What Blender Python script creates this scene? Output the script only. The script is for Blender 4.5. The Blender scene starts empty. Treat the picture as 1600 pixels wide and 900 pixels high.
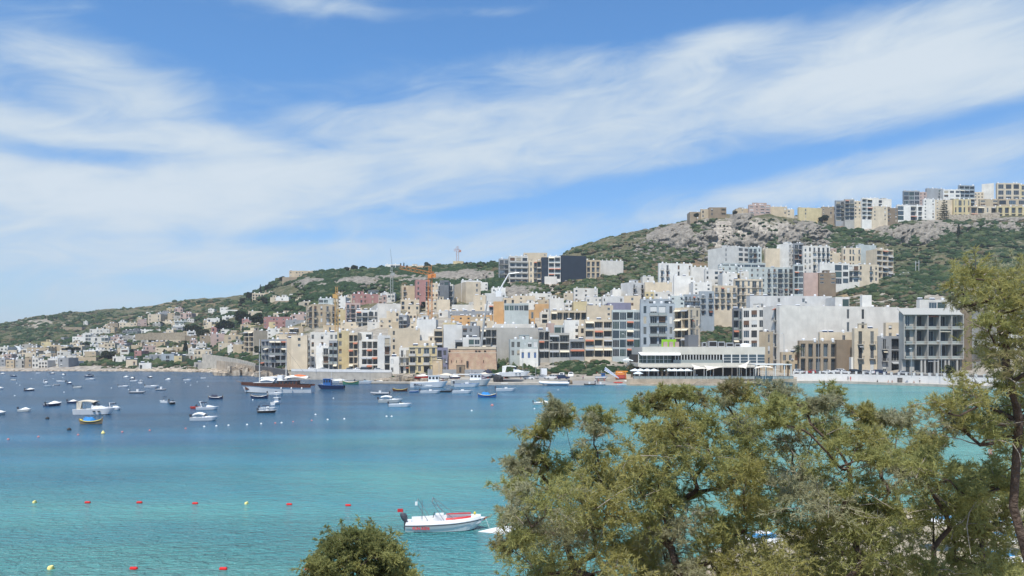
import bpy, bmesh, math, random
import numpy as np
from mathutils import Vector, Matrix, noise as mnoise
R=random.Random(7); NR=np.random.RandomState(5)
rad=math.radians
S=bpy.context.scene; COL=S.collection
# ------------------------------------------------ camera, sky, sun, exposure
H=12.0; F=1200.0; HY=548.0
cd=bpy.data.cameras.new('camera'); cam=bpy.data.objects.new('camera',cd); COL.objects.link(cam)
cam.location=(0,0,H); cam.rotation_euler=(rad(90),0,0)
cd.sensor_width=36; cd.lens=36*F/1600; cd.shift_y=(HY-450)/1600
cd.clip_start=.3; cd.clip_end=12000; S.camera=cam
SUN_EL=61; SUN_AZ=196     # degrees clockwise from +Y (the view direction)
sd=bpy.data.lights.new('sun','SUN'); sun=bpy.data.objects.new('sun',sd); COL.objects.link(sun)
sd.energy=4.2; sd.angle=rad(.55); sd.color=(1,.945,.85)
sv=Vector((math.sin(rad(SUN_AZ))*math.cos(rad(SUN_EL)),math.cos(rad(SUN_AZ))*math.cos(rad(SUN_EL)),math.sin(rad(SUN_EL))))
sun.rotation_euler=sv.to_track_quat('Z','Y').to_euler(); sun.location=(0,0,300)
S.view_settings.view_transform='Standard'; S.view_settings.look='None'; S.view_settings.gamma=1; S.view_settings.exposure=0.46
W=bpy.data.worlds.new('World'); S.world=W; W.use_nodes=True
wn=W.node_tree.nodes; wl=W.node_tree.links; wn.clear()
def wmath(op,a,b=None,c=None,clamp=False):
    n=wn.new('ShaderNodeMath'); n.operation=op; n.use_clamp=clamp
    for i,v in enumerate((a,b,c)):
        if v is None: continue
        if isinstance(v,(int,float)): n.inputs[i].default_value=v
        else: wl.new(v,n.inputs[i])
    return n.outputs[0]
def azel(px,py):
    dx=(px-800)/F; dz=(HY-py)/F
    return math.degrees(math.atan2(dx,1)), math.degrees(math.atan2(dz,math.hypot(1,dx)))
tc=wn.new('ShaderNodeTexCoord'); nm=wn.new('ShaderNodeVectorMath'); nm.operation='NORMALIZE'; wl.new(tc.outputs['Generated'],nm.inputs[0])
sx=wn.new('ShaderNodeSeparateXYZ'); wl.new(nm.outputs[0],sx.inputs[0])
AZ=wmath('MULTIPLY',wmath('ARCTAN2',sx.outputs[0],sx.outputs[1]),57.2958)
EL=wmath('MULTIPLY',wmath('ARCSINE',sx.outputs[2]),57.2958)
# streaky noise in azimuth / elevation, tilted like the cloud bands
def wnoise(sxx,syy,rot,scale,detail,rough,off=0,dist=0.):
    cb=wn.new('ShaderNodeCombineXYZ'); wl.new(AZ,cb.inputs[0]); wl.new(EL,cb.inputs[1]); cb.inputs[2].default_value=off
    r=wn.new('ShaderNodeVectorRotate'); r.rotation_type='Z_AXIS'; r.inputs['Angle'].default_value=rad(rot); wl.new(cb.outputs[0],r.inputs[0])
    m=wn.new('ShaderNodeVectorMath'); m.operation='MULTIPLY'; m.inputs[1].default_value=(sxx,syy,1); wl.new(r.outputs[0],m.inputs[0])
    t=wn.new('ShaderNodeTexNoise'); t.inputs['Scale'].default_value=scale; t.inputs['Detail'].default_value=detail; t.inputs['Roughness'].default_value=rough; t.inputs['Distortion'].default_value=dist
    wl.new(m.outputs[0],t.inputs['Vector']); return t.outputs[0]
n1=wnoise(.05,.22,-5,1.0,7,.52,0,.5)
n2=wnoise(.14,.5,-8,1.0,6,.6,9,.9)
n3=wnoise(.03,.06,0,1.0,3,.5,20)
def blob(px,py,rx,ry,rot,amp):
    a,e=azel(px,py); rx=rx/21.; ry=ry/21.
    c,s=math.cos(rad(rot)),math.sin(rad(rot))
    da=wmath('SUBTRACT',AZ,a); de=wmath('SUBTRACT',EL,e)
    u=wmath('ADD',wmath('MULTIPLY',da,c/rx),wmath('MULTIPLY',de,s/rx))
    v=wmath('ADD',wmath('MULTIPLY',da,-s/ry),wmath('MULTIPLY',de,c/ry))
    q=wmath('ADD',wmath('MULTIPLY',u,u),wmath('MULTIPLY',v,v))
    return wmath('MULTIPLY',wmath('EXPONENT',wmath('MULTIPLY',q,-1)),amp)
BL=[(700,225,430,80,7,.5),(1330,125,430,85,4,.55),(330,310,420,75,2,.42),(60,170,190,60,-4,.45),(250,170,150,45,-22,.42),(110,80,160,28,0,.34),
    (30,320,260,80,0,.38),(1560,70,220,60,0,.3),(1130,55,90,25,10,.25),(1350,290,330,26,6,.42),(1000,345,260,22,8,.26),(620,400,380,38,3,.28),(200,400,300,40,0,.28),
    (520,14,240,16,-4,.4),(760,20,120,12,0,.35),(1000,100,160,30,6,.2),(1450,330,200,40,0,.3),(150,470,300,30,-6,.25),(600,470,400,40,0,.2),(1500,230,160,20,0,.15),
    (60,160,55,16,0,-.3),(90,238,110,16,0,-.3),(345,185,90,20,12,-.5),(350,65,130,28,-8,-.6),(800,322,170,13,8,-.42),(1150,262,260,14,6,-.46),(520,150,120,12,4,-.3),(200,245,170,13,4,-.35),(420,370,260,11,3,-.25),(1100,355,180,10,4,-.3),(1450,205,200,14,8,-.25),
    (700,58,340,26,3,-.5),(1200,12,420,20,0,-.3),(480,240,60,12,20,-.12)]
cov=None
for b in BL:
    o=blob(*b); cov=o if cov is None else wmath('ADD',cov,o)
dens=wmath('ADD',cov,wmath('MULTIPLY',wmath('SUBTRACT',n1,.5),1.15))
dens=wmath('ADD',dens,wmath('MULTIPLY',wmath('SUBTRACT',n2,.5),.95))
mr=wn.new('ShaderNodeMapRange'); mr.interpolation_type='SMOOTHSTEP'; wl.new(dens,mr.inputs[0])
for i,v in ((1,-.16),(2,.86),(3,0.05),(4,.95)): mr.inputs[i].default_value=v
sky=wn.new('ShaderNodeTexSky'); sky.sky_type='NISHITA'; sky.sun_disc=False
sky.sun_elevation=rad(SUN_EL); sky.sun_rotation=rad(SUN_AZ); sky.altitude=0; sky.air_density=1.0; sky.dust_density=.6; sky.ozone_density=3.0
tint=wn.new('ShaderNodeMix'); tint.data_type='RGBA'; tint.blend_type='MULTIPLY'; tint.inputs[0].default_value=1
wl.new(sky.outputs[0],tint.inputs[6]); tr_=wn.new('ShaderNodeMix'); tr_.data_type='RGBA'; er=wn.new('ShaderNodeMapRange'); wl.new(EL,er.inputs[0]); er.inputs[1].default_value=0; er.inputs[2].default_value=20; wl.new(er.outputs[0],tr_.inputs[0]); tr_.inputs[6].default_value=(.80,.97,1.22,1); tr_.inputs[7].default_value=(.60,1.10,1.46,1); wl.new(tr_.outputs[2],tint.inputs[7])
# clouds: brighter, with soft greyer undersides that follow a second noise
cc=wn.new('ShaderNodeMix'); cc.data_type='RGBA'; cc.inputs[6].default_value=(4.2,5.3,6.3,1); cc.inputs[7].default_value=(5.8,6.5,7.1,1)
mc=wn.new('ShaderNodeMapRange'); wl.new(wmath('ADD',wmath('MULTIPLY',n3,.5),wmath('MULTIPLY',dens,.5)),mc.inputs[0]); mc.inputs[1].default_value=.25; mc.inputs[2].default_value=.75
wl.new(mc.outputs[0],cc.inputs[0])
mx=wn.new('ShaderNodeMix'); mx.data_type='RGBA'; wl.new(mr.outputs[0],mx.inputs[0]); wl.new(tint.outputs[2],mx.inputs[6]); wl.new(cc.outputs[2],mx.inputs[7])
bg=wn.new('ShaderNodeBackground'); bg.inputs[1].default_value=.088; wl.new(mx.outputs[2],bg.inputs[0])
wo=wn.new('ShaderNodeOutputWorld'); wl.new(bg.outputs[0],wo.inputs[0])
try: W.cycles.sampling_method='MANUAL'; W.cycles.sample_map_resolution=512
except Exception: pass

def P(px,py,D): return Vector((D*(px-800)/F, D, H+D*(HY-py)/F))
def WD(py): return H*F/(py-HY)          # distance of a water point seen at row py
# ------------------------------------------------ materials
MATS={}
def mat(name,col,rough=.8,var=.0,vscale=.5,col2=None,metal=0,stain=0,spec=.3,objvar=0,bump=0,bscale=3):
    if name in MATS: return MATS[name]
    m=bpy.data.materials.new(name); m.use_nodes=True; nt=m.node_tree; b=nt.nodes['Principled BSDF']
    b.inputs['Roughness'].default_value=rough; b.inputs['Metallic'].default_value=metal
    b.inputs['Specular IOR Level'].default_value=spec
    b.inputs['Base Color'].default_value=(*col,1); out=None
    g=nt.nodes.new('ShaderNodeNewGeometry')
    def ns(scale,det=4,sc=(1,1,1)):
        v=nt.nodes.new('ShaderNodeVectorMath'); v.operation='MULTIPLY'; v.inputs[1].default_value=sc; nt.links.new(g.outputs['Position'],v.inputs[0])
        t=nt.nodes.new('ShaderNodeTexNoise'); t.inputs['Scale'].default_value=scale; t.inputs['Detail'].default_value=det; nt.links.new(v.outputs[0],t.inputs['Vector']); return t.outputs[0]
    def mixc(f,a,c2,lo=.35,hi=.65):
        r=nt.nodes.new('ShaderNodeMapRange'); r.inputs[1].default_value=lo; r.inputs[2].default_value=hi; nt.links.new(f,r.inputs[0])
        x=nt.nodes.new('ShaderNodeMix'); x.data_type='RGBA'; nt.links.new(r.outputs[0],x.inputs[0])
        if isinstance(a,tuple): x.inputs[6].default_value=(*a,1)
        else: nt.links.new(a,x.inputs[6])
        if isinstance(c2,tuple): x.inputs[7].default_value=(*c2,1)
        else: nt.links.new(c2,x.inputs[7])
        return x.outputs[2]
    if var or col2:
        c2=col2 or tuple(c*(1-var) for c in col); out=mixc(ns(vscale),col,c2)
    if stain:
        d=tuple(c*(1-stain) for c in col)
        out=mixc(ns(.9,5,(1,1,.16)),out if out else col,d,.5,.78)
    if objvar:
        oi=nt.nodes.new('ShaderNodeObjectInfo'); h=nt.nodes.new('ShaderNodeHueSaturation')
        r=nt.nodes.new('ShaderNodeMapRange'); nt.links.new(oi.outputs['Random'],r.inputs[0]); r.inputs[3].default_value=1-objvar; r.inputs[4].default_value=1+objvar*.6
        nt.links.new(r.outputs[0],h.inputs['Value'])
        if out: nt.links.new(out,h.inputs['Color'])
        else: h.inputs['Color'].default_value=(*col,1)
        out=h.outputs[0]
    if out: nt.links.new(out,b.inputs['Base Color'])
    if bump:
        bp=nt.nodes.new('ShaderNodeBump'); bp.inputs['Strength'].default_value=bump; bp.inputs['Distance'].default_value=.3
        nt.links.new(ns(bscale,6),bp.inputs['Height']); nt.links.new(bp.outputs[0],b.inputs['Normal'])
    MATS[name]=m; return m
# ------------------------------------------------ object helpers
class MB:
    def __init__(s): s.v=[]; s.f=[]; s.m=[]
    def quad(s,a,b,c,d,mi=0):
        n=len(s.v); s.v+=[tuple(a),tuple(b),tuple(c),tuple(d)]; s.f.append((n,n+1,n+2,n+3)); s.m.append(mi)
    def poly(s,pts,mi=0):
        n=len(s.v); s.v+=[tuple(p) for p in pts]; s.f.append(tuple(range(n,n+len(pts)))); s.m.append(mi)
    def box(s,x0,x1,y0,y1,z0,z1,mi=0,M=None):
        n=len(s.v); pts=[(x0,y0,z0),(x1,y0,z0),(x1,y1,z0),(x0,y1,z0),(x0,y0,z1),(x1,y0,z1),(x1,y1,z1),(x0,y1,z1)]
        if M: pts=[tuple(M@Vector(p)) for p in pts]
        s.v+=pts
        for f in ((0,3,2,1),(4,5,6,7),(0,1,5,4),(1,2,6,5),(2,3,7,6),(3,0,4,7)): s.f.append(tuple(n+i for i in f)); s.m.append(mi)
    def tube(s,pts,rads,seg=6,mi=0,cap=True):
        pts=[Vector(p) for p in pts]
        if not hasattr(rads,'__len__'): rads=[rads]*len(pts)
        n0=len(s.v); up=Vector((0,0,1))
        for i,p in enumerate(pts):
            t=(pts[min(i+1,len(pts)-1)]-pts[max(i-1,0)])
            if t.length<1e-9: t=Vector((0,0,1))
            t.normalize()
            a=t.cross(up); 
            if a.length<.05: a=t.cross(Vector((1,0,0)))
            a.normalize(); b=a.cross(t)
            for k in range(seg):
                th=2*math.pi*k/seg; s.v.append(tuple(p+(a*math.cos(th)+b*math.sin(th))*rads[i]))
        for i in range(len(pts)-1):
            for k in range(seg):
                a0=n0+i*seg+k; a1=n0+i*seg+(k+1)%seg; s.f.append((a0,a1,a1+seg,a0+seg)); s.m.append(mi)
        if cap:
            s.f.append(tuple(n0+k for k in range(seg))); s.m.append(mi)
            e=n0+(len(pts)-1)*seg; s.f.append(tuple(e+seg-1-k for k in range(seg))); s.m.append(mi)
    def lathe(s,prof,seg=12,c=(0,0,0),mi=0):
        n0=len(s.v)
        for r,z in prof:
            for k in range(seg):
                t=2*math.pi*k/seg; s.v.append((c[0]+r*math.cos(t),c[1]+r*math.sin(t),c[2]+z))
        for i in range(len(prof)-1):
            for k in range(seg):
                a0=n0+i*seg+k; a1=n0+i*seg+(k+1)%seg; s.f.append((a0,a1,a1+seg,a0+seg)); s.m.append(mi)
    def blob(s,c,r,sub=1,jit=.25,mi=0,rnd=R):
        bm=bmesh.new(); bmesh.ops.create_icosphere(bm,subdivisions=sub,radius=1); n=len(s.v)
        for v in bm.verts:
            k=1+rnd.uniform(-jit,jit); s.v.append((c[0]+v.co.x*r[0]*k,c[1]+v.co.y*r[1]*k,c[2]+v.co.z*r[2]*k))
        for f in bm.faces: s.f.append(tuple(n+v.index for v in f.verts)); s.m.append(mi)
        bm.free()
    def mesh(s,name,mats,smooth=False):
        me=bpy.data.meshes.new(name); me.from_pydata(s.v,[],s.f)
        if not isinstance(mats,(list,tuple)): mats=[mats]
        for m in mats: me.materials.append(m)
        if len(mats)>1: me.polygons.foreach_set('material_index',s.m)
        if smooth: me.polygons.foreach_set('use_smooth',[True]*len(me.polygons))
        me.update(); return me
def obj(name,me,parent=None,loc=None,rz=None,label=None,cat=None,group=None,kind=None):
    o=bpy.data.objects.new(name,me); COL.objects.link(o)
    if parent is not None: o.parent=parent
    if loc is not None: o.location=loc
    if rz is not None: o.rotation_euler=(0,0,rz)
    if label: o['label']=label
    if cat: o['category']=cat
    if group: o['group']=group
    if kind: o['kind']=kind
    return o
LABELS={}
def thing(name,label,cat,loc=(0,0,0),rz=0,group=None,me=None):
    if not group:
        assert label not in LABELS, 'duplicate label: '+label
    LABELS[label]=1
    return obj(name,me,None,loc,rz,label,cat,group)
def copy_tree(o,parent=None):
    c=o.copy(); COL.objects.link(c)
    if parent is not None: c.parent=parent
    for ch in o.children: copy_tree(ch,c)
    return c
def npmesh(name,V,Q,mats,smooth=False,mi=None,tri=False):
    k=3 if tri else 4
    me=bpy.data.meshes.new(name); me.vertices.add(len(V)); me.vertices.foreach_set('co',np.asarray(V,dtype=np.float32).ravel())
    me.loops.add(len(Q)*k); me.loops.foreach_set('vertex_index',np.asarray(Q,dtype=np.int32).ravel())
    me.polygons.add(len(Q)); me.polygons.foreach_set('loop_start',np.arange(0,len(Q)*k,k,dtype=np.int32)); me.polygons.foreach_set('loop_total',np.full(len(Q),k,dtype=np.int32))
    for m in (mats if isinstance(mats,(list,tuple)) else [mats]): me.materials.append(m)
    if mi is not None: me.polygons.foreach_set('material_index',mi)
    if smooth: me.polygons.foreach_set('use_smooth',np.ones(len(Q),dtype=bool))
    me.update(calc_edges=True); me.validate(); return me
def vnoise(x,y,seed=0):
    # vectorised value noise, 0..1
    xi=np.floor(x).astype(np.int64); yi=np.floor(y).astype(np.int64); xf=x-xi; yf=y-yi
    u=xf*xf*(3-2*xf); v=yf*yf*(3-2*yf)
    def h(a,b):
        n=(a*374761393+b*668265263+seed*1274126177)&0xffffffff; n=((n^(n>>13))*1274126177)&0xffffffff; n=n^(n>>16); return (n&0xffff)/65535.
    return (h(xi,yi)*(1-u)+h(xi+1,yi)*u)*(1-v)+(h(xi,yi+1)*(1-u)+h(xi+1,yi+1)*u)*v
def fbm(x,y,o=4,seed=0):
    s=0;a=.5;t=0
    for i in range(o): s=s+a*vnoise(x*2**i,y*2**i,seed+i); t+=a; a*=.55
    return s/t
# ------------------------------------------------ terrain across the bay
C0={-400:[(450,580),(480,575),(560,568),(640,558),(760,545),(900,535),(1000,530)],
0:[(450,580),(475,575.5),(520,566),(560,558),(640,546),(760,530),(900,512),(1000,505)],
60:[(450,580),(475,575.5),(520,565),(560,557),(640,543),(760,526),(900,503),(1000,494)],
120:[(450,580),(475,575),(520,565),(560,556),(640,541),(760,522),(900,499),(1000,487)],
200:[(447,580),(475,575),(520,563),(560,554),(620,540),(700,524),(800,507),(900,492),(1000,482)],
320:[(430,581.5),(455,576),(490,563),(540,548),(600,530),(680,508),(780,490),(900,472),(1000,466)],
370:[(378,586.5),(410,580),(460,564),(520,546),(570,527),(640,503),(740,482),(850,467),(950,462)],
405:[(360,588),(385,581),(430,566),(480,546),(540,520),(610,495),(700,474),(780,460),(860,452)],
440:[(340,590),(362,583),(400,570),(440,551),(490,527),(560,499),(640,470),(720,450),(790,436)],
500:[(325,592),(345,584),(370,575),(410,555),(450,530),(510,502),(570,476),(640,451),(700,434),(760,424)],
600:[(298,596),(318,586),(340,578),(370,562),(410,532),(460,505),(510,483),(570,460),(640,440),(700,426),(740,421)],
700:[(276,600),(298,589),(325,577),(345,562),(385,535),(430,505),(480,480),(540,459),(600,440),(660,425),(720,415)],
780:[(272,601),(288,591),(320,578),(345,562),(385,532),(430,505),(480,475),(530,450),(580,435),(640,422),(700,411)],
850:[(272,601),(290,591),(320,578),(340,562),(375,538),(420,510),(470,480),(520,452),(570,438),(630,424),(700,414)],
900:[(271,601),(290,590),(320,576),(340,560),(375,536),(420,508),(470,479),(515,455),(560,436),(640,402),(720,386)],
950:[(269,601.5),(290,590),(320,572),(345,553),(380,530),(430,500),(480,474),(520,454),(565,434),(640,396),(720,371)],
1000:[(267,602),(285,591),(320,578),(345,556),(385,528),(430,500),(480,474),(520,452),(570,425),(640,386),(720,359)],
1050:[(267,602),(285,591),(320,578),(350,556),(390,530),(430,508),(480,480),(520,458),(570,432),(610,410),(650,380),(720,349)],
1100:[(267,602),(285,591),(325,576),(360,548),(400,520),(440,500),(480,481),(520,464),(560,445),(595,420),(615,399),(640,350),(665,341),(720,337)],
1200:[(270,601.5),(285,592),(325,577),(360,553),(400,528),(440,503),(480,480),(520,462),(555,445),(590,422),(612,396),(630,346),(655,336),(720,333)],
1280:[(292,597.5),(300,593),(330,577),(360,550),(400,520),(430,500),(470,479),(510,463),(545,446),(580,428),(610,402),(635,372),(665,347),(720,339)],
1350:[(280,599.5),(293,592),(325,573),(355,540),(390,504),(430,482),(470,466),(510,450),(540,438),(580,418),(620,388),(650,368),(680,350),(720,342)],
1420:[(265,602.5),(280,594),(318,565),(345,525),(385,497),(430,473),(480,450),(530,430),(580,412),(620,392),(645,376),(662,350),(685,343),(760,340)],
1520:[(246,606.5),(262,597),(310,555),(345,515),(385,486),(430,462),(490,436),(550,412),(600,391),(630,374),(650,350),(672,338),(760,330)],
1620:[(228,611),(250,600),(310,550),(345,510),(385,482),(430,458),(490,432),(550,408),(600,388),(630,372),(650,348),(672,335),(760,326)],
2100:[(190,624),(240,600),(310,540),(385,480),(490,430),(600,385),(650,348),(672,335),(760,326)]}
DG=np.arange(160,1500,2.)
CX=np.array(sorted(C0),dtype=float); CZ=[]
for c in sorted(C0):
    d=np.array([q[0] for q in C0[c]],float); y=np.array([q[1] for q in C0[c]],float); z=H+d*(HY-y)/F; z[0]=0.
    zz=np.interp(DG,d,z); lo=DG<d[0]; zz[lo]=np.maximum(-(d[0]-DG[lo])*.25,-5)
    hi=DG>d[-1]; zz[hi]=z[-1]-(DG[hi]-d[-1])*.02
    sm=np.convolve(np.pad(zz,4,'edge'),np.ones(9)/9,'valid'); k=np.clip((DG-d[0]-14)/20,0,1)*(1-np.clip((DG-600)/8,0,1)*np.clip((690-DG)/8,0,1)*.7)
    CZ.append(zz*(1-k)+sm*k)
CZ=np.array(CZ)
def G(px,D):
    px=np.clip(np.asarray(px,float),CX[0],CX[-1]-1e-3); D=np.clip(np.asarray(D,float),DG[0],DG[-1]-2.01)
    i=np.clip(np.searchsorted(CX,px,side='right')-1,0,len(CX)-2); t=(px-CX[i])/(CX[i+1]-CX[i]); t=t*t*(3-2*t)*.5+t*.5
    j=((D-DG[0])/2).astype(int); s=(D-DG[0])/2-j
    a=CZ[i,j]*(1-s)+CZ[i,j+1]*s; b=CZ[i+1,j]*(1-s)+CZ[i+1,j+1]*s
    return a*(1-t)+b*t
def Gs(px,D): return float(G(px,D))
def hit(px,py,dmin=0):
    Ds=np.arange(max(225,dmin),1100,1.); z=G(np.full(len(Ds),float(px)),Ds); yy=HY-(z-H)*F/Ds
    k=np.where((yy<=py)&(z>.2))[0]
    return float(Ds[k[0]]) if len(k) else None
def g3(px,D): return Vector((D*(px-800)/F,D,Gs(px,D)))
# ground sheet across the bay, with a land-use attribute (dry grass, bare rock, paving)
pxs=np.arange(-400,2101,4.); drow=np.concatenate([np.arange(180,700,2.5),np.arange(700,1450,8.)])
PX,DD=np.meshgrid(pxs,drow); Z=G(PX,DD); X=DD*(PX-800)/F
nz=(fbm(X/22,DD/22,5,3)-.5)*5.5+(fbm(X/6,DD/6,3,8)-.5)*1.8
amp=np.clip((Z-3)/14,0,1)*np.clip((DD-420)/120,0,1); Z=Z+nz*amp
shoreamp=np.clip(1-np.abs(Z-.8)/2.2,0,1)*(PX<470); Z=Z+(fbm(X/4,DD/4,4,21)-.45)*2.2*shoreamp
V=np.stack([X,DD,Z],-1).reshape(-1,3); nr,nc=PX.shape
ii=np.arange(nr*nc).reshape(nr,nc); Q=np.stack([ii[:-1,:-1],ii[:-1,1:],ii[1:,1:],ii[1:,:-1]],-1).reshape(-1,4)
PYg=HY-(Z-H)*F/DD
def gz(cx,cy,rx,ry): return np.exp(-((PX-cx)/rx)**2-((PYg-cy)/ry)**2)
dry=np.clip(gz(1340,474,120,14)*1.3+gz(900,440,80,16)*1.1+gz(1150,495,60,30)+gz(1290,365,60,16)*.8+gz(1060,420,60,30)*.4+gz(820,455,50,12)+gz(200,500,200,14)*.3+gz(300,475,200,8)*.4,0,1)
rock=np.clip(gz(1150,365,130,24)*.9+gz(1450,360,120,12)*.8+gz(820,452,60,9)*1.3+gz(1270,385,60,18)*.8+gz(60,505,80,14)*.45+gz(640,438,150,9)*.5+np.clip(1-np.abs(Z-1.5)/3.5,0,1),0,1)
pave=(1-gz(1130,505,38,32))*np.clip(1.25-np.clip((DD-400)/110,0,1),0,1)*(PX>395)*(DD<520)*np.clip((1700-PX)/60,0,1)
gm=bpy.data.materials.new('hillside_ground'); gm.use_nodes=True
def ground_nodes(m):
    nt=m.node_tree; b=nt.nodes['Principled BSDF']; b.inputs['Roughness'].default_value=.95; b.inputs['Specular IOR Level'].default_value=.1
    g=nt.nodes.new('ShaderNodeNewGeometry'); at=nt.nodes.new('ShaderNodeAttribute'); at.attribute_name='land'
    sp=nt.nodes.new('ShaderNodeSeparateColor'); nt.links.new(at.outputs['Color'],sp.inputs[0])
    def ns(sc,det=5,r=.55):
        t=nt.nodes.new('ShaderNodeTexNoise'); t.inputs['Scale'].default_value=sc; t.inputs['Detail'].default_value=det; t.inputs['Roughness'].default_value=r; nt.links.new(g.outputs['Position'],t.inputs['Vector']); return t.outputs[0]
    def mr(f,lo,hi,add=None):
        if add is not None:
            a=nt.nodes.new('ShaderNodeMath'); a.operation='ADD'; nt.links.new(f,a.inputs[0]); nt.links.new(add,a.inputs[1]); f=a.outputs[0]
        r=nt.nodes.new('ShaderNodeMapRange'); r.inputs[1].default_value=lo; r.inputs[2].default_value=hi; nt.links.new(f,r.inputs[0]); return r.outputs[0]
    def mx(f,a,c):
        x=nt.nodes.new('ShaderNodeMix'); x.data_type='RGBA'; nt.links.new(f,x.inputs[0])
        for i,v in ((6,a),(7,c)):
            if isinstance(v,tuple): x.inputs[i].default_value=(*v,1)
            else: nt.links.new(v,x.inputs[i])
        return x.outputs[2]
    scrub=mx(mr(ns(.09),.4,.62),(.055,.066,.03),(.12,.105,.06))
    scrub=mx(mr(ns(.35),.56,.68),scrub,(.25,.22,.17))
    dryc=mx(mr(ns(.06),.42,.6),(.26,.19,.10),(.17,.11,.075)); dryc=mx(mr(ns(.3),.5,.62),dryc,(.10,.095,.05))
    c=mx(mr(ns(.12),.75,.95,sp.outputs[0]),scrub,dryc)
    rk=mx(mr(ns(.4,7,.65),.38,.62),(.42,.38,.32),(.2,.175,.15))
    c=mx(mr(ns(.15),.78,.98,sp.outputs[1]),c,rk)
    pv=mx(mr(ns(.2),.4,.6),(.34,.31,.26),(.24,.215,.18))
    c=mx(mr(ns(.1),.9,1.1,sp.outputs[2]),c,pv)
    nt.links.new(c,b.inputs['Base Color'])
    bp=nt.nodes.new('ShaderNodeBump'); bp.inputs['Strength'].default_value=.8; bp.inputs['Distance'].default_value=1.; nt.links.new(ns(.6,6),bp.inputs['Height']); nt.links.new(bp.outputs[0],b.inputs['Normal'])
ground_nodes(gm)
me=npmesh('hillside',V,Q,gm,True)
ca=me.color_attributes.new('land','FLOAT_COLOR','POINT'); ca.data.foreach_set('color',np.stack([dry,rock,pave,np.ones_like(dry)],-1).reshape(-1).astype(np.float32))
obj('hillside_terrain',me,kind='structure')
# ------------------------------------------------ near shore below the viewpoint
def near_shore(px): return np.interp(px,[-2000,900,1050,1300,1700,3000],[36,36,44,54,70,90])
def NZ(x,y):
    px=800+F*x/np.maximum(y,4); sh=near_shore(px); D=np.maximum(y,-60)
    z=np.where(D<30,10.4-.315*np.maximum(D,-20),np.interp((D-30)/np.maximum(sh-30,1),[0,.4,1,1.6,4],[.95,.8,-.05,-1.2,-4]))
    return z
xs=np.arange(-160,161,2.); ys=np.arange(-40,100,1.5); XX,YY=np.meshgrid(xs,ys); ZZ=NZ(XX,YY)+(fbm(XX/5,YY/5,4,5)-.5)*.5*(YY>2)
V=np.stack([XX,YY,ZZ],-1).reshape(-1,3); nr,nc=XX.shape; ii=np.arange(nr*nc).reshape(nr,nc); Q=np.stack([ii[:-1,:-1],ii[:-1,1:],ii[1:,1:],ii[1:,:-1]],-1).reshape(-1,4)
obj('near_beach',npmesh('near_beach',V,Q,mat('beach_sand',(.42,.36,.27),.95,.25,.6,bump=.5,bscale=2),True),kind='structure')
# ------------------------------------------------ water: depth-dependent colour over sand
wm=bpy.data.materials.new('bay_water'); wm.use_nodes=True; nt=wm.node_tree; b=nt.nodes['Principled BSDF']
b.inputs['Roughness'].default_value=.2; b.inputs['IOR'].default_value=1.33; b.inputs['Specular IOR Level'].default_value=.5
g=nt.nodes.new('ShaderNodeNewGeometry'); at=nt.nodes.new('ShaderNodeAttribute'); at.attribute_name='depth'
def wns(sc,vec=(1,1,1),det=4,rot=0,dist=0):
    mp=nt.nodes.new('ShaderNodeMapping'); mp.inputs['Scale'].default_value=vec; mp.inputs['Rotation'].default_value=(0,0,rad(rot)); nt.links.new(g.outputs['Position'],mp.inputs[0])
    t=nt.nodes.new('ShaderNodeTexNoise'); t.inputs['Scale'].default_value=sc; t.inputs['Detail'].default_value=det; t.inputs['Distortion'].default_value=dist; nt.links.new(mp.outputs[0],t.inputs['Vector']); return t.outputs[0]
def wm_(op,a,b2):
    n=nt.nodes.new('ShaderNodeMath'); n.operation=op
    for i,v in enumerate((a,b2)):
        if isinstance(v,(int,float)): n.inputs[i].default_value=v
        else: nt.links.new(v,n.inputs[i])
    return n.outputs[0]
sp=nt.nodes.new('ShaderNodeSeparateColor'); nt.links.new(at.outputs['Color'],sp.inputs[0])
f=wm_('ADD',sp.outputs[0],wm_('MULTIPLY',wm_('SUBTRACT',wns(.03,(1,2.6,1),6),.5),.55))
cr=nt.nodes.new('ShaderNodeValToRGB'); e=cr.color_ramp.elements; nt.links.new(f,cr.inputs[0])
e[0].position=0; e[0].color=(.115,.33,.30,1); e[1].position=1; e[1].color=(.016,.06,.118,1)
for p,c in ((.18,(.075,.275,.275,1)),(.38,(.04,.215,.28,1)),(.6,(.024,.135,.235,1)),(.8,(.018,.085,.16,1))):
    k=e.new(p); k.color=c
nt.links.new(cr.outputs[0],b.inputs['Base Color'])
hh=wm_('ADD',wm_('MULTIPLY',wns(.35,(1,1.8,1),3,12),.9),wm_('ADD',wm_('MULTIPLY',wns(1.3,(1,2.2,1),4,-14,.6),.8),wm_('MULTIPLY',wns(4.,(1,1.7,1),2,8),.26)))
bp=nt.nodes.new('ShaderNodeBump'); bp.inputs['Strength'].default_value=1; bp.inputs['Distance'].default_value=.85; wp=nt.nodes.new('ShaderNodeMapRange'); nt.links.new(wns(.018,(.45,2.4,1),4,6,.8),wp.inputs[0]); wp.inputs[1].default_value=.38; wp.inputs[2].default_value=.62; wp.inputs[3].default_value=.45; wp.inputs[4].default_value=1.25; nt.links.new(wp.outputs[0],bp.inputs['Distance']); nt.links.new(hh,bp.inputs['Height']); nt.links.new(bp.outputs[0],b.inputs['Normal'])
xs=np.concatenate([[-4000,-2500,-1500],np.arange(-800,801,8.),[1500,2500,4000]]); ys=np.concatenate([[-300,-50],np.arange(0,120,3.),np.arange(120,500,8.),[600,900,2000,4400]])
XX,YY=np.meshgrid(xs,ys); V=np.stack([XX,YY,np.zeros_like(XX)],-1).reshape(-1,3); nr,nc=XX.shape; ii=np.arange(nr*nc).reshape(nr,nc)
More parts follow.
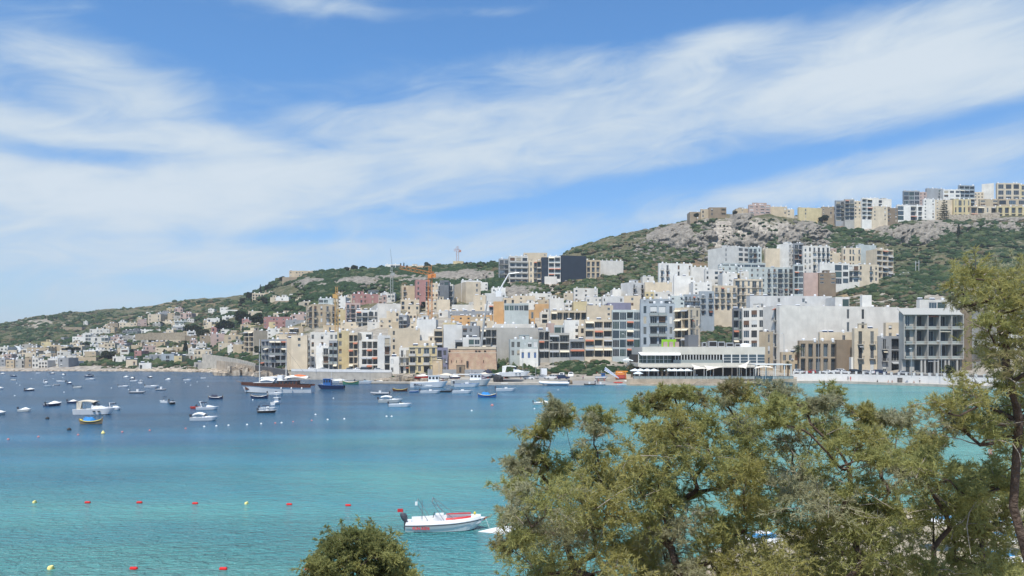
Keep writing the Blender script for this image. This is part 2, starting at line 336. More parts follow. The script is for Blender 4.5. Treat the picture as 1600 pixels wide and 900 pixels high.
Q=np.stack([ii[:-1,:-1],ii[:-1,1:],ii[1:,1:],ii[1:,:-1]],-1).reshape(-1,4)
pxw=800+F*XX/np.maximum(YY,20)
def depth_at(px,D):
    d0=np.interp(px,[-200,0,200,400,600,800,900,1100,1400,1900],[62,64,66,70,80,95,150,290,330,350])      # turquoise up to here
    d1=np.interp(px,[-200,0,200,400,600,800,900,1100,1400,1900],[150,135,140,165,215,330,460,560,600,600])
    d=np.interp((D-d0)/(d1-d0),[-.9,-.45,0,.35,1,2],[.02,.12,.3,.52,.86,1.])
    return d
dep=depth_at(pxw,YY)
me=npmesh('water',V,Q,wm,False); ca=me.color_attributes.new('depth','FLOAT_COLOR','POINT'); ca.data.foreach_set('color',np.stack([dep,dep,dep,np.ones_like(dep)],-1).reshape(-1).astype(np.float32))
obj('sea_water',me,kind='structure')
# ------------------------------------------------ buildings
WC={'W':('white_wall',(.70,.665,.60)),'V':('bright_white_wall',(.76,.735,.68)),'I':('bluish_white_wall',(.66,.65,.62)),'G':('grey_wall',(.33,.34,.35)),'D':('dark_grey_wall',(.17,.18,.19)),
'C':('cream_wall',(.64,.54,.40)),'Y':('yellow_wall',(.58,.48,.28)),'B':('beige_stone_wall',(.52,.42,.29)),'T':('tan_stone_wall',(.35,.28,.20)),'P':('dusty_pink_wall',(.42,.225,.205)),'Q':('pale_pink_wall',(.50,.37,.32)),
'O':('orange_wall',(.60,.37,.18)),'N':('bare_concrete_wall',(.42,.40,.36)),'K':('navy_wall',(.028,.040,.058)),'S':('slate_blue_wall',(.36,.40,.43)),'L':('lilac_wall',(.24,.235,.31)),'E':('pale_blue_wall',(.50,.54,.52)),'U':('brown_stone_wall',(.26,.20,.14)),'R':('rosy_stone_wall',(.50,.36,.27))}
def wall_mat(k):
    n,c=WC[k]; return mat(n,c,.85,.18,.25,stain=.18 if k!='K' else .05,spec=.15,objvar=.10,bump=.12,bscale=1.5)
def glass_mat(name,col,rough=.12,spec=.5):
    return mat(name,col,rough,spec=spec,objvar=.35)
GL=[glass_mat('dark_window_glass',(.04,.045,.05)),glass_mat('blue_window_glass',(.05,.075,.095)),glass_mat('curtained_window_glass',(.10,.105,.10)),glass_mat('green_window_glass',(.05,.085,.08))]
M_FR=mat('white_frame_paint',(.6,.6,.58),.5); M_FD=mat('dark_frame_paint',(.05,.045,.04),.5); M_RAIL=mat('rail_metal',(.07,.07,.075),.4); M_SLAB=mat('balcony_slab_concrete',(.50,.48,.44),.8,.15,.6)
M_RGL=mat('balcony_glass',(.26,.29,.28),.12,spec=.6); M_ROOF=mat('roof_screed',(.42,.40,.36),.9,.25,.3); M_SHUT=mat('blue_painted_door',(.02,.09,.26),.5); M_TANK=mat('white_plastic_tank',(.7,.7,.7),.5); M_DISH=mat('dish_metal',(.5,.5,.5),.5); M_DARK=mat('dark_interior',(.02,.02,.02),.9); M_TERRA=mat('terracotta_roof',(.42,.17,.11),.85,.2,.8)
M_PANEL=mat('solar_collector_glass',(.02,.03,.06),.15,spec=.6)
_c={}
def cached(k,fn):
    if k not in _c: _c[k]=fn()
    return _c[k]
def q1(v): return round(v*5)/5 if v>.4 else round(v*10)/10
def win_mesh(w,h,g,mull,fr):
    def f():
        m=MB(); m.box(-w/2,w/2,0,.06,0,h,0); t=.07 if w<3 else .1
        for a in (-w/2+t/2,w/2-t/2): m.box(a-t/2,a+t/2,-.05,-.002,0,h,1)
        for z in (0,h-t): m.box(-w/2+t,w/2-t,-.05,-.002,z,z+t,1)
        for i in range(1,mull):
            a=-w/2+w*i/mull; m.box(a-.035,a+.035,-.04,-.002,t,h-t,1)
        return m.mesh('window',[g,fr])
    return cached(('w',w,h,g.name,mull,fr.name),f)
def balc_mesh(w,d,style):
    def f():
        m=MB(); m.box(-w/2,w/2,-d,-.002,-.18,.0,0)
        if style=='g':
            m.box(-w/2,w/2,-d,-d+.04,.02,1.,2); m.box(-w/2,w/2,-d-.01,-d+.05,1.,1.06,1)
            for s in (-1,1): m.box(s*(w/2-.02)-.02,s*(w/2-.02)+.02,-d+.05,-.01,.02,1.,2)
        elif style=='s': # solid parapet
            m.box(-w/2,w/2,-d,-d+.12,.002,.95,0)
            for s in (-1,1): m.box(s*(w/2-.06)-.06,s*(w/2-.06)+.06,-d+.121,-.01,.002,.95,0)
        else:
            n=max(3,int(w/.35)); m.box(-w/2,w/2,-d,-d+.05,.95,1.02,1)
            for i in range(n+1):
                a=-w/2+.02+(w-.04)*i/n; m.box(a-.025,a+.025,-d+.01,-d+.04,.002,.95,1)
            for s in (-1,1):
                m.box(s*(w/2-.02)-.02,s*(w/2-.02)+.02,-d+.05,-.01,.9,.97,1); m.box(s*(w/2-.02)-.02,s*(w/2-.02)+.02,-d*.5,-d*.5+.05,.002,.9,1)
        return m.mesh('balcony',[M_SLAB,M_RAIL,M_RGL])
    return cached(('b',w,d,style),f)
def facade(m,parent,rnd,A,u,width,z0,z1,spec,nf,wallmi,balc='r',dark=M_FD,awn=None,simple=False):
    """wall plane from A along unit u; outward normal n=(uy,-ux); spec rows from the top floor down"""
    n=Vector((u[1],-u[0],0)); u3=Vector((u[0],u[1],0)); rows=spec.split('/')
    def pt(a,z,dep=0): return (A[0]+u3.x*a-n.x*dep, A[1]+u3.y*a-n.y*dep, z)
    if set(spec)<=set('./'):
        m.quad(pt(0,z0),pt(width,z0),pt(width,z1),pt(0,z1),wallmi); return
    fh=(z1-z0)/nf; ang=math.atan2(u3.y,u3.x); wins=parent[1]
    for fl in range(nf):
        row=rows[min(nf-1-fl,len(rows)-1)] or '.'; zb=z0+fl*fh; zt=zb+fh; bw=width/len(row); i=0; merged=[]
        for i,ch in enumerate(row):
            a0,a1=i*bw,(i+1)*bw
            if ch=='.': m.quad(pt(a0,zb),pt(a1,zb),pt(a1,zt),pt(a0,zt),wallmi); continue
            sill,top,w,rev=.95,.45,min(1.25,bw*.55),.22; style=''
            if ch=='s': w=min(.7,bw*.4); sill=1.3
            elif ch=='W': w=bw*.72; sill=.9
            elif ch=='d': w=min(1.5,bw*.5); sill=.12; style='b'
            elif ch=='D': w=bw*.78; sill=.12; style='b'; rev=.35
            elif ch=='L': w=bw*.9; sill=.14; top=.32; rev=min(1.7,fh*.5); style='l'
            elif ch=='G': w=bw*.93; sill=.25; top=.3; rev=.15
            elif ch=='o': w=bw*.72; sill=.3; top=.5; rev=.8
            elif ch=='b': w=min(1.0,bw*.5); sill=.1; top=.7
            elif ch=='a': w=bw*.62; sill=.1; top=.55; rev=.9
            elif ch=='t': w=min(.9,bw*.45); sill=.75; top=.5
            h=fh-sill-top; o0=(a0+a1)/2-w/2; o1=o0+w; p0=zb+sill; p1=p0+h
            m.quad(pt(a0,zb),pt(a1,zb),pt(a1,p0),pt(a0,p0),wallmi); m.quad(pt(a0,p1),pt(a1,p1),pt(a1,zt),pt(a0,zt),wallmi)
            m.quad(pt(a0,p0),pt(o0,p0),pt(o0,p1),pt(a0,p1),wallmi); m.quad(pt(o1,p0),pt(a1,p0),pt(a1,p1),pt(o1,p1),wallmi)
            m.quad(pt(o0,p0),pt(o1,p0),pt(o1,p0,rev),pt(o0,p0,rev),wallmi); m.quad(pt(o0,p1,rev),pt(o1,p1,rev),pt(o1,p1),pt(o0,p1),wallmi)
            m.quad(pt(o0,p0),pt(o0,p0,rev),pt(o0,p1,rev),pt(o0,p1),wallmi); m.quad(pt(o1,p0,rev),pt(o1,p0),pt(o1,p1),pt(o1,p1,rev),wallmi)
            m.quad(pt(o0,p0,rev),pt(o1,p0,rev),pt(o1,p1,rev),pt(o0,p1,rev),wallmi)
            if ch in 'o': 
                continue
            # window leaf
            if ch in 'Lt' or ch=='a': ww,wh,wd=w*.8,h*.92,rev-.08
            else: ww,wh,wd=w-.02,h-.02,rev-.08
            if ch=='a': ww=w*.98
            ww=max(.3,q1(ww)) if q1(ww)<=w else max(.3,q1(ww-.2)); wh=q1(wh) if q1(wh)<=h else q1(wh-.2)
            g=rnd.choice((GL[0],GL[0],GL[0],GL[1],GL[1],GL[2])) if ch!='G' else rnd.choice((GL[3],GL[1],GL[0]))
            if ch=='b': g=M_SHUT
            mull=1 if ww<.8 else 2 if ww<2.6 else 3 if ww<4.5 else int(ww/1.3)
            fr=M_FR if rnd.random()<.6 else dark
            c=pt((o0+o1)/2,p0+.01,wd)
            wins.append(('door' if ch=='b' else 'window',win_mesh(ww,wh,g,mull,fr),c,ang))
            rs=rnd.random()
            if ch in 'wWdD' and rs<.34:
                fr_=rnd.choice((.35,.6,1.)); wins.append(('roller_shutter',cached(('rs',ww,wh,fr_,int(rs*30)%3),lambda:shut_mesh(ww,wh,fr_,M_SHUTS[int(rs*30)%3])),pt((o0+o1)/2,p0+.01,wd-.07),ang))
            elif ch in 'DdL' and rs<.42: wins.append(('awning',cached(('aw',q1(w),int(rs*100)%3),lambda:awn_mesh(q1(w),M_AWN[int(rs*100)%3])),pt((o0+o1)/2,p1+.05,-.01),ang))
            elif ch in 'wsW' and rs<.44: wins.append(('air_conditioner',cached('ac',ac_mesh),pt(min(a1-.5,o1+.5),p0+.2,0),ang))
            if style=='b':
                bwid=q1(w+1.0) if ch=='d' else q1(bw*.97); bwid=min(bwid,bw*.98) if ch=='d' else bwid
                if fl>0 or sill>.5: wins.append(('balcony',balc_mesh(round(bwid,1),1.1,balc),pt((o0+o1)/2,zb+.1,0),ang))
            if style=='l' and (fl>0 or nf<3):
                wins.append(('balcony_railing',cached(('rl',q1(w),balc),lambda:rail_mesh(q1(w) if q1(w)<=w else q1(w)-.2,balc)),pt((o0+o1)/2,p0+.002,.06),ang))
M_SHUTS=[mat('beige_shutter',(.42,.37,.28),.7),mat('white_shutter',(.6,.6,.58),.7),mat('brown_shutter',(.14,.08,.05),.7)]
M_AWN=[mat('cream_awning_canvas',(.6,.54,.42),.85),mat('grey_awning_canvas',(.3,.31,.32),.85),mat('rust_awning_canvas',(.34,.13,.08),.85)]
def shut_mesh(w,h,f,m_):
    m=MB(); n=max(2,int(h*f/.2)); z0=h*(1-f)
    for i in range(n): m.box(-w/2+.03,w/2-.03,-.02,.03,z0+(h-z0)*i/n+.01,z0+(h-z0)*(i+1)/n)
    return m.mesh('roller_shutter',m_)
def awn_mesh(w,m_):
    m=MB(); m.poly([(-w/2,0,0),(w/2,0,0),(w/2,-1.1,-.55),(-w/2,-1.1,-.55)]); m.poly([(-w/2,-1.1,-.6),(w/2,-1.1,-.6),(w/2,0,-.05),(-w/2,0,-.05)]); m.quad((-w/2,-1.1,-.8),(w/2,-1.1,-.8),(w/2,-1.1,-.55),(-w/2,-1.1,-.55)); return m.mesh('awning',m_)
def ac_mesh():
    m=MB(); m.box(-.4,.4,-.34,-.02,0,.55,0); m.box(-.28,.1,-.36,-.342,.08,.46,1); return m.mesh('air_conditioner',[M_TANK,M_FD])
def rail_mesh(w,style):
    m=MB()
    if style=='g': m.box(-w/2,w/2,0,.04,0,.95,1); m.box(-w/2,w/2,-.02,.06,.95,1.,0)
    elif style=='s': m.box(-w/2,w/2,0,.1,0,.9,2)
    else:
        m.box(-w/2,w/2,0,.05,.9,.96,0); n=max(3,int(w/.3))
        for i in range(n+1):
            a=-w/2+.03+(w-.06)*i/n; m.box(a-.02,a+.02,.01,.04,0,.9,0)
    return m.mesh('balcony_railing',[M_RAIL,M_RGL,M_SLAB])
def tank_mesh():
    m=MB(); m.lathe([(0,0),(.55,0),(.6,.1),(.6,1.1),(.5,1.3),(.15,1.4),(0,1.4)],12); m.box(-.5,.5,-.5,.5,-.25,-.01); return m.mesh('water_tank',M_TANK,False)
def heater_mesh():
    m=MB(); M=Matrix.Rotation(rad(38),4,'X'); m.box(-1,1,0,1.9,0,.1,0,M); m.tube([(-1,1.55,1.35),(1,1.55,1.35)],.26,8,1); m.box(-.9,-.82,1.4,1.48,0,1.2,1); m.box(.82,.9,1.4,1.48,0,1.2,1); return m.mesh('solar_heater',[M_PANEL,M_TANK])
def ant_mesh():
    m=MB(); m.tube([(0,0,0),(0,0,3.2)],.035,4); m.tube([(-.6,0,2.9),(.6,0,2.9)],.025,4)
    for k in range(5): m.tube([(-.5+.25*k,-.3,2.9),(-.5+.25*k,.3,2.9)],.018,3)
    return m.mesh('antenna',M_DISH)
def dish_mesh():
    m=MB(); m.tube([(0,0,0),(0,0,1.)],.04,5); m.lathe([(0,0),(.2,.03),(.35,.09),(.45,.16)],12,(0,0,0)); 
    n=len(m.v)-48; M=Matrix.Translation((0,-.1,1.1))@Matrix.Rotation(rad(65),4,'X')
    for i in range(n,len(m.v)): m.v[i]=tuple(M@Vector(m.v[i]))
    return m.mesh('satellite_dish',M_DISH)
BCOUNT=[0]; BUILT=[]
def bld(x0,xc,x1,yt,yb,col,lb,rb,th,label,nf=0,D=None,dep=11,opts='',name='apartment_building',cat='building',balc='r',col2=None,par=.7,group=None):
    BCOUNT[0]+=1; rnd=random.Random(BCOUNT[0]*17+3)
    if D is None: D=hit(xc,yb)
    if D is None: D=1000.; print('NOHIT',label)
    C=P(xc,yb,D); z0=C.z; z1=H+D*(HY-yt)/F; u=(math.cos(rad(th)),math.sin(rad(th))); l=(-u[1],u[0])
    def ext(d,px):
        k=(px-800)/F; den=d[0]-k*d[1]
        return (k*C.y-C.x)/den if abs(den)>1e-6 else 10
    Lr=ext(u,x1) if x1>xc else dep
    Ll=ext(l,x0) if x0<xc else dep
    Lr=max(2,min(Lr,160)); Ll=max(2,min(Ll,90))
    hgt=z1-z0
    if not nf: nf=max(1,round(hgt/3.15))
    root=thing(name,label,cat,(C.x,C.y,z0),0,group)
    m=MB(); wins=[]; pr=(root,wins); zz=hgt
    # local coords: corner at origin
    A=(0.,0.); Rr=(u[0]*Lr,u[1]*Lr); Lf=(l[0]*Ll,l[1]*Ll); Bk=(Rr[0]+Lf[0],Rr[1]+Lf[1]); zp=zz-(par if par<hgt*.3 else .3)
    facade(m,pr,rnd,A,u,Lr,0,zp,rb,nf,0,balc)
    facade(m,pr,rnd,Lf,(-l[0],-l[1]),Ll,0,zp,lb,nf,1 if col2 else 0,balc)
    def wq(a,b,za,zb,mi=0): m.quad((*a,za),(*b,za),(*b,zb),(*a,zb),mi)
    wq(Rr,Bk,0,zp); wq(Bk,Lf,0,zp)
    base=-14
    for a,b in ((A,Rr),(Rr,Bk),(Bk,Lf),(Lf,A)): wq(a,b,base,0); wq(a,b,zp,zz)
    # roof with parapet
    t=.25
    def ins(a,b,c,k=t): # inset corner a between neighbours b,c
        va=(Vector(b)-Vector(a)).normalized(); vb=(Vector(c)-Vector(a)).normalized(); q=Vector(a)+(va+vb)*k; return (q.x,q.y)
    cs=[A,Rr,Bk,Lf]; inn=[ins(cs[i],cs[i-1],cs[(i+1)%4]) for i in range(4)]
    for i in range(4):
        j=(i+1)%4; m.quad((*cs[i],zz),(*cs[j],zz),(*inn[j],zz),(*inn[i],zz),0); m.quad((*inn[i],zz),(*inn[j],zz),(*inn[j],zp),(*inn[i],zp),0)
    m.poly([(*p,zp) for p in inn],2)
    obj('wall',m.mesh('wall',[wall_mat(col),wall_mat(col2 or col),M_ROOF]),root)
    if len(wins)>230: print('many',label,len(wins))
    cnt={}
    for nme,me,loc,a in wins:
        cnt[nme]=cnt.get(nme,0)+1
        if cnt[nme]>100: continue
        obj(nme,me,root,loc,a)
    ang=math.atan2(u[1],u[0])
    def rp(fx,fy): return (Rr[0]*fx+Lf[0]*fy,Rr[1]*fx+Lf[1]*fy)
    if 'x' not in opts:
        if ('h' in opts) or (rnd.random()<.5 and Lr>7 and Ll>5 and 'X' not in opts):
            hw,hd,hh=min(4.5,Lr*.35),min(3.5,Ll*.4),2.5; hm=MB(); hm.box(-hw/2,hw/2,-hd/2,hd/2,0,hh,0); hm.box(-hw/2-.15,hw/2+.15,-hd/2-.15,hd/2+.15,hh,hh+.15,0)
            hm.box(-.5,.4,-hd/2-.03,-hd/2-.005,.05,2.05,1)
            p=rp(rnd.uniform(.3,.7),rnd.uniform(.45,.7)); obj('roof_hut',hm.mesh('roof_hut',[wall_mat(col),M_FD]),root,(*p,zp+.004),ang)
        k=int(Lr/4.5)+1
        for i in range(min(k,7)):
            r=rnd.random(); p=rp((i+rnd.uniform(.25,.75))/min(k,7),rnd.uniform(.12,.4))
            if r<.45: obj('water_tank',cached('tank',tank_mesh),root,(*p,zp+.27),0)
            elif r<.65: obj('solar_heater',cached('heat',heater_mesh),root,(*p,zp+.02),ang)
            elif r<.85: obj('antenna',cached('ant',ant_mesh),root,(*p,zp),rnd.uniform(0,3))
            else: obj('satellite_dish',cached('dish',dish_mesh),root,(*p,zp),ang)
    if 'e' in opts:  # cornice bands at every floor
        em=MB(); fh=zp/nf
        for f in range(1,nf+1): em.box(-.02,Lr+.02,-.22,-.003,f*fh-.12,f*fh+.06)
        o=obj('floor_band',em.mesh('floor_band',M_SLAB),root,(0,0,0),ang)
    BUILT.append((root,C,Lr,Ll,zp,u,l,D)); return root,C,Lr,Ll,zp,u,l,D
def B(s):
    for line in s.strip().split('\n'):
        if not line.strip() or line[0]=='#': continue
        q=[t.strip() for t in line.split('|')]
        x0,xc,x1,yt,yb=[float(t) for t in q[0].split(',')]; kw={}
        th=float(q[4]) if q[4] else 0.
        for t in (q[6].split(';') if len(q)>6 and q[6] else []):
            a,b=t.split('='); kw[a]=(int(b) if a=='nf' else float(b) if a in('D','dep','par') else b)
        bld(x0,xc,x1,yt,yb,q[1],q[2] or '.',q[3] or '.',th,q[5],**kw)
# x0,xc,x1,ytop,ybase | colour | left face | right face | angle | label | options
V1=B.__call__
B('''
# ---- far left village
0,0,12,542,555|W||ww||white flat-roofed house at the far left edge above the shore|name=village_house;cat=house
12,12,26,547,557|C||w.||low cream house right of the white house at the far left edge|name=village_house;cat=house
18,20,33,553,562|V|.|aaw|15|small white house with arched openings near the left end of the shore|name=village_house;cat=house
0,0,8,560,573|G||w||grey boathouse at the waterline in the left corner of the village|name=boathouse;cat=house
9,9,22,562,575|B||ww||beige two-storey boathouse second from the left on the shore|name=boathouse;cat=house
23,24,38,561,575|N|.|w.a|12|raw concrete boathouse with a dark recess on the shore|name=boathouse;cat=house
39,39,49,559,575|T||.w||narrow tan stone boathouse beside the raw concrete one|name=boathouse;cat=house
49,50,60,559,575|W|w|ww|10|slim white boathouse right of the narrow tan one|name=boathouse;cat=house
34,34,56,551,561|C||w.w||low cream house just above the slim white boathouse|name=village_house;cat=house
42,42,76,543,553|B||w.w.w||broad flat-roofed beige house on the rise below the ochre tower house|name=village_house;cat=house
64,64,80,534,545|Y||w..||ochre stone house with a short tower on the left hillside|name=village_house;cat=house
60,60,74,563,575|W||aaa||low white boathouse with three arches near the water|name=boathouse;cat=house
75,75,91,560,573|I||.bw||pale boathouse with a blue door behind the stony shore|name=boathouse;cat=house
73,74,88,552,561|T|.|w.w|10|tan house behind the pale boathouse with the blue door|name=village_house;cat=house
87,89,110,549,562|W|.|ww.w|12|white house with small dark windows left of the large dark pines|name=village_house;cat=house
98,98,105,539,550|V||.||tiny white tower-like house left of the large dark pines|name=village_house;cat=house
92,92,107,559,574|G||w.||grey-beige block by the water below the white windowed house|name=boathouse;cat=house
115,115,132,539,549|C||aaw||cream house with arched porch between the dark pines|name=village_house;cat=house
113,113,129,526,536|V||ww.||small modern white villa below the dry terrace wall|name=villa;cat=house
128,129,142,521,538|V|.|.GG|10|tall modern white villa with a big dark glass front|name=villa;cat=house
139,140,171,514,525|W|.|w.ww.w|8|long white villa on the upper left hillside|name=villa;cat=house
142,142,169,526,539|W||.a.GG||lower terrace block of white villa with sloping white wall|name=villa;cat=house
130,130,157,547,559|V||w.GG.||white house with wide dark glazing left of the round green tree|name=villa;cat=house
158,158,172,546,558|W||w.w||small white house right beside the round green tree|name=village_house;cat=house
118,118,150,558,567|B||.....||long low beige garden house above the shore rocks|name=village_house;cat=house;opts=x
95,95,100,527,533|G||.||tiny grey field hut alone on the left slope|name=field_hut;cat=hut;opts=x
98,98,128,511,517|T||......||long low tan farm building on the bare left slope|name=farm_building;opts=x
168,168,184,505,514|T||w.w||tan house at the left end of the upper hillside row|name=village_house;cat=house
185,186,214,504,514|C|.|ww.ww|8|wide cream house in the upper hillside row|name=village_house;cat=house
214,215,229,499,512|Q|.|w.w|10|pinkish cream house climbing the slope in the upper row|name=village_house;cat=house
231,231,251,491,508|C||w.w||big cream villa below the dark-glazed house near the top of the left village|name=villa;cat=house
243,243,263,490,500|D||GGG||dark glazed villa with a thin white flat roof high on the left hill|name=villa;cat=house
262,262,273,489,502|B||.w||beige house right of the dark glazed villa|name=village_house;cat=house
282,282,299,489,501|Q||a.aa||pinkish house with arches high on the left hill|name=villa;cat=house
298,298,312,489,494|C||..||low cream outbuilding at the right end of the top row|name=village_house;cat=house;opts=x
250,250,273,502,509|C||w.w.||low cream house left of the pale blue-white modern villa|name=village_house;cat=house
272,273,300,501,510|E|.|GGG.|8|pale blue-white modern villa with upper glass band|name=villa;cat=house
269,270,292,508,518|V|.|w.ww|8|white lower storey house under the pale blue-white villa|name=villa;cat=house
191,191,222,516,525|D||GGGG||dark grey villa with a long shaded veranda|name=villa;cat=house
221,221,251,515,523|V||w.ww.w||long white bungalow right of the dark grey veranda villa|name=villa;cat=house
171,171,192,525,534|G||GG.||grey villa with shaded windows at the foot of the veranda villa|name=villa;cat=house
191,191,212,524,534|N||ww.||grey garage block right under the dark veranda villa|name=village_house;cat=house
255,255,271,527,536|C||ww.||cream house with two small windows below the long stone wall|name=village_house;cat=house
239,239,258,534,546|B||w.w||beige house left of the cream one below the long stone wall|name=village_house;cat=house
281,282,308,524,537|T|w|w.w|20|rounded tan stone house below the pines on the left hill|name=village_house;cat=house
221,223,243,540,555|Q|w|ww.w|18|salmon pink house with white patch near the shore pines|name=village_house;cat=house
243,243,271,543,554|C||w.w.w||cream terraced house joined to the salmon pink one|name=village_house;cat=house
270,270,288,542,551|B||www||beige house with three windows at the end of the cream terrace|name=village_house;cat=house
210,210,221,548,560|P||w.||small deep pink annex left of the salmon house|name=village_house;cat=house
183,183,202,545,555|C||.w.||cream house with one dark window right of the round green tree|name=village_house;cat=house
171,171,196,535,546|Q||w..w||faded rosy house above the round green tree|name=village_house;cat=house
205,205,222,539,549|B||.w||tan-beige house behind the deep pink annex|name=village_house;cat=house
252,252,272,553,568|S||.G.||grey-blue boathouse with a square dark door|name=boathouse;cat=house
272,272,284,556,570|Y||.w||yellow stone house by the rocks right of the grey-blue boathouse|name=village_house;cat=house
233,233,252,554,565|G||ww||grey house with two windows left of the grey-blue boathouse|name=village_house;cat=house
216,217,236,567,578|I|.|a..|14|low whitish boathouse with a sloping awning at the waterline|name=boathouse;cat=house
294,294,308,544,555|W||w.||small whitish house left of the coast road terrace|name=village_house;cat=house
288,288,303,553,564|N||.w||rough grey house right above the shore boulders|name=village_house;cat=house
302,303,331,546,564|C|.|ww.ww|10|pale two-storey house at the left end of the coast road|name=village_house;cat=house
312,312,330,524,541|T||w.||tall tan house above the coast road|name=village_house;cat=house
319,319,331,508,517|C||w.||small cream house left of the white pine villas|name=village_house;cat=house
321,321,333,499,508|I||w||small pale house above the white pine villas|name=village_house;cat=house
# ---- pine slope villas
345,345,371,484,493|V||..GG.||white terrace villa with a flat roof among dark pines|name=villa;cat=house;opts=x
347,347,364,494,505|V||.G.||lower white villa under the white terrace villa|name=villa;cat=house
322,323,343,497,510|V|.|a.w|10|white arched villa at the foot of the dark pines|name=villa;cat=house
332,332,348,507,517|Y||ww||yellow-cream house between white villa and pink terrace|name=village_house;cat=house
387,388,415,486,500|C|w|w.w.w|12|cream two-storey villa with dark square windows above the pink terrace|name=villa;cat=house
393,394,416,458,471|C|.|aaaaa|8|hilltop cream villa with a colonnade of tall openings|name=villa;cat=house
414,414,428,457,466|B||w.||beige wing of the colonnaded hilltop villa|name=villa;cat=house
415,415,427,451,460|Q||.w||small pinkish house behind the colonnaded villa roof|name=villa;cat=house
451,452,498,423,437|B|.|w.www.w.ww|6|long beige stone mansion crowning the left ridge|name=mansion;D=752
441,441,468,433,441|T||...w||low stone forebuilding in front of the ridge mansion|name=mansion;D=735;opts=x
427,427,453,489,497|C||ww.w||low cream house right behind the long pink terrace|name=villa;cat=house
429,429,469,470,480|T||....||long tan terrace building amid the pines below the mansion|name=villa;opts=x
# ---- pink terrace
376,378,419,498,514|P|.|w.ww.w.w|8|long dusty pink terrace block, left half|name=terraced_block;par=.5
412,412,430,495,513|P||w.ww||dusty pink block with pale gable in the middle of the pink terrace|name=terraced_block
420,420,431,503,516|Y||.w||yellow stone bay standing in front of the pink terrace|name=terraced_block
430,430,456,495,514|P||w.w.w||dusty pink block at the right half of the pink terrace|name=terraced_block
455,455,480,491,507|Q||w.w||pale pink block joining the pink terrace to the hotel|name=terraced_block
327,330,388,511,525|P|.|w.w.ww.w.|10|lower dusty pink terrace row on the left|name=terraced_block
327,329,351,521,542|Q|w|.w.|18|tan-pink stone house with buttressed corner by the coast road|name=village_house;cat=house
350,350,379,523,540|B||.W.W.||beige house with wide dark windows under the pink terrace|name=village_house;cat=house
388,388,406,508,518|Y||..||yellow-tan blank house above the cream balcony block|name=village_house;cat=house
381,396,418,516,550|C|LL|.|62|cream blank-sided block with dark stacked balconies on its left|dep=12
417,418,441,513,532|V|.|w.ww|12|white stepped house cluster left of the grey pitched wall|name=village_house;cat=house
431,431,452,522,534|C||w.w||cream roofed house left of the tall cream-white block
408,420,448,530,577|G|LL|LLL|28|grey apartment block with curving glazed balconies behind the schooner|balc=g;nf=4
447,448,468,528,579|C|.|.w.|8|tall cream-white block between schooner masts
465,466,484,528,579|W|.|.DD|8|white balcony block right of the cream-white one between the masts|balc=g
451,452,474,510,527|B|.|LL.|8|beige house with two dark wide windows below the hotel
445,446,482,500,514|G|.|.w.w|10|grey gabled building below the beige-pink hotel
''')
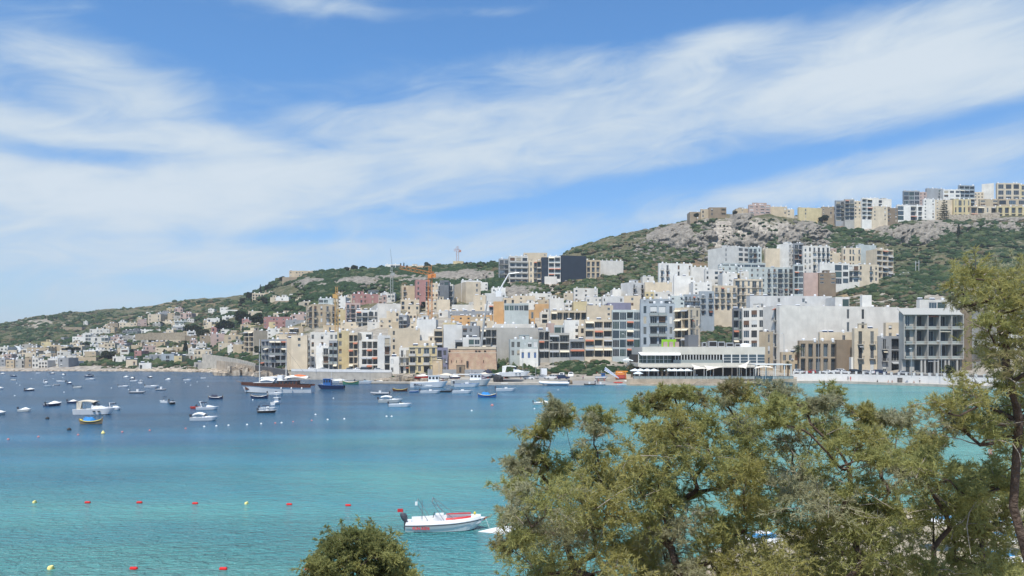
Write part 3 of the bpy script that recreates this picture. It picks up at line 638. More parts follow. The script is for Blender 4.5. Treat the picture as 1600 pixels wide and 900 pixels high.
B('''
# ---- hotel and middle left
478,488,526,475,515|B|dD|dwdd|24|beige-pink hotel with four window rows below the yellow-topped crane|nf=4
527,528,542,482,510|Y|.|w..|10|tan blank-walled block right of the hotel crane
539,540,563,473,512|Q|.|dDd|10|pinkish balcony block left of the white black-windowed block
549,550,591,459,482|P|.|w.ww.w.|8|deep pink block with a castellated roof below the green slope|opts=h
590,591,604,461,478|Q|.|Ww|8|light pink annex right of the castellated pink block
497,498,520,466,480|E||GG.||pale blue-white house above the hotel roof|D=545
527,527,540,464,482|V||w.||white house between hotel crane and castellated pink block|D=540
575,575,592,453,461|D||GGG||dark glazed penthouse behind the castellated pink block|D=590;opts=x
563,590,626,474,505|W||.|15|large white blank-sided block behind the black-windowed one|dep=14
555,556,594,484,512|V|.|DDDD|8|white block with big black balcony openings|nf=3
603,604,624,486,513|C|.|..w|8|cream rendered block with a roof cross below the orange crane|
623,623,636,492,514|G||DD||narrow grey block with dark balconies left of the orange crane
626,628,655,446,480|B|d|d.d|14|beige balcony building attached to the tall pink tower block|nf=4
648,650,672,437,480|P|.|w.D|12|tall dusty pink tower block beneath the orange crane jib|nf=5;opts=x
626,626,655,468,484|C||a.a.||cream arched ground block in front of the pink tower block
673,674,685,442,480|C|.|ww|8|slim cream apartment tower right of the orange crane mast
684,684,708,444,480|V||DDD||white apartment block with black window gaps right of the orange crane|nf=4
687,687,701,438,446|D||GG||dark penthouse on top of the black-windowed white block|D=478;opts=x
705,728,751,440,474|C|.|.w|20|large pale blank-sided block on the mid slope|dep=14
720,721,751,438,460|I||...w|10|bluish white upper block right of the dark penthouse|D=500
748,748,762,441,460|W||w.w||white house with stacked small windows left of the quarry face
682,683,703,468,488|C|w|...|10|cream blank house in the middle of town beside the crane
665,665,683,470,486|C||w.w||cream house with two windows at the foot of the orange crane
706,706,740,476,487|W||.....||long low white house under the large blank block|opts=x
740,740,759,461,487|C||..w.||tall cream blank house left of the orange hotel
757,758,791,458,474|I|.|...w|8|bluish white roof block below the quarry face
757,757,771,475,492|V||.L||white house with dark openings left of the orange hotel tower
627,627,651,490,508|C||w.ww||cream low house in the rooftops under the orange crane
650,650,684,491,503|B||w.w.w||beige roofscape house below the crane
685,685,700,486,496|W||w.||small white roof house right of the orange crane mast
699,700,769,486,497|G||w..w..w||long grey flat-roofed hall across the middle of town|opts=X
705,705,735,493,508|O||w.w.w||pale orange house left of the orange hotel
734,734,756,495,510|B||.w.||beige house between the two orange buildings
754,754,769,492,509|O||..||orange windowless house beside the orange hotel tower
# ---- front row left half
484,485,529,519,580|W|.|w.w.ww|8|broad white seafront block behind the blue fishing boat|nf=5
513,514,527,532,580|G||DL||glazed grey balcony bay on the broad white seafront block|nf=4;balc=g;D=339;opts=x
493,494,514,540,580|V||.D||lower white house with an awning terrace on the seafront|D=341;nf=3
526,527,546,517,580|Y|.|w.|8|yellow-cream blank seafront block, left of a loggia stack|nf=5
545,545,559,520,580|C||LL||seafront loggia stack with green-tinted openings|nf=5;D=337
558,558,566,532,582|I||.||thin bluish white stair tower on the seafront|opts=x
561,562,581,519,534|V||.G||white penthouse with a glass terrace on the seafront|D=345;opts=x
565,565,590,530,582|W||LLL||white seafront block with deep stacked black balconies|nf=4
589,590,610,524,582|I||.D|8|bluish white seafront block with balconies on its right|nf=4
598,606,656,513,560|C|.|.w......|6|huge cream blank party wall above the yellow balcony house|D=345
609,609,624,557,585|V||w.||small white gabled seafront house right of the blue doors|nf=2;cat=house;name=seafront_house
623,624,641,543,584|W||dd||white three-storey balcony house left of the yellow one|nf=3;balc=r
638,639,683,540,584|Y||DwDw||yellow seafront house with long balconies and yellow bands|nf=3;opts=e;balc=s
682,683,699,543,584|L||Dw||lilac-blue house squeezed beside the stone fort|nf=3
651,651,681,499,540|I||....||tall bluish white blank tower above the yellow house|D=350
678,678,692,514,545|C||L||narrow cream house with stacked brown balconies|D=346;nf=3
655,655,680,532,548|C||.w.||low cream roof house behind the yellow seafront house|D=342
692,693,723,507,548|I||...|6|large lilac-white blank block above the stone fort|D=345
711,711,724,531,548|G||L||small grey glazed bay beside the awning terrace|D=340;nf=1
722,722,749,509,533|G||Ww.||grey upper storeys with wide window above the awning terrace|D=344
722,723,750,527,549|I||.GG||pale terrace house with a striped awning above the stone fort|D=339;nf=2
751,751,776,512,552|N||LLL||concrete block with dark balconies behind the slanted crane|D=339;nf=3;balc=r
# ---- front row middle
774,776,842,512,560|N||.....|4|long windowless concrete wall of an unfinished building|D=338
770,771,836,506,520|W||......|5|long low white building behind the concrete wall|D=352
795,797,841,530,559|E|.|ww.WW|6|pale blue-white two-storey seafront house with blue windows|D=329;nf=2;col2=E
812,812,841,545,560|V||bbb||white lean-to with bright blue shutters under the pale house|D=326;nf=1;opts=x
841,842,859,515,560|N|.|LL|6|narrow concrete frame with three floors of black openings|nf=3;D=334
857,858,890,520,559|N|.|LL|4|unfinished concrete block with two wide dark loggias|nf=3;D=333;opts=x
890,890,914,530,558|G|.|L||low grey glazed house with a roof railing|nf=2;D=334
881,882,905,500,532|V||..w|6|white house with a zigzag outside stair behind the unfinished blocks|D=346
866,866,888,508,522|E||GG||small pale glass house behind the unfinished blocks|D=350
855,855,867,505,522|Q||.||narrow pinkish house behind the black-opening frame|D=352
904,904,916,509,536|C||w||narrow cream house left of the cream balcony block|D=344
913,914,957,499,558|C|.|LLL|3|cream seafront block with four floors of broad balconies|nf=4;D=331;balc=s
956,957,1001,484,558|E|.|GGLG|3|blue-glass seafront apartment block with pale frames|nf=5;D=330;balc=g;opts=x
1000,1001,1055,474,558|S|.|wDDw|3|grey-blue seafront block with black windows and white balconies|nf=5;D=328;balc=g
1054,1076,1094,480,558|C|LL|dw|40|cream corner apartment block with dark curved balconies|nf=5;D=322;balc=r
# ---- orange hotel and its neighbours
770,771,787,471,512|O||..||blank orange tower of the hillside hotel|opts=x
786,786,836,484,515|O||w.wwww||orange hillside hotel body with a row of dark windows|opts=x;nf=2
788,788,826,474,486|E||GGGGG||glazed rooftop restaurant on the orange hotel|D=398;nf=1;opts=x
835,836,881,475,497|O||.....|4|long plain orange wall building right of the hotel
860,861,917,485,500|C||LLLLLL|4|cream row with a line of identical loggias|nf=1;D=388
916,917,958,477,513|C||..w|4|tall cream blank-walled building above the seafront balconies|D=370
''')
B('''
# ---- quarry-top flats
779,780,796,404,444|G|.|DD|10|grey balcony flats at the left end of the hilltop apartments|nf=5;D=566
794,796,825,400,444|W|.|DDD|8|white hilltop flats with wide windows in three columns|nf=5;D=560;balc=s
817,818,855,395,412|C||w...w||top storeys of the pale hilltop flats with one square window|D=585
825,826,841,407,444|C||wD||cream hilltop flats with small dark windows|nf=4;D=562
838,839,852,407,444|B||LL||beige hilltop flats with brown loggias left of the navy block|nf=4;D=560
846,846,861,402,450|K||..||narrow navy blank block left of the white grid facade|D=556;opts=x
856,857,876,400,436|V||LL||white grid facade of loggias between the navy blocks|nf=4;D=553;balc=g
851,851,870,432,447|W||..||white windowless base block under the loggia grid|D=550;opts=x
869,875,916,399,444|K|.|......|12|huge dark navy blank-walled hilltop block|D=555;opts=x
915,916,938,406,443|B||aaa||unfinished block with brown arched openings right of the navy wall|nf=4;D=560
936,937,974,407,436|W||.....|8|blank pale hilltop block right of the brown arched block|D=572
# ---- centre rooftops
896,897,934,450,472|W|.|w.w.w|10|white stepped house left of the dry bank|D=470
859,859,881,466,482|W||...||small white roof house with a dome above the orange wall|D=415
896,896,917,471,482|Y||..||yellow low house above the loggia row|D=410
916,916,941,464,482|W||w.sw||white house with small scattered windows above the cream wall|D=415
940,940,975,463,484|I||s..w||pale bluish rooftop house right of the scattered-window house|D=415
957,957,971,452,466|W||..||little white cube house on the dry bank|D=455
950,950,986,473,486|L||....||long low purplish-grey rooftop building|D=385;opts=x
970,985,1010,441,480|I|.|dd|30|white-blue block with two balconies on the edge of the bank|D=455
1007,1008,1050,441,462|C||....|6|wide cream blank upper wall in the middle of the hillside|D=452
1007,1008,1022,456,472|Y||ww||yellow patch house with two small windows|D=440
1021,1021,1050,456,473|W||w.w||white house with dark windows beside the yellow patch house|D=441
1000,1001,1050,467,484|S||.G.G||slate rooftops behind the grey-blue seafront block|D=372
1047,1048,1069,462,486|E||w.w||pale blue house left of the slate blue balcony block|D=400
1068,1069,1094,460,496|S||dddd||slate blue block with rows of small balconies|nf=4;D=402
1092,1093,1116,455,494|S||dd||lighter slate block with two balcony columns|nf=4;D=405;col2=E
1028,1030,1082,411,452|V|.|dd.w.w|12|white stepped apartment block at the top left of the white cluster|nf=4;D=498
1052,1053,1085,431,460|V||...w||white blank-walled block in front of the stepped white one|D=468
1079,1080,1107,417,440|W||..w|8|white low house right of the stepped white block|D=500
1083,1083,1112,441,462|V||w.w||white house with a pink roof terrace|D=455
1101,1102,1130,421,446|V|.|w.WW|8|white house with a long sunlit roof slab|D=482
1129,1129,1152,427,449|V||.s.||white blank house left of the yellow terrace house|D=468
1136,1136,1160,427,442|Y||w.G||yellow terrace house with a glazed end|D=474
1114,1115,1152,446,485|C|.|dddd|6|cream apartment row with yellowish gables above the shrubs|nf=4;D=420
1146,1148,1192,436,484|C|.|DdwDd|6|cream and yellow apartment block with black balcony doors|nf=4;D=428;opts=e
# ---- big hillside white blocks
1106,1144,1171,384,424|V|.w|.WW|28|large white block with a blank left wall below the crag|nf=5;D=556
1169,1170,1190,386,420|E||DDw||pale greenish grey end block joined to the large white block|nf=4;D=552
1195,1196,1218,388,420|C||...|6|cream blank wall left of the stepped white tower|D=556
1214,1232,1247,380,424|V|.|wWW|35|stepped white tower block with a blank left wall|nf=6;D=552
1240,1241,1255,380,430|G||DL||grey balcony tower right of the stepped white tower|nf=6;D=549
1122,1123,1153,415,432|E||ww.w.w||pale blue left wing of the long hillside hotel|nf=2;D=492
1129,1129,1196,411,424|E||GGGGGG||glass-railed terrace storey of the long hillside hotel|nf=1;D=505;opts=x
1152,1153,1241,417,466|E|.|w.wwwddDdD|5|long pale blue-green hillside hotel with many small windows|nf=6;D=487;balc=r
1240,1241,1255,413,460|E|.|LG|8|pale corner block with glazed ends right of the long hotel|nf=5;D=485
1254,1255,1297,384,432|W|.|wwdddd|6|white apartment block with dark squares under the crag|nf=5;D=543
1295,1295,1307,388,398|Q||ww||small pinkish beige roof block under the crag|D=560
1295,1295,1318,395,420|C||w.w||cream house right of the dark-squared white block|D=548
1316,1317,1345,387,420|C||w.ww.w|6|sandy cream block with paired small windows|nf=3;D=545
1337,1342,1369,382,414|E|w|...|18|tall pale block with a green-white gable wall|D=552
1353,1370,1396,389,434|C|.|LLL|20|beige apartment block with four floors of dark loggias|nf=5;D=532;balc=s
1280,1281,1327,411,444|V|.|..GW|8|modern white house with blue-green windows by the road bend|nf=3;D=508
1255,1256,1281,426,445|Q||...||salmon blank wall building left of the yellow digger|D=500;opts=x
1280,1280,1306,426,445|U||W.W||brown house with yellow base behind the yellow digger|D=498
1322,1323,1343,413,441|W||DD||white house with black windows between the dark trees|nf=3;D=512
1340,1341,1373,413,441|C||w.dw|6|ornate cream house with carved balconies|nf=3;D=512
# ---- right seafront
1144,1146,1163,482,562|D||LG||dark glazed stack at the left of the huge white building|D=345;nf=5;balc=g
1160,1197,1208,480,562|W|WWW|.|48|huge white building left wing with tall narrow windows|D=334;nf=5
1192,1218,1405,477,583|W|.d|....ww..|14|huge blank white seafront building with a few small windows|nf=5;D=322;dep=20
1166,1172,1300,462,486|I|.|...w..w...|5|set-back upper storey running behind the huge white building|D=362
1305,1305,1327,464,480|V||.G||white roof pavilion on the huge white building|D=350;opts=x
1346,1347,1362,461,480|V||..||square white lift tower on the huge white building|D=338;opts=x
1186,1195,1208,518,575|B|.|w|30|tan stone house wedged against the huge white building|D=318;nf=3
1220,1221,1249,550,581|B||www||low beige house behind the slim palm|nf=2;D=312
1248,1249,1308,532,581|T||aaaaa||tan building with black arched openings and a long balcony|nf=2;D=309
1306,1307,1341,531,581|U||...o||brown stone windowless building with a dark gateway|nf=2;D=308;opts=x
1280,1281,1341,519,536|C||..w.||low cream roof building above the tan arches|D=314
1329,1330,1342,558,582|V||.b||small white garage at the promenade|nf=1;D=303;cat=garage;name=garage;opts=x
1334,1335,1372,513,583|C|.|dd|4|cream house with dark red balcony edges on the promenade|nf=3;D=302;opts=h
1371,1372,1412,525,583|G|.|dL|4|grey house with a dark loggia on the promenade|nf=3;D=302
1383,1384,1412,504,530|C||w.||cream roof room with a white awning above the grey house|D=309;opts=x
''')
B('''
1436,1437,1532,468,500|W|.|.GG.GG.|8|white set-back penthouse floor on the concrete apartment block|D=300;nf=2
1500,1518,1560,480,584|U|.|GG|50|brown concrete side wing with tall glazed corner windows|D=281;nf=5
1555,1556,1620,500,596|V||w.w.||pale building half hidden behind the tall tamarisk on the right|D=300
# ---- ridge top
1078,1078,1094,331,343|T||.w||small stone house at the left end of the right ridge|D=668;name=ridge_house;cat=house
1094,1095,1109,327,341|B||w.||pale stone house second from the left on the right ridge|D=666;name=ridge_house;cat=house
1108,1108,1135,324,338|U||w.o||brown ruin-like stone house on the right ridge|D=664;name=ridge_house;cat=house;opts=x
1150,1150,1170,326,336|B||.w.||low beige house left of the white ridge house|D=664;name=ridge_house;cat=house
1169,1170,1204,320,335|Q||WwWW||whitish pink ridge house with broad windows above the crag|D=660;name=ridge_house;cat=house;opts=h
1179,1180,1198,317,322|Q||..||top storey of the whitish pink ridge house|D=663;name=ridge_house;cat=house;opts=x
1203,1204,1230,323,336|B||...w||long beige ridge house right of the pinkish one|D=662;name=ridge_house;cat=house
1229,1230,1241,327,338|C||w.||little cream ridge house before the gap|D=662;name=ridge_house;cat=house
1246,1248,1284,324,348|Y|.|.w...|10|blank yellow-cream block on the ridge|D=660
1283,1284,1307,323,342|T||w.ww||tan ridge block with square windows|D=664
1305,1306,1321,313,345|G|.|DD|8|grey ridge block with dark terraces|nf=5;D=660
1319,1320,1335,311,344|N||DD||bare concrete ridge block with a broken roof frame|nf=5;D=658
1334,1334,1346,314,342|C||ww||cream slim ridge house between the tower blocks|D=664
1345,1347,1363,309,343|V|.|LL|10|white ridge block with four stacked loggias|nf=5;D=662;balc=g
1362,1362,1373,309,328|W||.||white blank rear block on the ridge|D=672
1371,1371,1393,311,328|W||G..||white ridge block with slanting dark window bands|D=674
1362,1363,1387,322,345|C||w.w|6|cream ridge house in front of the white ones|D=663
1386,1386,1403,325,348|U||w.w||brownish ridge house left of the cliff-edge terrace house|D=665
1411,1412,1437,298,326|G||GGG||grey ridge apartment with long window bands|nf=4;D=688
1436,1436,1448,300,325|Q||ww||pinkish narrow ridge block|D=690
1447,1448,1475,294,324|G|.|..G|8|grey rounded top block on the right ridge|D=694
1474,1474,1501,296,322|V||WWW||white ridge block with black horizontal windows|nf=4;D=690
1498,1499,1523,289,322|S|.|LLL|8|dark slate ridge block with glass terraces|nf=5;D=690;balc=g
1522,1522,1537,300,320|C||www||small cream ridge house with three windows|D=695
1400,1402,1443,320,344|V|.|G.La|8|white ridge house with arches right at the cliff edge|nf=3;D=672
1442,1443,1461,311,342|V||w.w||white stepped ridge house left of the araucaria|D=676
1460,1461,1490,312,344|C||w.w.||sandy cream ridge building behind the araucaria|D=678
1489,1490,1517,311,344|Y||wWww||warm cream ridge building right of the araucaria|nf=3;D=676
1534,1553,1562,286,325|W|.|..|60|tall pale blank ridge tower on the right|D=694;opts=x
1557,1558,1594,286,325|C||WWW||ridge block with white window bands near the right edge|nf=4;D=692
1593,1594,1625,288,325|Y||WW||yellow ridge block at the right edge|nf=4;D=692
1516,1517,1559,322,343|C||LLwL|4|cream ridge terrace with white framed glazing|nf=2;D=674
1530,1531,1560,311,328|B||W.W||beige ridge house with a shaded veranda|D=684
1558,1559,1620,311,330|B||WWWW||beige ridge row with long balconies|nf=2;D=684
1557,1558,1620,322,343|Y||aaaaaa||yellow ridge arcade of round arches at the cliff edge|nf=2;D=673
# ---- left and middle skyline
502,502,515,427,436|V||ww||white skyline house right of the ridge mansion|D=755;name=skyline_house;cat=house
513,514,537,421,434|C||w.ww||cream skyline house with a stepped roof|D=758;name=skyline_house;cat=house
538,538,549,418,431|B||w||beige skyline house behind round trees|D=760;name=skyline_house;cat=house
545,546,562,420,431|V||w.w||white skyline house with reddish windows|D=757;name=skyline_house;cat=house
577,577,594,418,429|C||ww.||cream skyline house between two dark tree clumps|D=756;name=skyline_house;cat=house
601,602,626,413,428|V||.GG||modern white skyline house with a big glass front|D=756;name=skyline_house;cat=house;nf=2
634,634,664,415,427|C||w.w.w||long cream skyline house right of the cypresses|D=750;name=skyline_house;cat=house
671,671,691,414,424|B||..w||beige skyline house half hidden in trees|D=745;name=skyline_house;cat=house
700,700,718,414,423|C||w.w||pale skyline house left of the cross-shaped crane|D=740;name=skyline_house;cat=house
708,708,724,408,418|Y||..||skyline house directly under the cross-shaped crane|D=745;name=skyline_house;cat=house;opts=x
728,728,742,413,422|C||.w.||cream skyline house between dark bushes|D=732;name=skyline_house;cat=house
762,762,776,412,424|Q||w.w||pinkish skyline house left of the hilltop flats|D=722;name=skyline_house;cat=house
''')
B('''
592,593,612,497,514|C||w.w||cream roofscape house under the house with the roof cross|
612,612,632,503,515|B||.w||beige low roof house above the huge cream party wall|
640,641,668,500,515|C|.|w.w.|6|cream low house peeping over the tall bluish blank tower|
574,574,594,503,516|W||.w.||white low roof house behind the seafront loggia stack|
532,533,560,503,518|C||w.w.||cream flat house under the pinkish balcony block|
505,505,533,508,520|B||.w.w||beige flat house below the beige-pink hotel|
636,636,655,476,494|C||w.w||cream house immediately below the arched ground block|
703,704,728,484,495|C||w.w||cream house beneath the large pale blank-sided block|
692,692,712,504,516|Y||w.||yellowish roof room above the lilac-white blank block|D=352
736,736,772,501,514|C||..w.||cream low roofline left of the blank orange tower's foot|D=356
800,801,836,462,476|C||.w..|4|cream house at the foot of the quarry bank|
826,827,862,458,472|W||w..w|6|white low house right of the quarry bank foot|
840,840,866,468,482|B||.w.||beige house above the plain orange wall|
880,881,900,458,472|C||w.w||cream cube house on the dry bank left of the white stepped house|
930,931,958,466,480|C||w.w|6|cream house below the little white cube house|
974,975,1001,462,480|C||.w.||pale cream house left of the wide cream hillside wall|D=430
1050,1051,1070,446,466|W||.w||white house right under the wide cream hillside wall|
1108,1108,1126,436,452|W||w.||white stair house in the middle of the white cluster|
1156,1157,1170,424,440|W||w.||white house between yellow terrace house and long hillside hotel|D=470
340,341,362,536,551|C||w.w|8|cream house just above the coast road bend|
364,364,384,538,556|B||.w||beige house behind the coast road cars|
436,437,455,512,526|B||w.w||beige stone house above the curved glazed balconies|
454,455,480,524,545|C||.w.||cream roof house behind the tall cream-white block|D=352
112,113,130,556,566|C||w.w||cream house low by the first large dark pine|
132,132,150,549,560|B||.w||beige house tucked under the long white villa|
176,176,196,557,568|W||w.w||white house behind the shore scrub left of the salmon house|
196,197,214,562,573|C||.w|8|cream boathouse left of the deep pink annex|name=boathouse;cat=house
302,303,322,566,577|N||w.||rough concrete boathouse on the rocks under the coast road|name=boathouse;cat=house
306,307,322,536,548|W||w.w||white house under the rounded tan stone house|
284,284,300,538,550|B||w||tan cube house right of the cream three-window terrace|
228,229,248,526,537|W||w.w||white house at the foot of the long field wall|
146,146,166,538,548|C||w..||cream house between tall white villa and round tree|
60,61,80,553,562|C||w.w||cream house in the thick of the left village|
26,27,44,545,553|W||w.||white house right of the curved white canopy|
''')
# ---- dense infill of small houses; each labelled from the nearest unmistakable neighbour
SHORT={}
def shortn(l):
    import re
    s=re.split(r' (?:with|above|below|behind|right|left|beside|in|on|at|near|between|of|among|joined|under|by|before|amid|just|immediately|alone|tucked|belonging|crowning|closest|wedged|standing|from|and)\b',l)[0]; return s
for r,*_ in BUILT:
    s=shortn(r['label']); SHORT.setdefault(s,[]).append(r)
LMK=[(v[0],k) for k,v in SHORT.items() if len(v)==1 and 2<=len(k.split())<=6]
def infill(x0,x1,y0,y1,cnt,wm,hm,seed,stonly=False):
    rnd=random.Random(seed); made=0; tries=0; cn={'C':'cream','W':'white','B':'beige','T':'tan','V':'bright white','G':'grey','Y':'yellowish','Q':'pale pink','N':'bare concrete'}
    while made<cnt and tries<cnt*14:
        tries+=1; px=rnd.uniform(x0,x1); py=rnd.uniform(y0,y1); D=hit(px,py)
        if D is None or D>900: continue
        x=D*(px-800)/F; w=rnd.uniform(*wm); h=rnd.choice(hm)
        ok=all(abs(x+w/2*0-(f[0]+f[4][0]*f[2]/2))>(w+f[2])*.36 or abs(D-f[1])>8.5 for f in FT)
        if not ok: continue
        col=rnd.choice('CCCWWBBTVYQGN' if not stonly else 'CCCCWWWBBV'); n=rnd.choice((1,2,2,3,3)); ch=rnd.choice('wwwWsda') if h>3.5 else rnd.choice('wwa'); row=''.join(rnd.choice((ch,ch,'.')) if i else ch for i in range(n))
        cx,cz=x+w/2,Gs(px,D)+h/2; best=sorted(LMK,key=lambda q:(q[0].location.x-cx)**2+(q[0].location.z-cz)**2*2+((q[0].location.y-D)*.6)**2)
        sh={'w':'windowed','W':'wide-windowed','s':'small-windowed','d':'balconied','a':'arched'}[ch]; size='low' if h<3.6 else 'two-storey' if h<7 else 'three-storey'
        lab=None
        for lm,nm in best[:6]:
            dx=cx-lm.location.x; dz=cz-lm.location.z; rel=('right of' if dx>0 else 'left of') if abs(dx)>abs(dz)*1.2 else ('above' if dz>0 else 'below')
            for t in (f'{size} {cn[col]} {sh} house {rel} the {nm}',f'{size} {cn[col]} house with {n} openings {rel} the {nm}'):
                if t not in LABELS and len(t.split())<=16: lab=t; break
            if lab: break
        if not lab: continue
        k=F/D; xr=px+w*k; yt=HY-(Gs(px,D)+h-H)*k; xc=px
        if rnd.random()<.4: xc=px+rnd.uniform(.15,.4)*w*k
        bld(px,xc,xr,yt,py,col,rnd.choice(('.','w')),row,rnd.uniform(8,26) if xc>px else rnd.uniform(-2,6),lab,nf=1 if h<3.6 else 2 if h<7 else 3,D=D,dep=rnd.uniform(5,8),opts='',name='village_house' if x1<420 else 'town_house',cat='house')
        r,C,Lr,Ll,zp,u,l,_=BUILT[-1]; FT.append((C.x,C.y,Lr,Ll,u,l)); made+=1
    print('infill',made)
FT=[(C.x,C.y,Lr,Ll,u,l) for r,C,Lr,Ll,zp,u,l,D in BUILT]
infill(-5,112,546,573,26,(5,9),(3,3.4,5.6),1)
infill(112,330,505,570,46,(5,10),(3,3.4,5.6,6.2),2)
infill(200,400,488,545,16,(6,11),(3.2,5.8),3)
infill(420,1000,462,512,46,(6,11),(3,3.3,6,6.4),4,True)
infill(330,470,505,555,12,(6,10),(3,5.8),5)
infill(1000,1110,440,480,10,(6,9),(3,6),6,True)
# ------------------------------------------------ cliffs, outcrops, boulders, scrub
M_ROCK=mat('weathered_limestone',(.33,.30,.255),.95,.5,.35,col2=(.16,.145,.125),stain=.5,spec=.1,bump=.9,bscale=1.2)
M_ROCKL=mat('shore_limestone',(.50,.43,.34),.95,.4,.7,col2=(.25,.20,.15),spec=.1,bump=.8,bscale=2)
for n_ in M_ROCK.node_tree.nodes:
    if n_.type=='BUMP': n_.inputs['Distance'].default_value=1.5
def cliff(top,bot,name,depth=5,seed=1,caves=(),step=1.3):
    tx=[t[0] for t in top]; x0,x1=tx[0],tx[-1]; n=int((x1-x0)/1.0); px=np.linspace(x0,x1,n)
    ty=np.interp(px,tx,[t[1] for t in top]); by=np.interp(px,[t[0] for t in bot],[t[1] for t in bot])
    Dt=np.array([hit(a,b) or 655 for a,b in zip(px,ty)]); Db=np.array([hit(a,b) or 620 for a,b in zip(px,by)])
    k=np.ones(15)/15; Dt=np.convolve(np.pad(Dt,7,'edge'),k,'valid'); Db=np.convolve(np.pad(Db,7,'edge'),k,'valid'); Db=np.minimum(Db,Dt-4)
    Zt=H+Dt*(HY-ty)/F+.6; Zb=H+Db*(HY-by)/F-3
    nv=int(max(8,(Zt-Zb).max()/.8)); v=np.linspace(0,1,nv)[:,None]
    Dm=Dt-3+0*Db
    prof=np.clip(v*1.0,0,1)
    DD=Db[None]+(Dt-Db)[None]*(prof**2.2); ZZ=Zb[None]+(Zt-Zb)[None]*v
    XX=DD*(px[None]-800)/F; s=np.cumsum(np.concatenate([[0],np.diff(px)*Db[1:]/F]))[None]+0*v
    a=fbm(s/9,ZZ/7,3,seed); r=1-np.abs(fbm(s/4.5+a*2,ZZ/6,4,seed+5)-.5)*2; blk=fbm(s/2.2,ZZ/1.8,3,seed+9)
    disp=(a-.5)*depth*1.6+(r-.75)*depth*.7+(blk-.5)*2.2
    cav=fbm(s/6,ZZ/4.5,3,seed+30); disp-=np.clip((cav-.6)/.08,0,1)*3.6
    for (cx,cy,rx,ry,dp) in caves:
        PYc=HY-(ZZ-H)*F/DD; q=((px[None]-cx)/rx)**2+((PYc-cy)/ry)**2; disp-=np.clip((1.25-q)/.4,0,1)*dp
    edge=np.clip(np.minimum(px-x0,x1-px)/12,0,1)[None]; disp=disp*edge*np.clip((1-v)*5,0,1)*np.clip(.4+v*3,0,1)
    DD2=DD-disp-1.2*edge; ZZ2=ZZ+(fbm(s/3,ZZ/3+9,3,seed+2)-.5)*1.5*edge
    V=np.stack([XX,DD2,ZZ2],-1); back=np.stack([XX[-1]*1.012,Dt+8,Zt-1.5],-1)[None]; V=np.concatenate([V,back]).reshape(-1,3)
    nr=nv+1; ii=np.arange(nr*n).reshape(nr,n); Q=np.stack([ii[:-1,:-1],ii[:-1,1:],ii[1:,1:],ii[1:,:-1]],-1).reshape(-1,4)
    obj(name,npmesh(name,V,Q,M_ROCK,False),kind='structure')
cliff([(1010,366),(1050,351),(1085,343),(1120,338),(1165,333.5),(1210,335),(1250,340),(1285,352),(1302,366)],[(1010,374),(1050,388),(1085,396),(1120,388),(1165,386),(1210,390),(1250,384),(1285,382),(1302,382)],'rock_cliff',9,3,caves=[(1173,348,3,8,9),(1168,366,7,4,7),(1130,372,9,4,5),(1240,352,3,5,4)])
cliff([(1362,360),(1380,350),(1400,346),(1450,345),(1500,346),(1560,341),(1650,340)],[(1362,368),(1380,374),(1400,378),(1440,382),(1470,370),(1500,367),(1560,364),(1650,362)],'rock_cliff',8,11,caves=[(1517,362,10,6,6),(1436,368,5,4,4),(1410,366,4,3,4)])
cliff([(455,438),(480,432),(505,436),(520,442)],[(455,446),(480,450),(505,450),(520,448)],'rock_outcrop',3,21)
cliff([(515,440),(540,433),(575,431),(600,429),(640,429),(690,425),(730,421),(772,423)],[(515,446),(540,447),(575,446),(600,444),(640,444),(690,442),(730,440),(772,436)],'rock_outcrop',3.5,25)
cliff([(782,448),(800,444),(830,446),(852,452)],[(782,462),(800,468),(830,466),(852,458)],'quarry_face',3,31)
cliff([(1250,386),(1275,381),(1300,384),(1325,392)],[(1250,390),(1275,392),(1300,396),(1325,398)],'rock_outcrop',3,41)
FOOT=[]
for r,C,Lr,Ll,zp,u,l,D in BUILT:
    FOOT.append((C.x,C.y,Lr,Ll,u,l))
FA=np.array([(f[0],f[1],f[2],f[3],f[4][0],f[4][1],f[5][0],f[5][1]) for f in FOOT])
def free(x,y,mg=2.):
    dx=x-FA[:,0]; dy=y-FA[:,1]; a=dx*FA[:,4]+dy*FA[:,5]; b=dx*FA[:,6]+dy*FA[:,7]
    return not bool(np.any((a>-mg)&(a<FA[:,2]+mg)&(b>-mg)&(b<FA[:,3]+mg)))
def ico(sub):
    bm=bmesh.new(); bmesh.ops.create_icosphere(bm,subdivisions=sub,radius=1); v=np.array([tuple(a.co) for a in bm.verts]); f=np.array([[a.index for a in q.verts] for q in bm.faces]); bm.free(); return v,f
IV,IF=ico(2); IV1,IF1=ico(1)
def scatter(name,pts,mats,rx,rz,jit,lo=False,kind='stuff',smooth=False):
    """pts: rows of x,y,z,r,material"""
    iv,jf=(IV1,IF1) if lo else (IV,IF); protos=[iv*(1+NR.uniform(-jit,jit,(len(iv),1))) for _ in range(14)]
    Vs=[];Fs=[];Ms=[];n=0
    for i,(x,y,z,r,mi) in enumerate(pts):
        p=protos[i%14]; a=NR.uniform(0,6.28); c,s=math.cos(a),math.sin(a); sx_,sy_,sz_=r*NR.uniform(.8,1.3)*rx,r*NR.uniform(.8,1.2)*rx,r*NR.uniform(.75,1.25)*rz
        q=np.stack([(p[:,0]*c-p[:,1]*s)*sx_+x,(p[:,0]*s+p[:,1]*c)*sy_+y,p[:,2]*sz_+z+sz_*.25],-1)
        Vs.append(q); Fs.append(jf+n); Ms.append(np.full(len(jf),int(mi))); n+=len(iv)
    me=npmesh(name,np.concatenate(Vs),np.concatenate(Fs),mats,smooth,np.concatenate(Ms).astype(np.int32),tri=True)
    return me
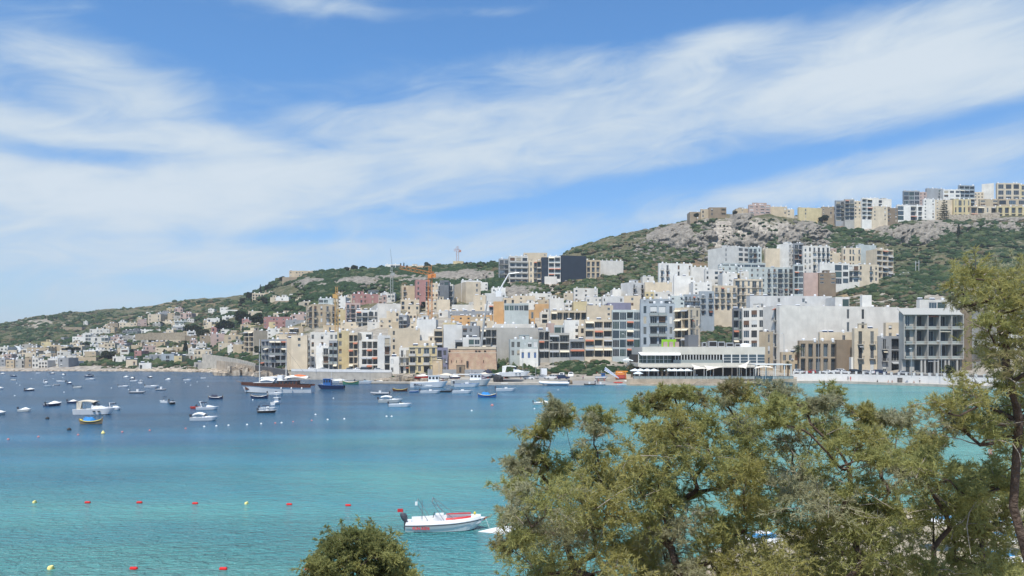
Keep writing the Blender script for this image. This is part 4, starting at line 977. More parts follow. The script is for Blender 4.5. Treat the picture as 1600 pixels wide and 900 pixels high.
M_B=[mat('dark_scrub_leaves',(.030,.058,.024),.9,.4,.8,spec=.1,bump=1,bscale=3),mat('olive_scrub_leaves',(.070,.094,.038),.9,.35,.8,spec=.1,bump=1,bscale=3),mat('grey_green_scrub_leaves',(.105,.12,.07),.9,.3,.8,spec=.1,bump=1,bscale=3),mat('dry_brown_scrub',(.12,.10,.06),.95,.3,.8,spec=.1,bump=1,bscale=3)]
# zones: (x0,x1,y0,y1,count,rmin,rmax,dark share,dry share)
ZN=[(-40,410,470,572,3900,.9,2.6,.6,.10),(380,790,412,468,2600,1.,3.2,.85,.02),(380,500,465,500,500,.9,2.6,.8,.02),(470,780,421,448,1000,1.,3.,.85,.02),(880,1115,345,475,1700,.8,2.2,.4,.12),(1255,1640,348,460,3000,.9,2.8,.6,.04),(1230,1640,425,505,1500,.7,2.0,.3,.3),(1090,1168,470,545,520,.6,1.7,.5,.25),
    (1200,1320,375,400,350,.8,2.2,.5,.1),(800,960,440,475,600,.7,2.,.45,.15),(740,990,553,588,420,.5,1.5,.6,.15),(320,470,520,585,250,.5,1.4,.5,.2),(160,330,555,578,220,.5,1.3,.4,.3),(600,800,562,592,120,.4,1.,.5,.2),(1010,1300,336,392,190,.5,1.3,.7,.1),(1370,1640,345,380,260,.6,1.8,.8,.0)]
pts=[]
for (x0,x1,y0,y1,cnt,r0,r1,dk,dr) in ZN:
    k=0; tries=0
    while k<cnt and tries<cnt*6:
        tries+=1; px=NR.uniform(x0,x1); py=NR.uniform(y0,y1); D=hit(px,py)
        if D is None or D>1010: continue
        D+=NR.uniform(-1,1); x=D*(px-800)/F
        c=vnoise(np.array(x/14.),np.array(D/14.),77)
        if c<.33 and NR.rand()<.8: continue
        if not free(x,D): continue
        z=Gs(px,D); u=NR.rand(); mi=0 if u<dk else 3 if u>1-dr else (1 if NR.rand()<.6 else 2)
        r=NR.uniform(r0,r1)*(.65+.7*float(c))
        pts.append((x,D,z,r,mi)); k+=1
obj('scrub',scatter('scrub',pts,M_B,1.15,.72,.3),kind='stuff')
# loose rocks on the slopes, and shore boulders
pts=[]
for (x0,x1,y0,y1,cnt,r0,r1) in [(990,1120,352,410,260,.8,2.6),(1235,1345,345,400,240,.8,2.8),(940,1060,375,420,120,.5,1.6),(0,400,490,560,260,.5,1.5),(880,990,435,455,60,.5,1.3),(1360,1500,355,384,90,.8,2.2),(840,990,560,584,160,.3,.9),(450,780,432,452,120,.8,2.)]:
    for _ in range(cnt):
        px=NR.uniform(x0,x1); D=hit(px,NR.uniform(y0,y1))
        if D is None or D>1010: continue
        x=D*(px-800)/F
        if free(x,D): pts.append((x,D,Gs(px,D),NR.uniform(r0,r1),0))
obj('hillside_boulders',scatter('hillside_boulders',pts,[M_ROCK],1.1,.7,.22,lo=True),kind='stuff')
pts=[]
for (x0,x1,cnt,r0,r1,inl) in [(-20,180,260,.3,1.1,7),(180,470,620,.4,1.7,12),(600,700,180,.3,1.1,8),(430,560,120,.3,.9,6)]:
    for _ in range(cnt):
        px=NR.uniform(x0,x1); k=int(np.searchsorted(CX,px)-1); 
        ds=[d for d in np.arange(240,470,1.) if G(px,d)>=-.3][:1]
        if not ds: continue
        D=ds[0]+abs(NR.normal(0,inl*.5)); x=D*(px-800)/F
        if free(x,D,1): pts.append((x,D,max(-.2,Gs(px,D)),NR.uniform(r0,r1)*(1.2-abs(D-ds[0])/inl*.3),0))
obj('shore_rocks',scatter('shore_rocks',pts,[M_ROCKL],1.25,.6,.25,lo=True),kind='stuff')
# ------------------------------------------------ trees
def leafmesh(name,cents,rads,n,ls,mats,rnd,flat=1.,zsq=.75):
    """crown of small leaf faces spread through clumps; dense near the surface"""
    V=[];Q=[];M=[];k=0
    cents=np.array(cents); rads=np.array(rads); w=rads**2/np.sum(rads**2)
    idx=rnd.choice(len(cents),n,p=w); d=rnd.normal(size=(n,3)); d/=np.linalg.norm(d,axis=1)[:,None]; rr=rnd.uniform(.45,1.08,n)**.6
    c=cents[idx]+d*rads[idx][:,None]*rr[:,None]*np.array([1,1,zsq])
    a=rnd.normal(size=(n,3)); a/=np.linalg.norm(a,axis=1)[:,None]; b=np.cross(a,rnd.normal(size=(n,3))); b/=np.linalg.norm(b,axis=1)[:,None]
    s=ls*rnd.uniform(.6,1.4,n)[:,None]
    P4=np.stack([c-a*s-b*s*.5,c+a*s-b*s*.6,c+a*s*.8+b*s*.6,c-a*s*.9+b*s*.5],1).reshape(-1,3)
    Q=np.arange(4*n).reshape(n,4)
    return npmesh(name,P4,Q,mats,False,(idx%len(mats)).astype(np.int32))
def leaf(name,c,c2=None,sc=1.5):
    m=mat(name,c,.8,.35,sc,col2=c2,spec=.15)
    nt=m.node_tree; b=nt.nodes['Principled BSDF']
    tr=nt.nodes.new('ShaderNodeBsdfTranslucent'); mx=nt.nodes.new('ShaderNodeMixShader'); mx.inputs[0].default_value=.5
    lk=b.inputs['Base Color'].links
    if lk: nt.links.new(lk[0].from_socket,tr.inputs[0])
    else: tr.inputs[0].default_value=(*c,1)
    out=nt.nodes['Material Output']; nt.links.new(b.outputs[0],mx.inputs[1]); nt.links.new(tr.outputs[0],mx.inputs[2]); nt.links.new(mx.outputs[0],out.inputs[0]); return m
ML=[leaf('pine_leaves',(.035,.055,.025)),leaf('pine_leaves_light',(.06,.085,.035)),leaf('carob_leaves',(.05,.065,.03)),leaf('carob_leaves_light',(.09,.11,.05)),leaf('palm_leaves',(.10,.12,.06)),leaf('dry_palm_leaves',(.25,.19,.11))]
M_BARK=mat('tree_bark',(.16,.12,.09),.95,.4,3,bump=.6,bscale=8); M_PBARK=mat('palm_bark',(.17,.13,.09),.95,.35,5,bump=.8,bscale=10)
def tree(px,pb,pt,w,kind,label,D=None,cat='tree',name='tree'):
    D=D or hit(px,pb) or 760.; C=P(px,pb,D); zg=Gs(px,D); h=(pb-pt)*D/F; rw=w*D/F/2; rnd=np.random.RandomState(int(px*7+pt)%9999)
    root=thing(name,label,cat,(C.x,C.y,C.z)); t=MB(); dz=min(0,zg-C.z)-.6
    if kind=='cypress':
        t.tube([(0,0,dz),(0,0,h*.5)],[.25,.12],6); obj('trunk',t.mesh('trunk',M_BARK),root)
        cs=[(0,0,h*(.12+.8*i/7)) for i in range(8)]; rs=[rw*(1-.09*i)*(.8 if i==0 else 1) for i in range(8)]
        obj('crown',leafmesh('crown',cs,rs,900,max(.14,rw*.2),ML[:1],rnd,zsq=1.3),root)
    elif kind=='araucaria':
        t.tube([(0,0,dz),(0,0,h*.97)],[.45,.08],7); cs=[];rs=[]
        for i in range(13):
            f=i/12; z=h*(.06+.9*f); rr=rw*(1-f)**.8+.3
            for k in range(6):
                a=k*1.047+i*.5; t.tube([(0,0,z),(rr*.9*math.cos(a),rr*.9*math.sin(a),z+rr*.12)],[.09,.04],4,cap=False)
                for q in (.35,.65,.92): cs.append((rr*q*math.cos(a),rr*q*math.sin(a),z+rr*.12*q)); rs.append(.28*rw*(1-f*.5)*(1.1-q*.3))
        obj('trunk',t.mesh('trunk',M_BARK),root); obj('crown',leafmesh('crown',cs,rs,5000,.22,ML[:1]+ML[2:3],rnd,zsq=.5),root)
    elif kind=='palm':
        th=h*.62; t.tube([(0,0,dz),(.1,0,th*.5),(.05,0,th)],[.42,.3,.36],8); obj('trunk',t.mesh('trunk',M_PBARK),root)
        f=MB(); g=MB(); pr=random.Random(3)
        for k in range(58):
            dead=k>=42; a=pr.uniform(0,6.28); e=pr.uniform(-.1,1.35) if not dead else pr.uniform(-1.3,-.5); L=rw*pr.uniform(.85,1.1)*(.7 if dead else 1)
            tgt=g if dead else f; c,s=math.cos(a),math.sin(a); pts=[]
            for i in range(7):
                q=i/6; r=L*q*math.cos(e)*(1-.1*q); z=L*q*math.sin(e)-L*.42*q*q; pts.append(Vector((r*c,r*s,th+z)))
            for i in range(1,7):
                d=(pts[i]-pts[i-1]); sd=Vector((-s,c,0))
                for k2 in (0,.5):
                  o=pts[i-1]+d*k2
                  for sg in (-1,1):
                    ll=L*.26*(1.1-abs(i-3.5)/5); tip=o+sd*sg*ll*.8+d.normalized()*ll*.6+Vector((0,0,-ll*.25))
                    tgt.poly([o,o+d*.32,tip])
        obj('fronds',f.mesh('fronds',ML[4]),root); obj('dry_fronds',g.mesh('dry_fronds',ML[5]),root)
    else:
        ht=h*.3; t.tube([(0,0,dz),(rw*.08,0,ht),(rw*.05,0,h*.6)],[max(.15,rw*.09),max(.12,rw*.07),.08],6)
        cs=[];rs=[];nc=14
        for i in range(nc):
            a=rnd.uniform(0,6.28); q=rnd.uniform(0,.72)**.6; z=h*rnd.uniform(.32,.82); k=rw*rnd.uniform(.3,.48); q*=1-abs(z/h-.55)*.8
            c=(rw*q*math.cos(a),rw*q*math.sin(a),z); cs.append(c); rs.append(k); t.tube([(rw*.06,0,ht*.8),(c[0]*.5,c[1]*.5,(ht+z)/2),c],[.12,.08,.04],4,cap=False)
        obj('trunk',t.mesh('trunk',M_BARK),root)
        mm={'pine':ML[:2],'round':ML[2:4],'dark':ML[:1]}[kind]
        obj('crown',leafmesh('crown',cs,rs,int(min(3200,900+rw*500)),max(.16,rw*.085),mm,rnd),root)
TR='''
110,554,541,13|dark|large dark pine beside the white windowed house on the left shore
122,552,538,14|dark|second large dark pine right of the white windowed house
134,545,534,12|dark|dark pine behind the cream arched house
168,566,547,24|round|big round olive-green tree near the left shore
57,574,566,8|dark|small dark shrub tree beside the slim white boathouse
6,560,549,12|dark|dark tree at the far left edge among the houses
105,572,558,7|dark|narrow dark tree at the water left of the garden house
252,511,503,14|dark|dark tree between cream villa and pale blue-white villa
300,526,507,26|pine|broad dark pine right of the white lower storey house
318,532,514,22|round|lighter green tree right of the broad dark pine
290,552,533,9|cypress|slender dark tree right of the cream terraced house
259,552,546,10|dark|low dark tree in front of the cream terraced house
206,555,545,9|dark|dark tree left of the deep pink annex
236,540,524,14|round|green tree under the long white bungalow
391,470,456,14|dark|round dark tree left of the colonnaded hilltop villa
378,478,464,11|pine|small pine on the skyline left of the colonnaded villa
407,461,444,4|cypress|thin lone cypress on the skyline left of the ridge mansion
421,456,443,16|pine|umbrella pine on the skyline beside the lone cypress
441,440,432,12|dark|dark tree at the left end of the ridge mansion
413,478,461,12|round|green tree standing in front of the colonnaded villa
378,507,485,24|pine|large dark pine beside the white terrace villa
350,518,500,26|dark|dark tree mass above the left end of the pink terrace
405,555,540,16|round|round green tree at the foot of the cream balcony block
401,508,488,20|pine|dark pine behind the cream two-storey villa
500,423,421,4|dark|tiny dark tree on the skyline next to the ridge mansion
541,427,416,9|dark|dark round tree beside the beige skyline house
554,421,416,14|dark|flat dark tree behind the white skyline house with reddish windows
567,428,415,13|round|brownish green tree on the skyline between two houses
597,428,414,12|dark|dark skyline tree left of the modern glass house
626,426,411,4|cypress|left one of two cypresses right of the modern glass house
631,426,410,4|cypress|right one of two cypresses right of the modern glass house
637,424,412,6|dark|small tufted tree just right of the two cypresses
667,422,409,12|round|bushy skyline tree right of the long cream house
695,428,413,18|dark|wide dark tree left of the cross-shaped crane
727,421,409,12|dark|dark skyline tree right of the cross-shaped crane
736,420,408,10|dark|round dark skyline tree behind the cream skyline house
746,424,409,12|round|brownish skyline tree right of the round dark one
757,424,408,11|dark|tall dark skyline tree left of the pinkish skyline house
770,420,407,14|dark|dark tree touching the hilltop flats
662,486,470,10|dark|dark tree below the pink tower block
1319,446,417,9|pine|tall oval dark tree in front of the modern white house by the road bend
1336,440,427,10|dark|round dark tree between white black-windowed house and ornate house
1088,340,333,9|dark|low dark tree left of the brown ruin-like ridge house
1148,335,330,9|dark|dark bush tree between the two groups of ridge houses
1288,347,337,16|dark|green tree on the ridge below the tan block
1498,372,350,7|cypress|dark narrow tree at the foot of the cliff right of the araucaria
'''
for line in TR.strip().split('\n'):
    a,k,l=line.split('|'); x,pb,pt,w=[float(t) for t in a.split(',')]; 
    D=None
    if pt<430 and x<780 and pb<430: D=745.
    if x>1080 and pb<348: D=660.
    tree(x,pb,pt,w,k,l,D)
tree(1475,357,312,24,'araucaria','tall layered araucaria rising from the cliff edge on the right ridge',D=668,name='araucaria_tree')
tree(1247,583,524,27,'palm','tall shaggy fan palm with brown skirt on the promenade',D=300,name='palm_tree',cat='palm')
tree(987,590,562,18,'palm','small feathery palm at the left corner of the restaurant',D=283,name='palm_tree',cat='palm')
tree(1231,588,555,13,'palm','slim dark palm right of the restaurant pergola',D=284,name='palm_tree',cat='palm')
tree(1034,588,573,9,'palm','left little palm on the restaurant terrace',D=272,name='palm_tree',cat='palm')
tree(1041,588,573,9,'palm','right little palm on the restaurant terrace',D=271,name='palm_tree',cat='palm')
tree(1483,592,567,17,'round','pale scraggy tree before the concrete apartment block',D=262)
# garden of cactus and agave next to the long concrete wall
pts=[]
for _ in range(70):
    px=NR.uniform(775,830); D=hit(px,NR.uniform(560,578)); pts.append((D*(px-800)/F,D,Gs(px,D),NR.uniform(.5,1.3),NR.choice([1,2])))
obj('prickly_pear_thicket',scatter('prickly_pear_thicket',pts,[M_B[0],M_B[2],M_B[1]],.8,1.1,.4),kind='stuff')
# ------------------------------------------------ quays, promenade, roads
M_CONC=mat('quay_concrete',(.46,.42,.36),.9,.25,.5,stain=.25,bump=.3); M_QB=mat('quay_stone',(.45,.37,.28),.9,.3,.4,stain=.35,bump=.5); M_WHT=mat('promenade_whitewash',(.66,.65,.63),.85,.08,.4,stain=.14,bump=.2)
M_ASPH=mat('asphalt',(.10,.10,.10),.9,.25,.6); M_LINE=mat('road_paint',(.7,.7,.68),.7); M_SLIP=mat('pale_hardstanding',(.38,.36,.32),.9,.2,.4)
def slab(name,front,back,zt,zb,m,kind='structure',label=None,cat=None):
    f=[(D*(px-800)/F,D) for px,D in front]; bk=[(D*(px-800)/F,D) for px,D in back]; z=zt if hasattr(zt,'__len__') else [zt]*len(f)
    g=MB()
    for i in range(len(f)-1):
        a,b,c,d=f[i],f[i+1],bk[i+1],bk[i]; za,zb_=z[i],z[i+1]
        g.quad((*a,za),(*b,zb_),(*c,zb_),(*d,za)); g.quad((*a,zb),(*b,zb),(*b,zb_),(*a,za)); g.quad((*c,zb),(*d,zb),(*d,za),(*c,zb_))
    g.quad((*f[0],zb),(*f[0],z[0]),(*bk[0],z[0]),(*bk[0],zb)); g.quad((*f[-1],zb),(*bk[-1],zb),(*bk[-1],z[-1]),(*f[-1],z[-1]))
    if kind: return obj(name,g.mesh(name,m),kind=kind)
    o=thing(name,label,cat); me=g.mesh(name,m); bpy.data.objects.remove(o); return obj(name,me,label=label,cat=cat)
# promenade: low quay, white wall, street
PXS=[1238,1290,1340,1400,1450,1515,1580,1660]; WL=[282,283,277,266,258,246,236,222]
slab('promenade_quay',list(zip(PXS,WL)),[(p,w+9) for p,w in zip(PXS,WL)],.85,-3,M_CONC)
slab('street',[(p,w+5.6) for p,w in zip(PXS[:-1],WL)],[(p,w+60) for p,w in zip(PXS[:-1],WL)],3.3,-2,M_ASPH)
pl=[(p,w+4.6) for p,w in zip(PXS,WL)]; ln=[Vector((D*(px-800)/F,D,0)) for px,D in pl]
def along(pts,s):
    for a,b in zip(pts,pts[1:]):
        L=(b-a).length
        if s<=L: return a+(b-a)*(s/L),(b-a)/L
        s-=L
    return pts[-1],(pts[-1]-pts[-2]).normalized()
tot=sum((b-a).length for a,b in zip(ln,ln[1:]))
w=thing('promenade_wall','long white promenade wall topped with square white posts above the quay','wall')
g=MB()
for a,b in zip(ln,ln[1:]):
    d=(b-a).normalized(); M=Matrix.Translation(a)@Matrix.Rotation(math.atan2(d.y,d.x),4,'Z'); g.box(0,(b-a).length,0,.5,.6,3.35,0,M)
obj('wall',g.mesh('wall',M_WHT),w)
g=MB()
for a,b in zip(ln,ln[1:]):
    d=(b-a).normalized(); M=Matrix.Translation(a)@Matrix.Rotation(math.atan2(d.y,d.x),4,'Z')
    for z in (3.6,3.95): g.box(0,(b-a).length,.22,.28,z,z+.06,0,M)
obj('handrail',g.mesh('handrail',M_RAIL),w)
pm=MB(); pm.box(-.32,.32,-.06,.56,3.35,4.35); pm.box(-.36,.36,-.1,.6,4.35,4.45); pme=pm.mesh('post',M_WHT); s=.5
while s<tot:
    p,d=along(ln,s); obj('post',pme,w,p,math.atan2(d.y,d.x)); s+=2.55
# white ramp stairs and bins on the quay
def onq(px,dD=2.2):
    D=float(np.interp(px,PXS,WL))+dD; return Vector((D*(px-800)/F,D,.85))
for px,lb in ((1406,'dark square locker against the promenade wall'),(1500,'dark square locker near the right end of the promenade wall')):
    t=thing('locker',lb,'locker',onq(px,3.8)); g=MB(); g.box(-.7,.7,-.35,.35,.12,1.5); g.box(-.8,.8,-.45,.45,1.5,1.62); obj('body',g.mesh('body',M_FD),t); g=MB(); g.box(-.62,.62,-.37,-.355,.2,1.4); obj('door',g.mesh('door',mat('locker_door',(.12,.11,.1),.6)),t)
# white car park / slipway, restaurant quay, boat quay, left terraces
slab('slipway',[(870,268),(985,266)],[(862,300),(985,300)],[.25,.25],-3,M_SLIP)
g=MB()
for i,(a,b,za,zb_) in enumerate([(262,270,-.6,.3),(270,286,.3,1.3),(286,312,1.3,2.2)]):
    pa=[P(872,0,a),P(985,0,a),P(985,0,b),P(868,0,b)]; g.quad((pa[0].x,a,za+.01),(pa[1].x,a,za+.01),(pa[2].x,b,zb_+.01),(pa[3].x,b,zb_+.01))
obj('slipway_ramp',g.mesh('slipway_ramp',mat('hardstanding_grey',(.27,.265,.25),.9,.2,.3)),kind='structure')
slab('car_park',[(700,281),(780,277),(872,274)],[(700,310),(780,308),(872,310)],1.55,-3,M_SLIP)
slab('boat_quay',[(640,273.5),(700,272),(780,269),(872,268)],[(640,283),(700,283),(780,280),(872,277)],.8,-3,M_CONC)
slab('pontoon_quay',[(530,283),(600,278),(640,277)],[(530,286.5),(600,281.5),(640,281)],.75,.15,M_CONC)
slab('restaurant_quay',[(979,266),(1060,266),(1245,268)],[(979,312),(1060,312),(1245,312)],2.2,-3,M_QB)
slab('quay_ledge',[(985,263.3),(1150,263.3)],[(985,265.99),(1150,265.99)],.55,-3,M_QB)
slab('floating_deck',[(1160,263),(1190,263)],[(1160,267),(1190,267)],1.35,.9,M_QB)
slab('seafront_terrace',[(455,324),(520,316),(545,313),(580,308),(612,307)],[(455,346),(520,346),(545,346),(580,340),(612,336)],[3.4,3.5,3.5,3.5,3.4],-2,M_CONC)
slab('coast_road',[(316,450.6),(345,432.6),(372,408.6),(398,376.6),(450,336)],[(316,460),(345,444),(372,420),(400,388),(450,347)],[9.3,8,6.6,4.9,3.4],-2,M_ASPH)
def wall_run(name,label,pts,zb,h,m,t=.4,cat='wall',posts=0):
    ln=[Vector((D*(px-800)/F,D,z)) for px,D,z in pts]; g=MB()
    for a,b in zip(ln,ln[1:]):
        dx=(b-a); L=math.hypot(dx.x,dx.y); n=Vector((-dx.y,dx.x,0))/L*t
        q=[a,b,b+n,a+n]; lo=[Vector((v.x,v.y,zb)) for v in q]; up=[Vector((v.x,v.y,v.z+h)) for v in q]
        g.quad(*up); g.quad(lo[0],lo[1],up[1],up[0]); g.quad(lo[2],lo[3],up[3],up[2]); g.quad(lo[1],lo[2],up[2],up[1]); g.quad(lo[3],lo[0],up[0],up[3])
    o=obj(name,g.mesh(name,m),label=label,cat=cat); LABELS[label]=1; return o
wall_run('coast_wall','pale coastal retaining wall with a parapet below the coast road',[(316,450,9.3),(345,432,8.0),(372,408,6.6),(398,376,4.9)],-1,.9,mat('pale_coast_wall',(.50,.46,.39),.9,.3,.5,stain=.2))
wall_run('retaining_wall','brownish stone retaining wall above the shore rocks left of the schooner',[(338,428,5.),(352,421,4.6),(372,398,4.),(395,370,3.)],-1,1.6,M_QB)
wall_run('terrace_parapet','low pale parapet along the seafront terrace',[(455,323.9,3.4),(520,315.9,3.5),(545,312.9,3.5),(580,307.9,3.5),(612,306.9,3.4)],3.3,.9,M_WHT,.25)
wall_run('stone_wall','long tan field wall under the white bungalow and pale blue villa',[(211,560,P(211,522,560).z),(230,561,P(230,521,561).z),(232,561,P(230,519.5,561).z),(250,562,P(250,520,562).z),(289,560,P(289,519,560).z)],P(250,531,560).z,0,mat('field_stone',(.36,.30,.22),.95,.3,1,bump=.5),.5)
wall_run('boatyard_wall','long grey boatyard wall below the stone fort',[(668,300,.5),(700,299,.5),(758,297,.5)],-1,4.2,wall_mat('G'))
wall_run('low_stone_wall','low brown stone wall on the rocks left of the boatyard wall',[(617,297,.5),(640,294,.5),(668,292,.5)],-1,2.2,M_QB)
wall_run('car_park_wall','pale concrete wall at the back of the slipway',[(918,308,1.5),(950,308,1.5)],0,3.0,wall_mat('N'))
wall_run('ridge_retaining_wall','long stone retaining wall under the right ridge houses',[(1483,660,H+660*(HY-350)/F),(1520,660,H+660*(HY-350)/F),(1562,662,H+662*(HY-346)/F)],60,8,M_ROCKL,.6)
# pale stepped jetty mound left of the schooner
g=MB(); rr=random.Random(4)
def mound(cx,D,w,h,n):
    for i in range(n):
        f=i/n; a=rr.uniform(-1,1)*(1-f*.7); C=P(cx,0,D); x=C.x+a*w/2; y=D+rr.uniform(-3,3)
        M=Matrix.Translation((x,y,h*f*(1-abs(a)*.5)))@Matrix.Rotation(rr.uniform(0,3),4,'Z')@Matrix.Rotation(rr.uniform(-.12,.12),4,'X'); g.box(-2.6*(1.2-f),2.6*(1.2-f),-2,2,-1.5,1.1,0,M)
mound(374,374,20,4.4,22); mound(362,384,14,2.5,12); mound(415,358,14,2,14); mound(640,288,24,2.4,20)
obj('shore_terrace',g.mesh('shore_terrace',M_ROCKL),kind='structure')
# ------------------------------------------------ stone fort
def fort():
    D=312.; t=thing('stone_fort','old battered-wall stone fort on the seafront with a small dark doorway','fort',P(697,578,D))
    a=0; L=(778-697)*D/F; h=(578-545)*D/F; dp=15; s=.9; m=MB()
    lo=[(0,0,-8),(L,0,-8),(L,dp,-8),(0,dp,-8)]; up=[(s,s,h),(L-s,s,h),(L-s,dp-s,h),(s,dp-s,h)]
    for i in range(4):
        j=(i+1)%4; m.quad(lo[i],lo[j],up[j],up[i])
    m.quad((s+.5,s+.5,h-.1),(L-s-.5,s+.5,h-.1),(L-s-.5,dp-s,h-.1),(s+.5,dp-s,h-.1))
    obj('wall',m.mesh('wall',mat('fort_limestone',(.50,.37,.25),.9,.3,.45,col2=(.40,.25,.18),stain=.2,bump=.5,bscale=2.5)),t)
    m=MB(); m.box(s-.15,L-s+.15,s-.2,dp-s,h-.15,h+.12); m.box(s-.1,L*.98,s-.12,s+.3,h*.80,h*.83); m.box(s+3.5,L-s+.1,s-.12,dp-s,h+.12,h+.9); obj('cornice',m.mesh('cornice',mat('fort_cornice',(.55,.47,.36),.85,.15,.5)),t)
    m=MB(); m.box(L*.39,L*.43,.18,.6,h*.12,h*.42); obj('door',m.mesh('door',M_FD),t)
    for f in (.1,.2,.3,.72):
        m=MB(); m.box(-.09,.09,.0,.3,0,1.0); obj('arrow_slit',m.mesh('arrow_slit',M_DARK),t,(L*f,.36,h*.35))
    for f in (.06,.58,.64,.75):
        m=MB(); m.box(-.45,.45,0,.3,0,.5); obj('gun_port',m.mesh('gun_port',M_DARK),t,(L*f,.68,h*.86))
fort()
def hutbox(px0,px1,yt,yb,D,m,name,label,cat,door=True,lean=0):
    C=P(px0,yb,D); L=(px1-px0)*D/F; h=(yb-yt)*D/F; t=thing(name,label,cat,C); g=MB(); g.box(0,L,0,4,-3,h); g.box(-.12,L+.12,-.12,4.1,h,h+.15); obj('wall',g.mesh('wall',m),t)
    if door: g=MB(); g.box(L*.35,L*.6,-.05,-.005,.02,min(2.1,h*.8)); obj('door',g.mesh('door',M_FD),t)
hutbox(676,691,563,578,299,mat('sandy_block',(.55,.42,.27),.9,.2,.5),'pump_house','sandy-coloured windowless cube hut left of the stone fort','hut',False)
hutbox(713,726,571,582,298.,wall_mat('U'),'boatyard_shed','small brown shed with a dark opening in front of the stone fort','shed')
hutbox(692,752,580,586,302.,wall_mat('R'),'stone_platform','low sunlit sandy platform at the foot of the stone fort','platform',False)
# ------------------------------------------------ concrete apartment block on the promenade
r,C,Lr,Ll,zp,u,l,D=bld(1408,1409,1502,488,584,'N','.','dLLLL',3,'raw concrete apartment block with deep loggias on tall columns by the promenade',nf=4,D=281,balc='g',opts='x')
g=MB(); 
for f in (.2,.4,.6,.8,.995,.005): g.box(Lr*f-.16,Lr*f+.16,-1.5,-.01,zp/4,zp+.1)
obj('fin_wall',g.mesh('fin_wall',wall_mat('N')),r,None,math.atan2(u[1],u[0]))
g=MB(); g.poly([(-.5,-1.7,zp-.1),(Lr*.98,-1.7,zp-.1),(Lr*.98,2.5,zp+2.4),(-.5,2.5,zp+2.4)]); g.poly([(-.5,-1.7,zp-.3),(-.5,2.5,zp+2.2),(Lr*.98,2.5,zp+2.2),(Lr*.98,-1.7,zp-.3)]); g.quad((-.5,-1.7,zp-.3),(Lr*.98,-1.7,zp-.3),(Lr*.98,-1.7,zp-.1),(-.5,-1.7,zp-.1))
obj('roof_awning',g.mesh('roof_awning',mat('grey_metal_roof',(.33,.33,.31),.9)),r,None,math.atan2(u[1],u[0]))
for k in range(1,4):
    g=MB(); g.box(0,Lr,-1.45,-.01,zp*k/4-.12,zp*k/4+.06); g.box(0,Lr,-1.45,-1.38,zp*k/4+.9,zp*k/4+.98); obj('balcony_slab',g.mesh('balcony_slab',M_SLAB),r,None,math.atan2(u[1],u[0]))
for f in (.3,.36,.52,.58,.7,.76,.9): g=MB(); g.box(Lr*f-.3,Lr*f+.3,-1.2,-.7,-1,zp/4-.12); obj('column',g.mesh('column',wall_mat('N')),r,None,math.atan2(u[1],u[0]))
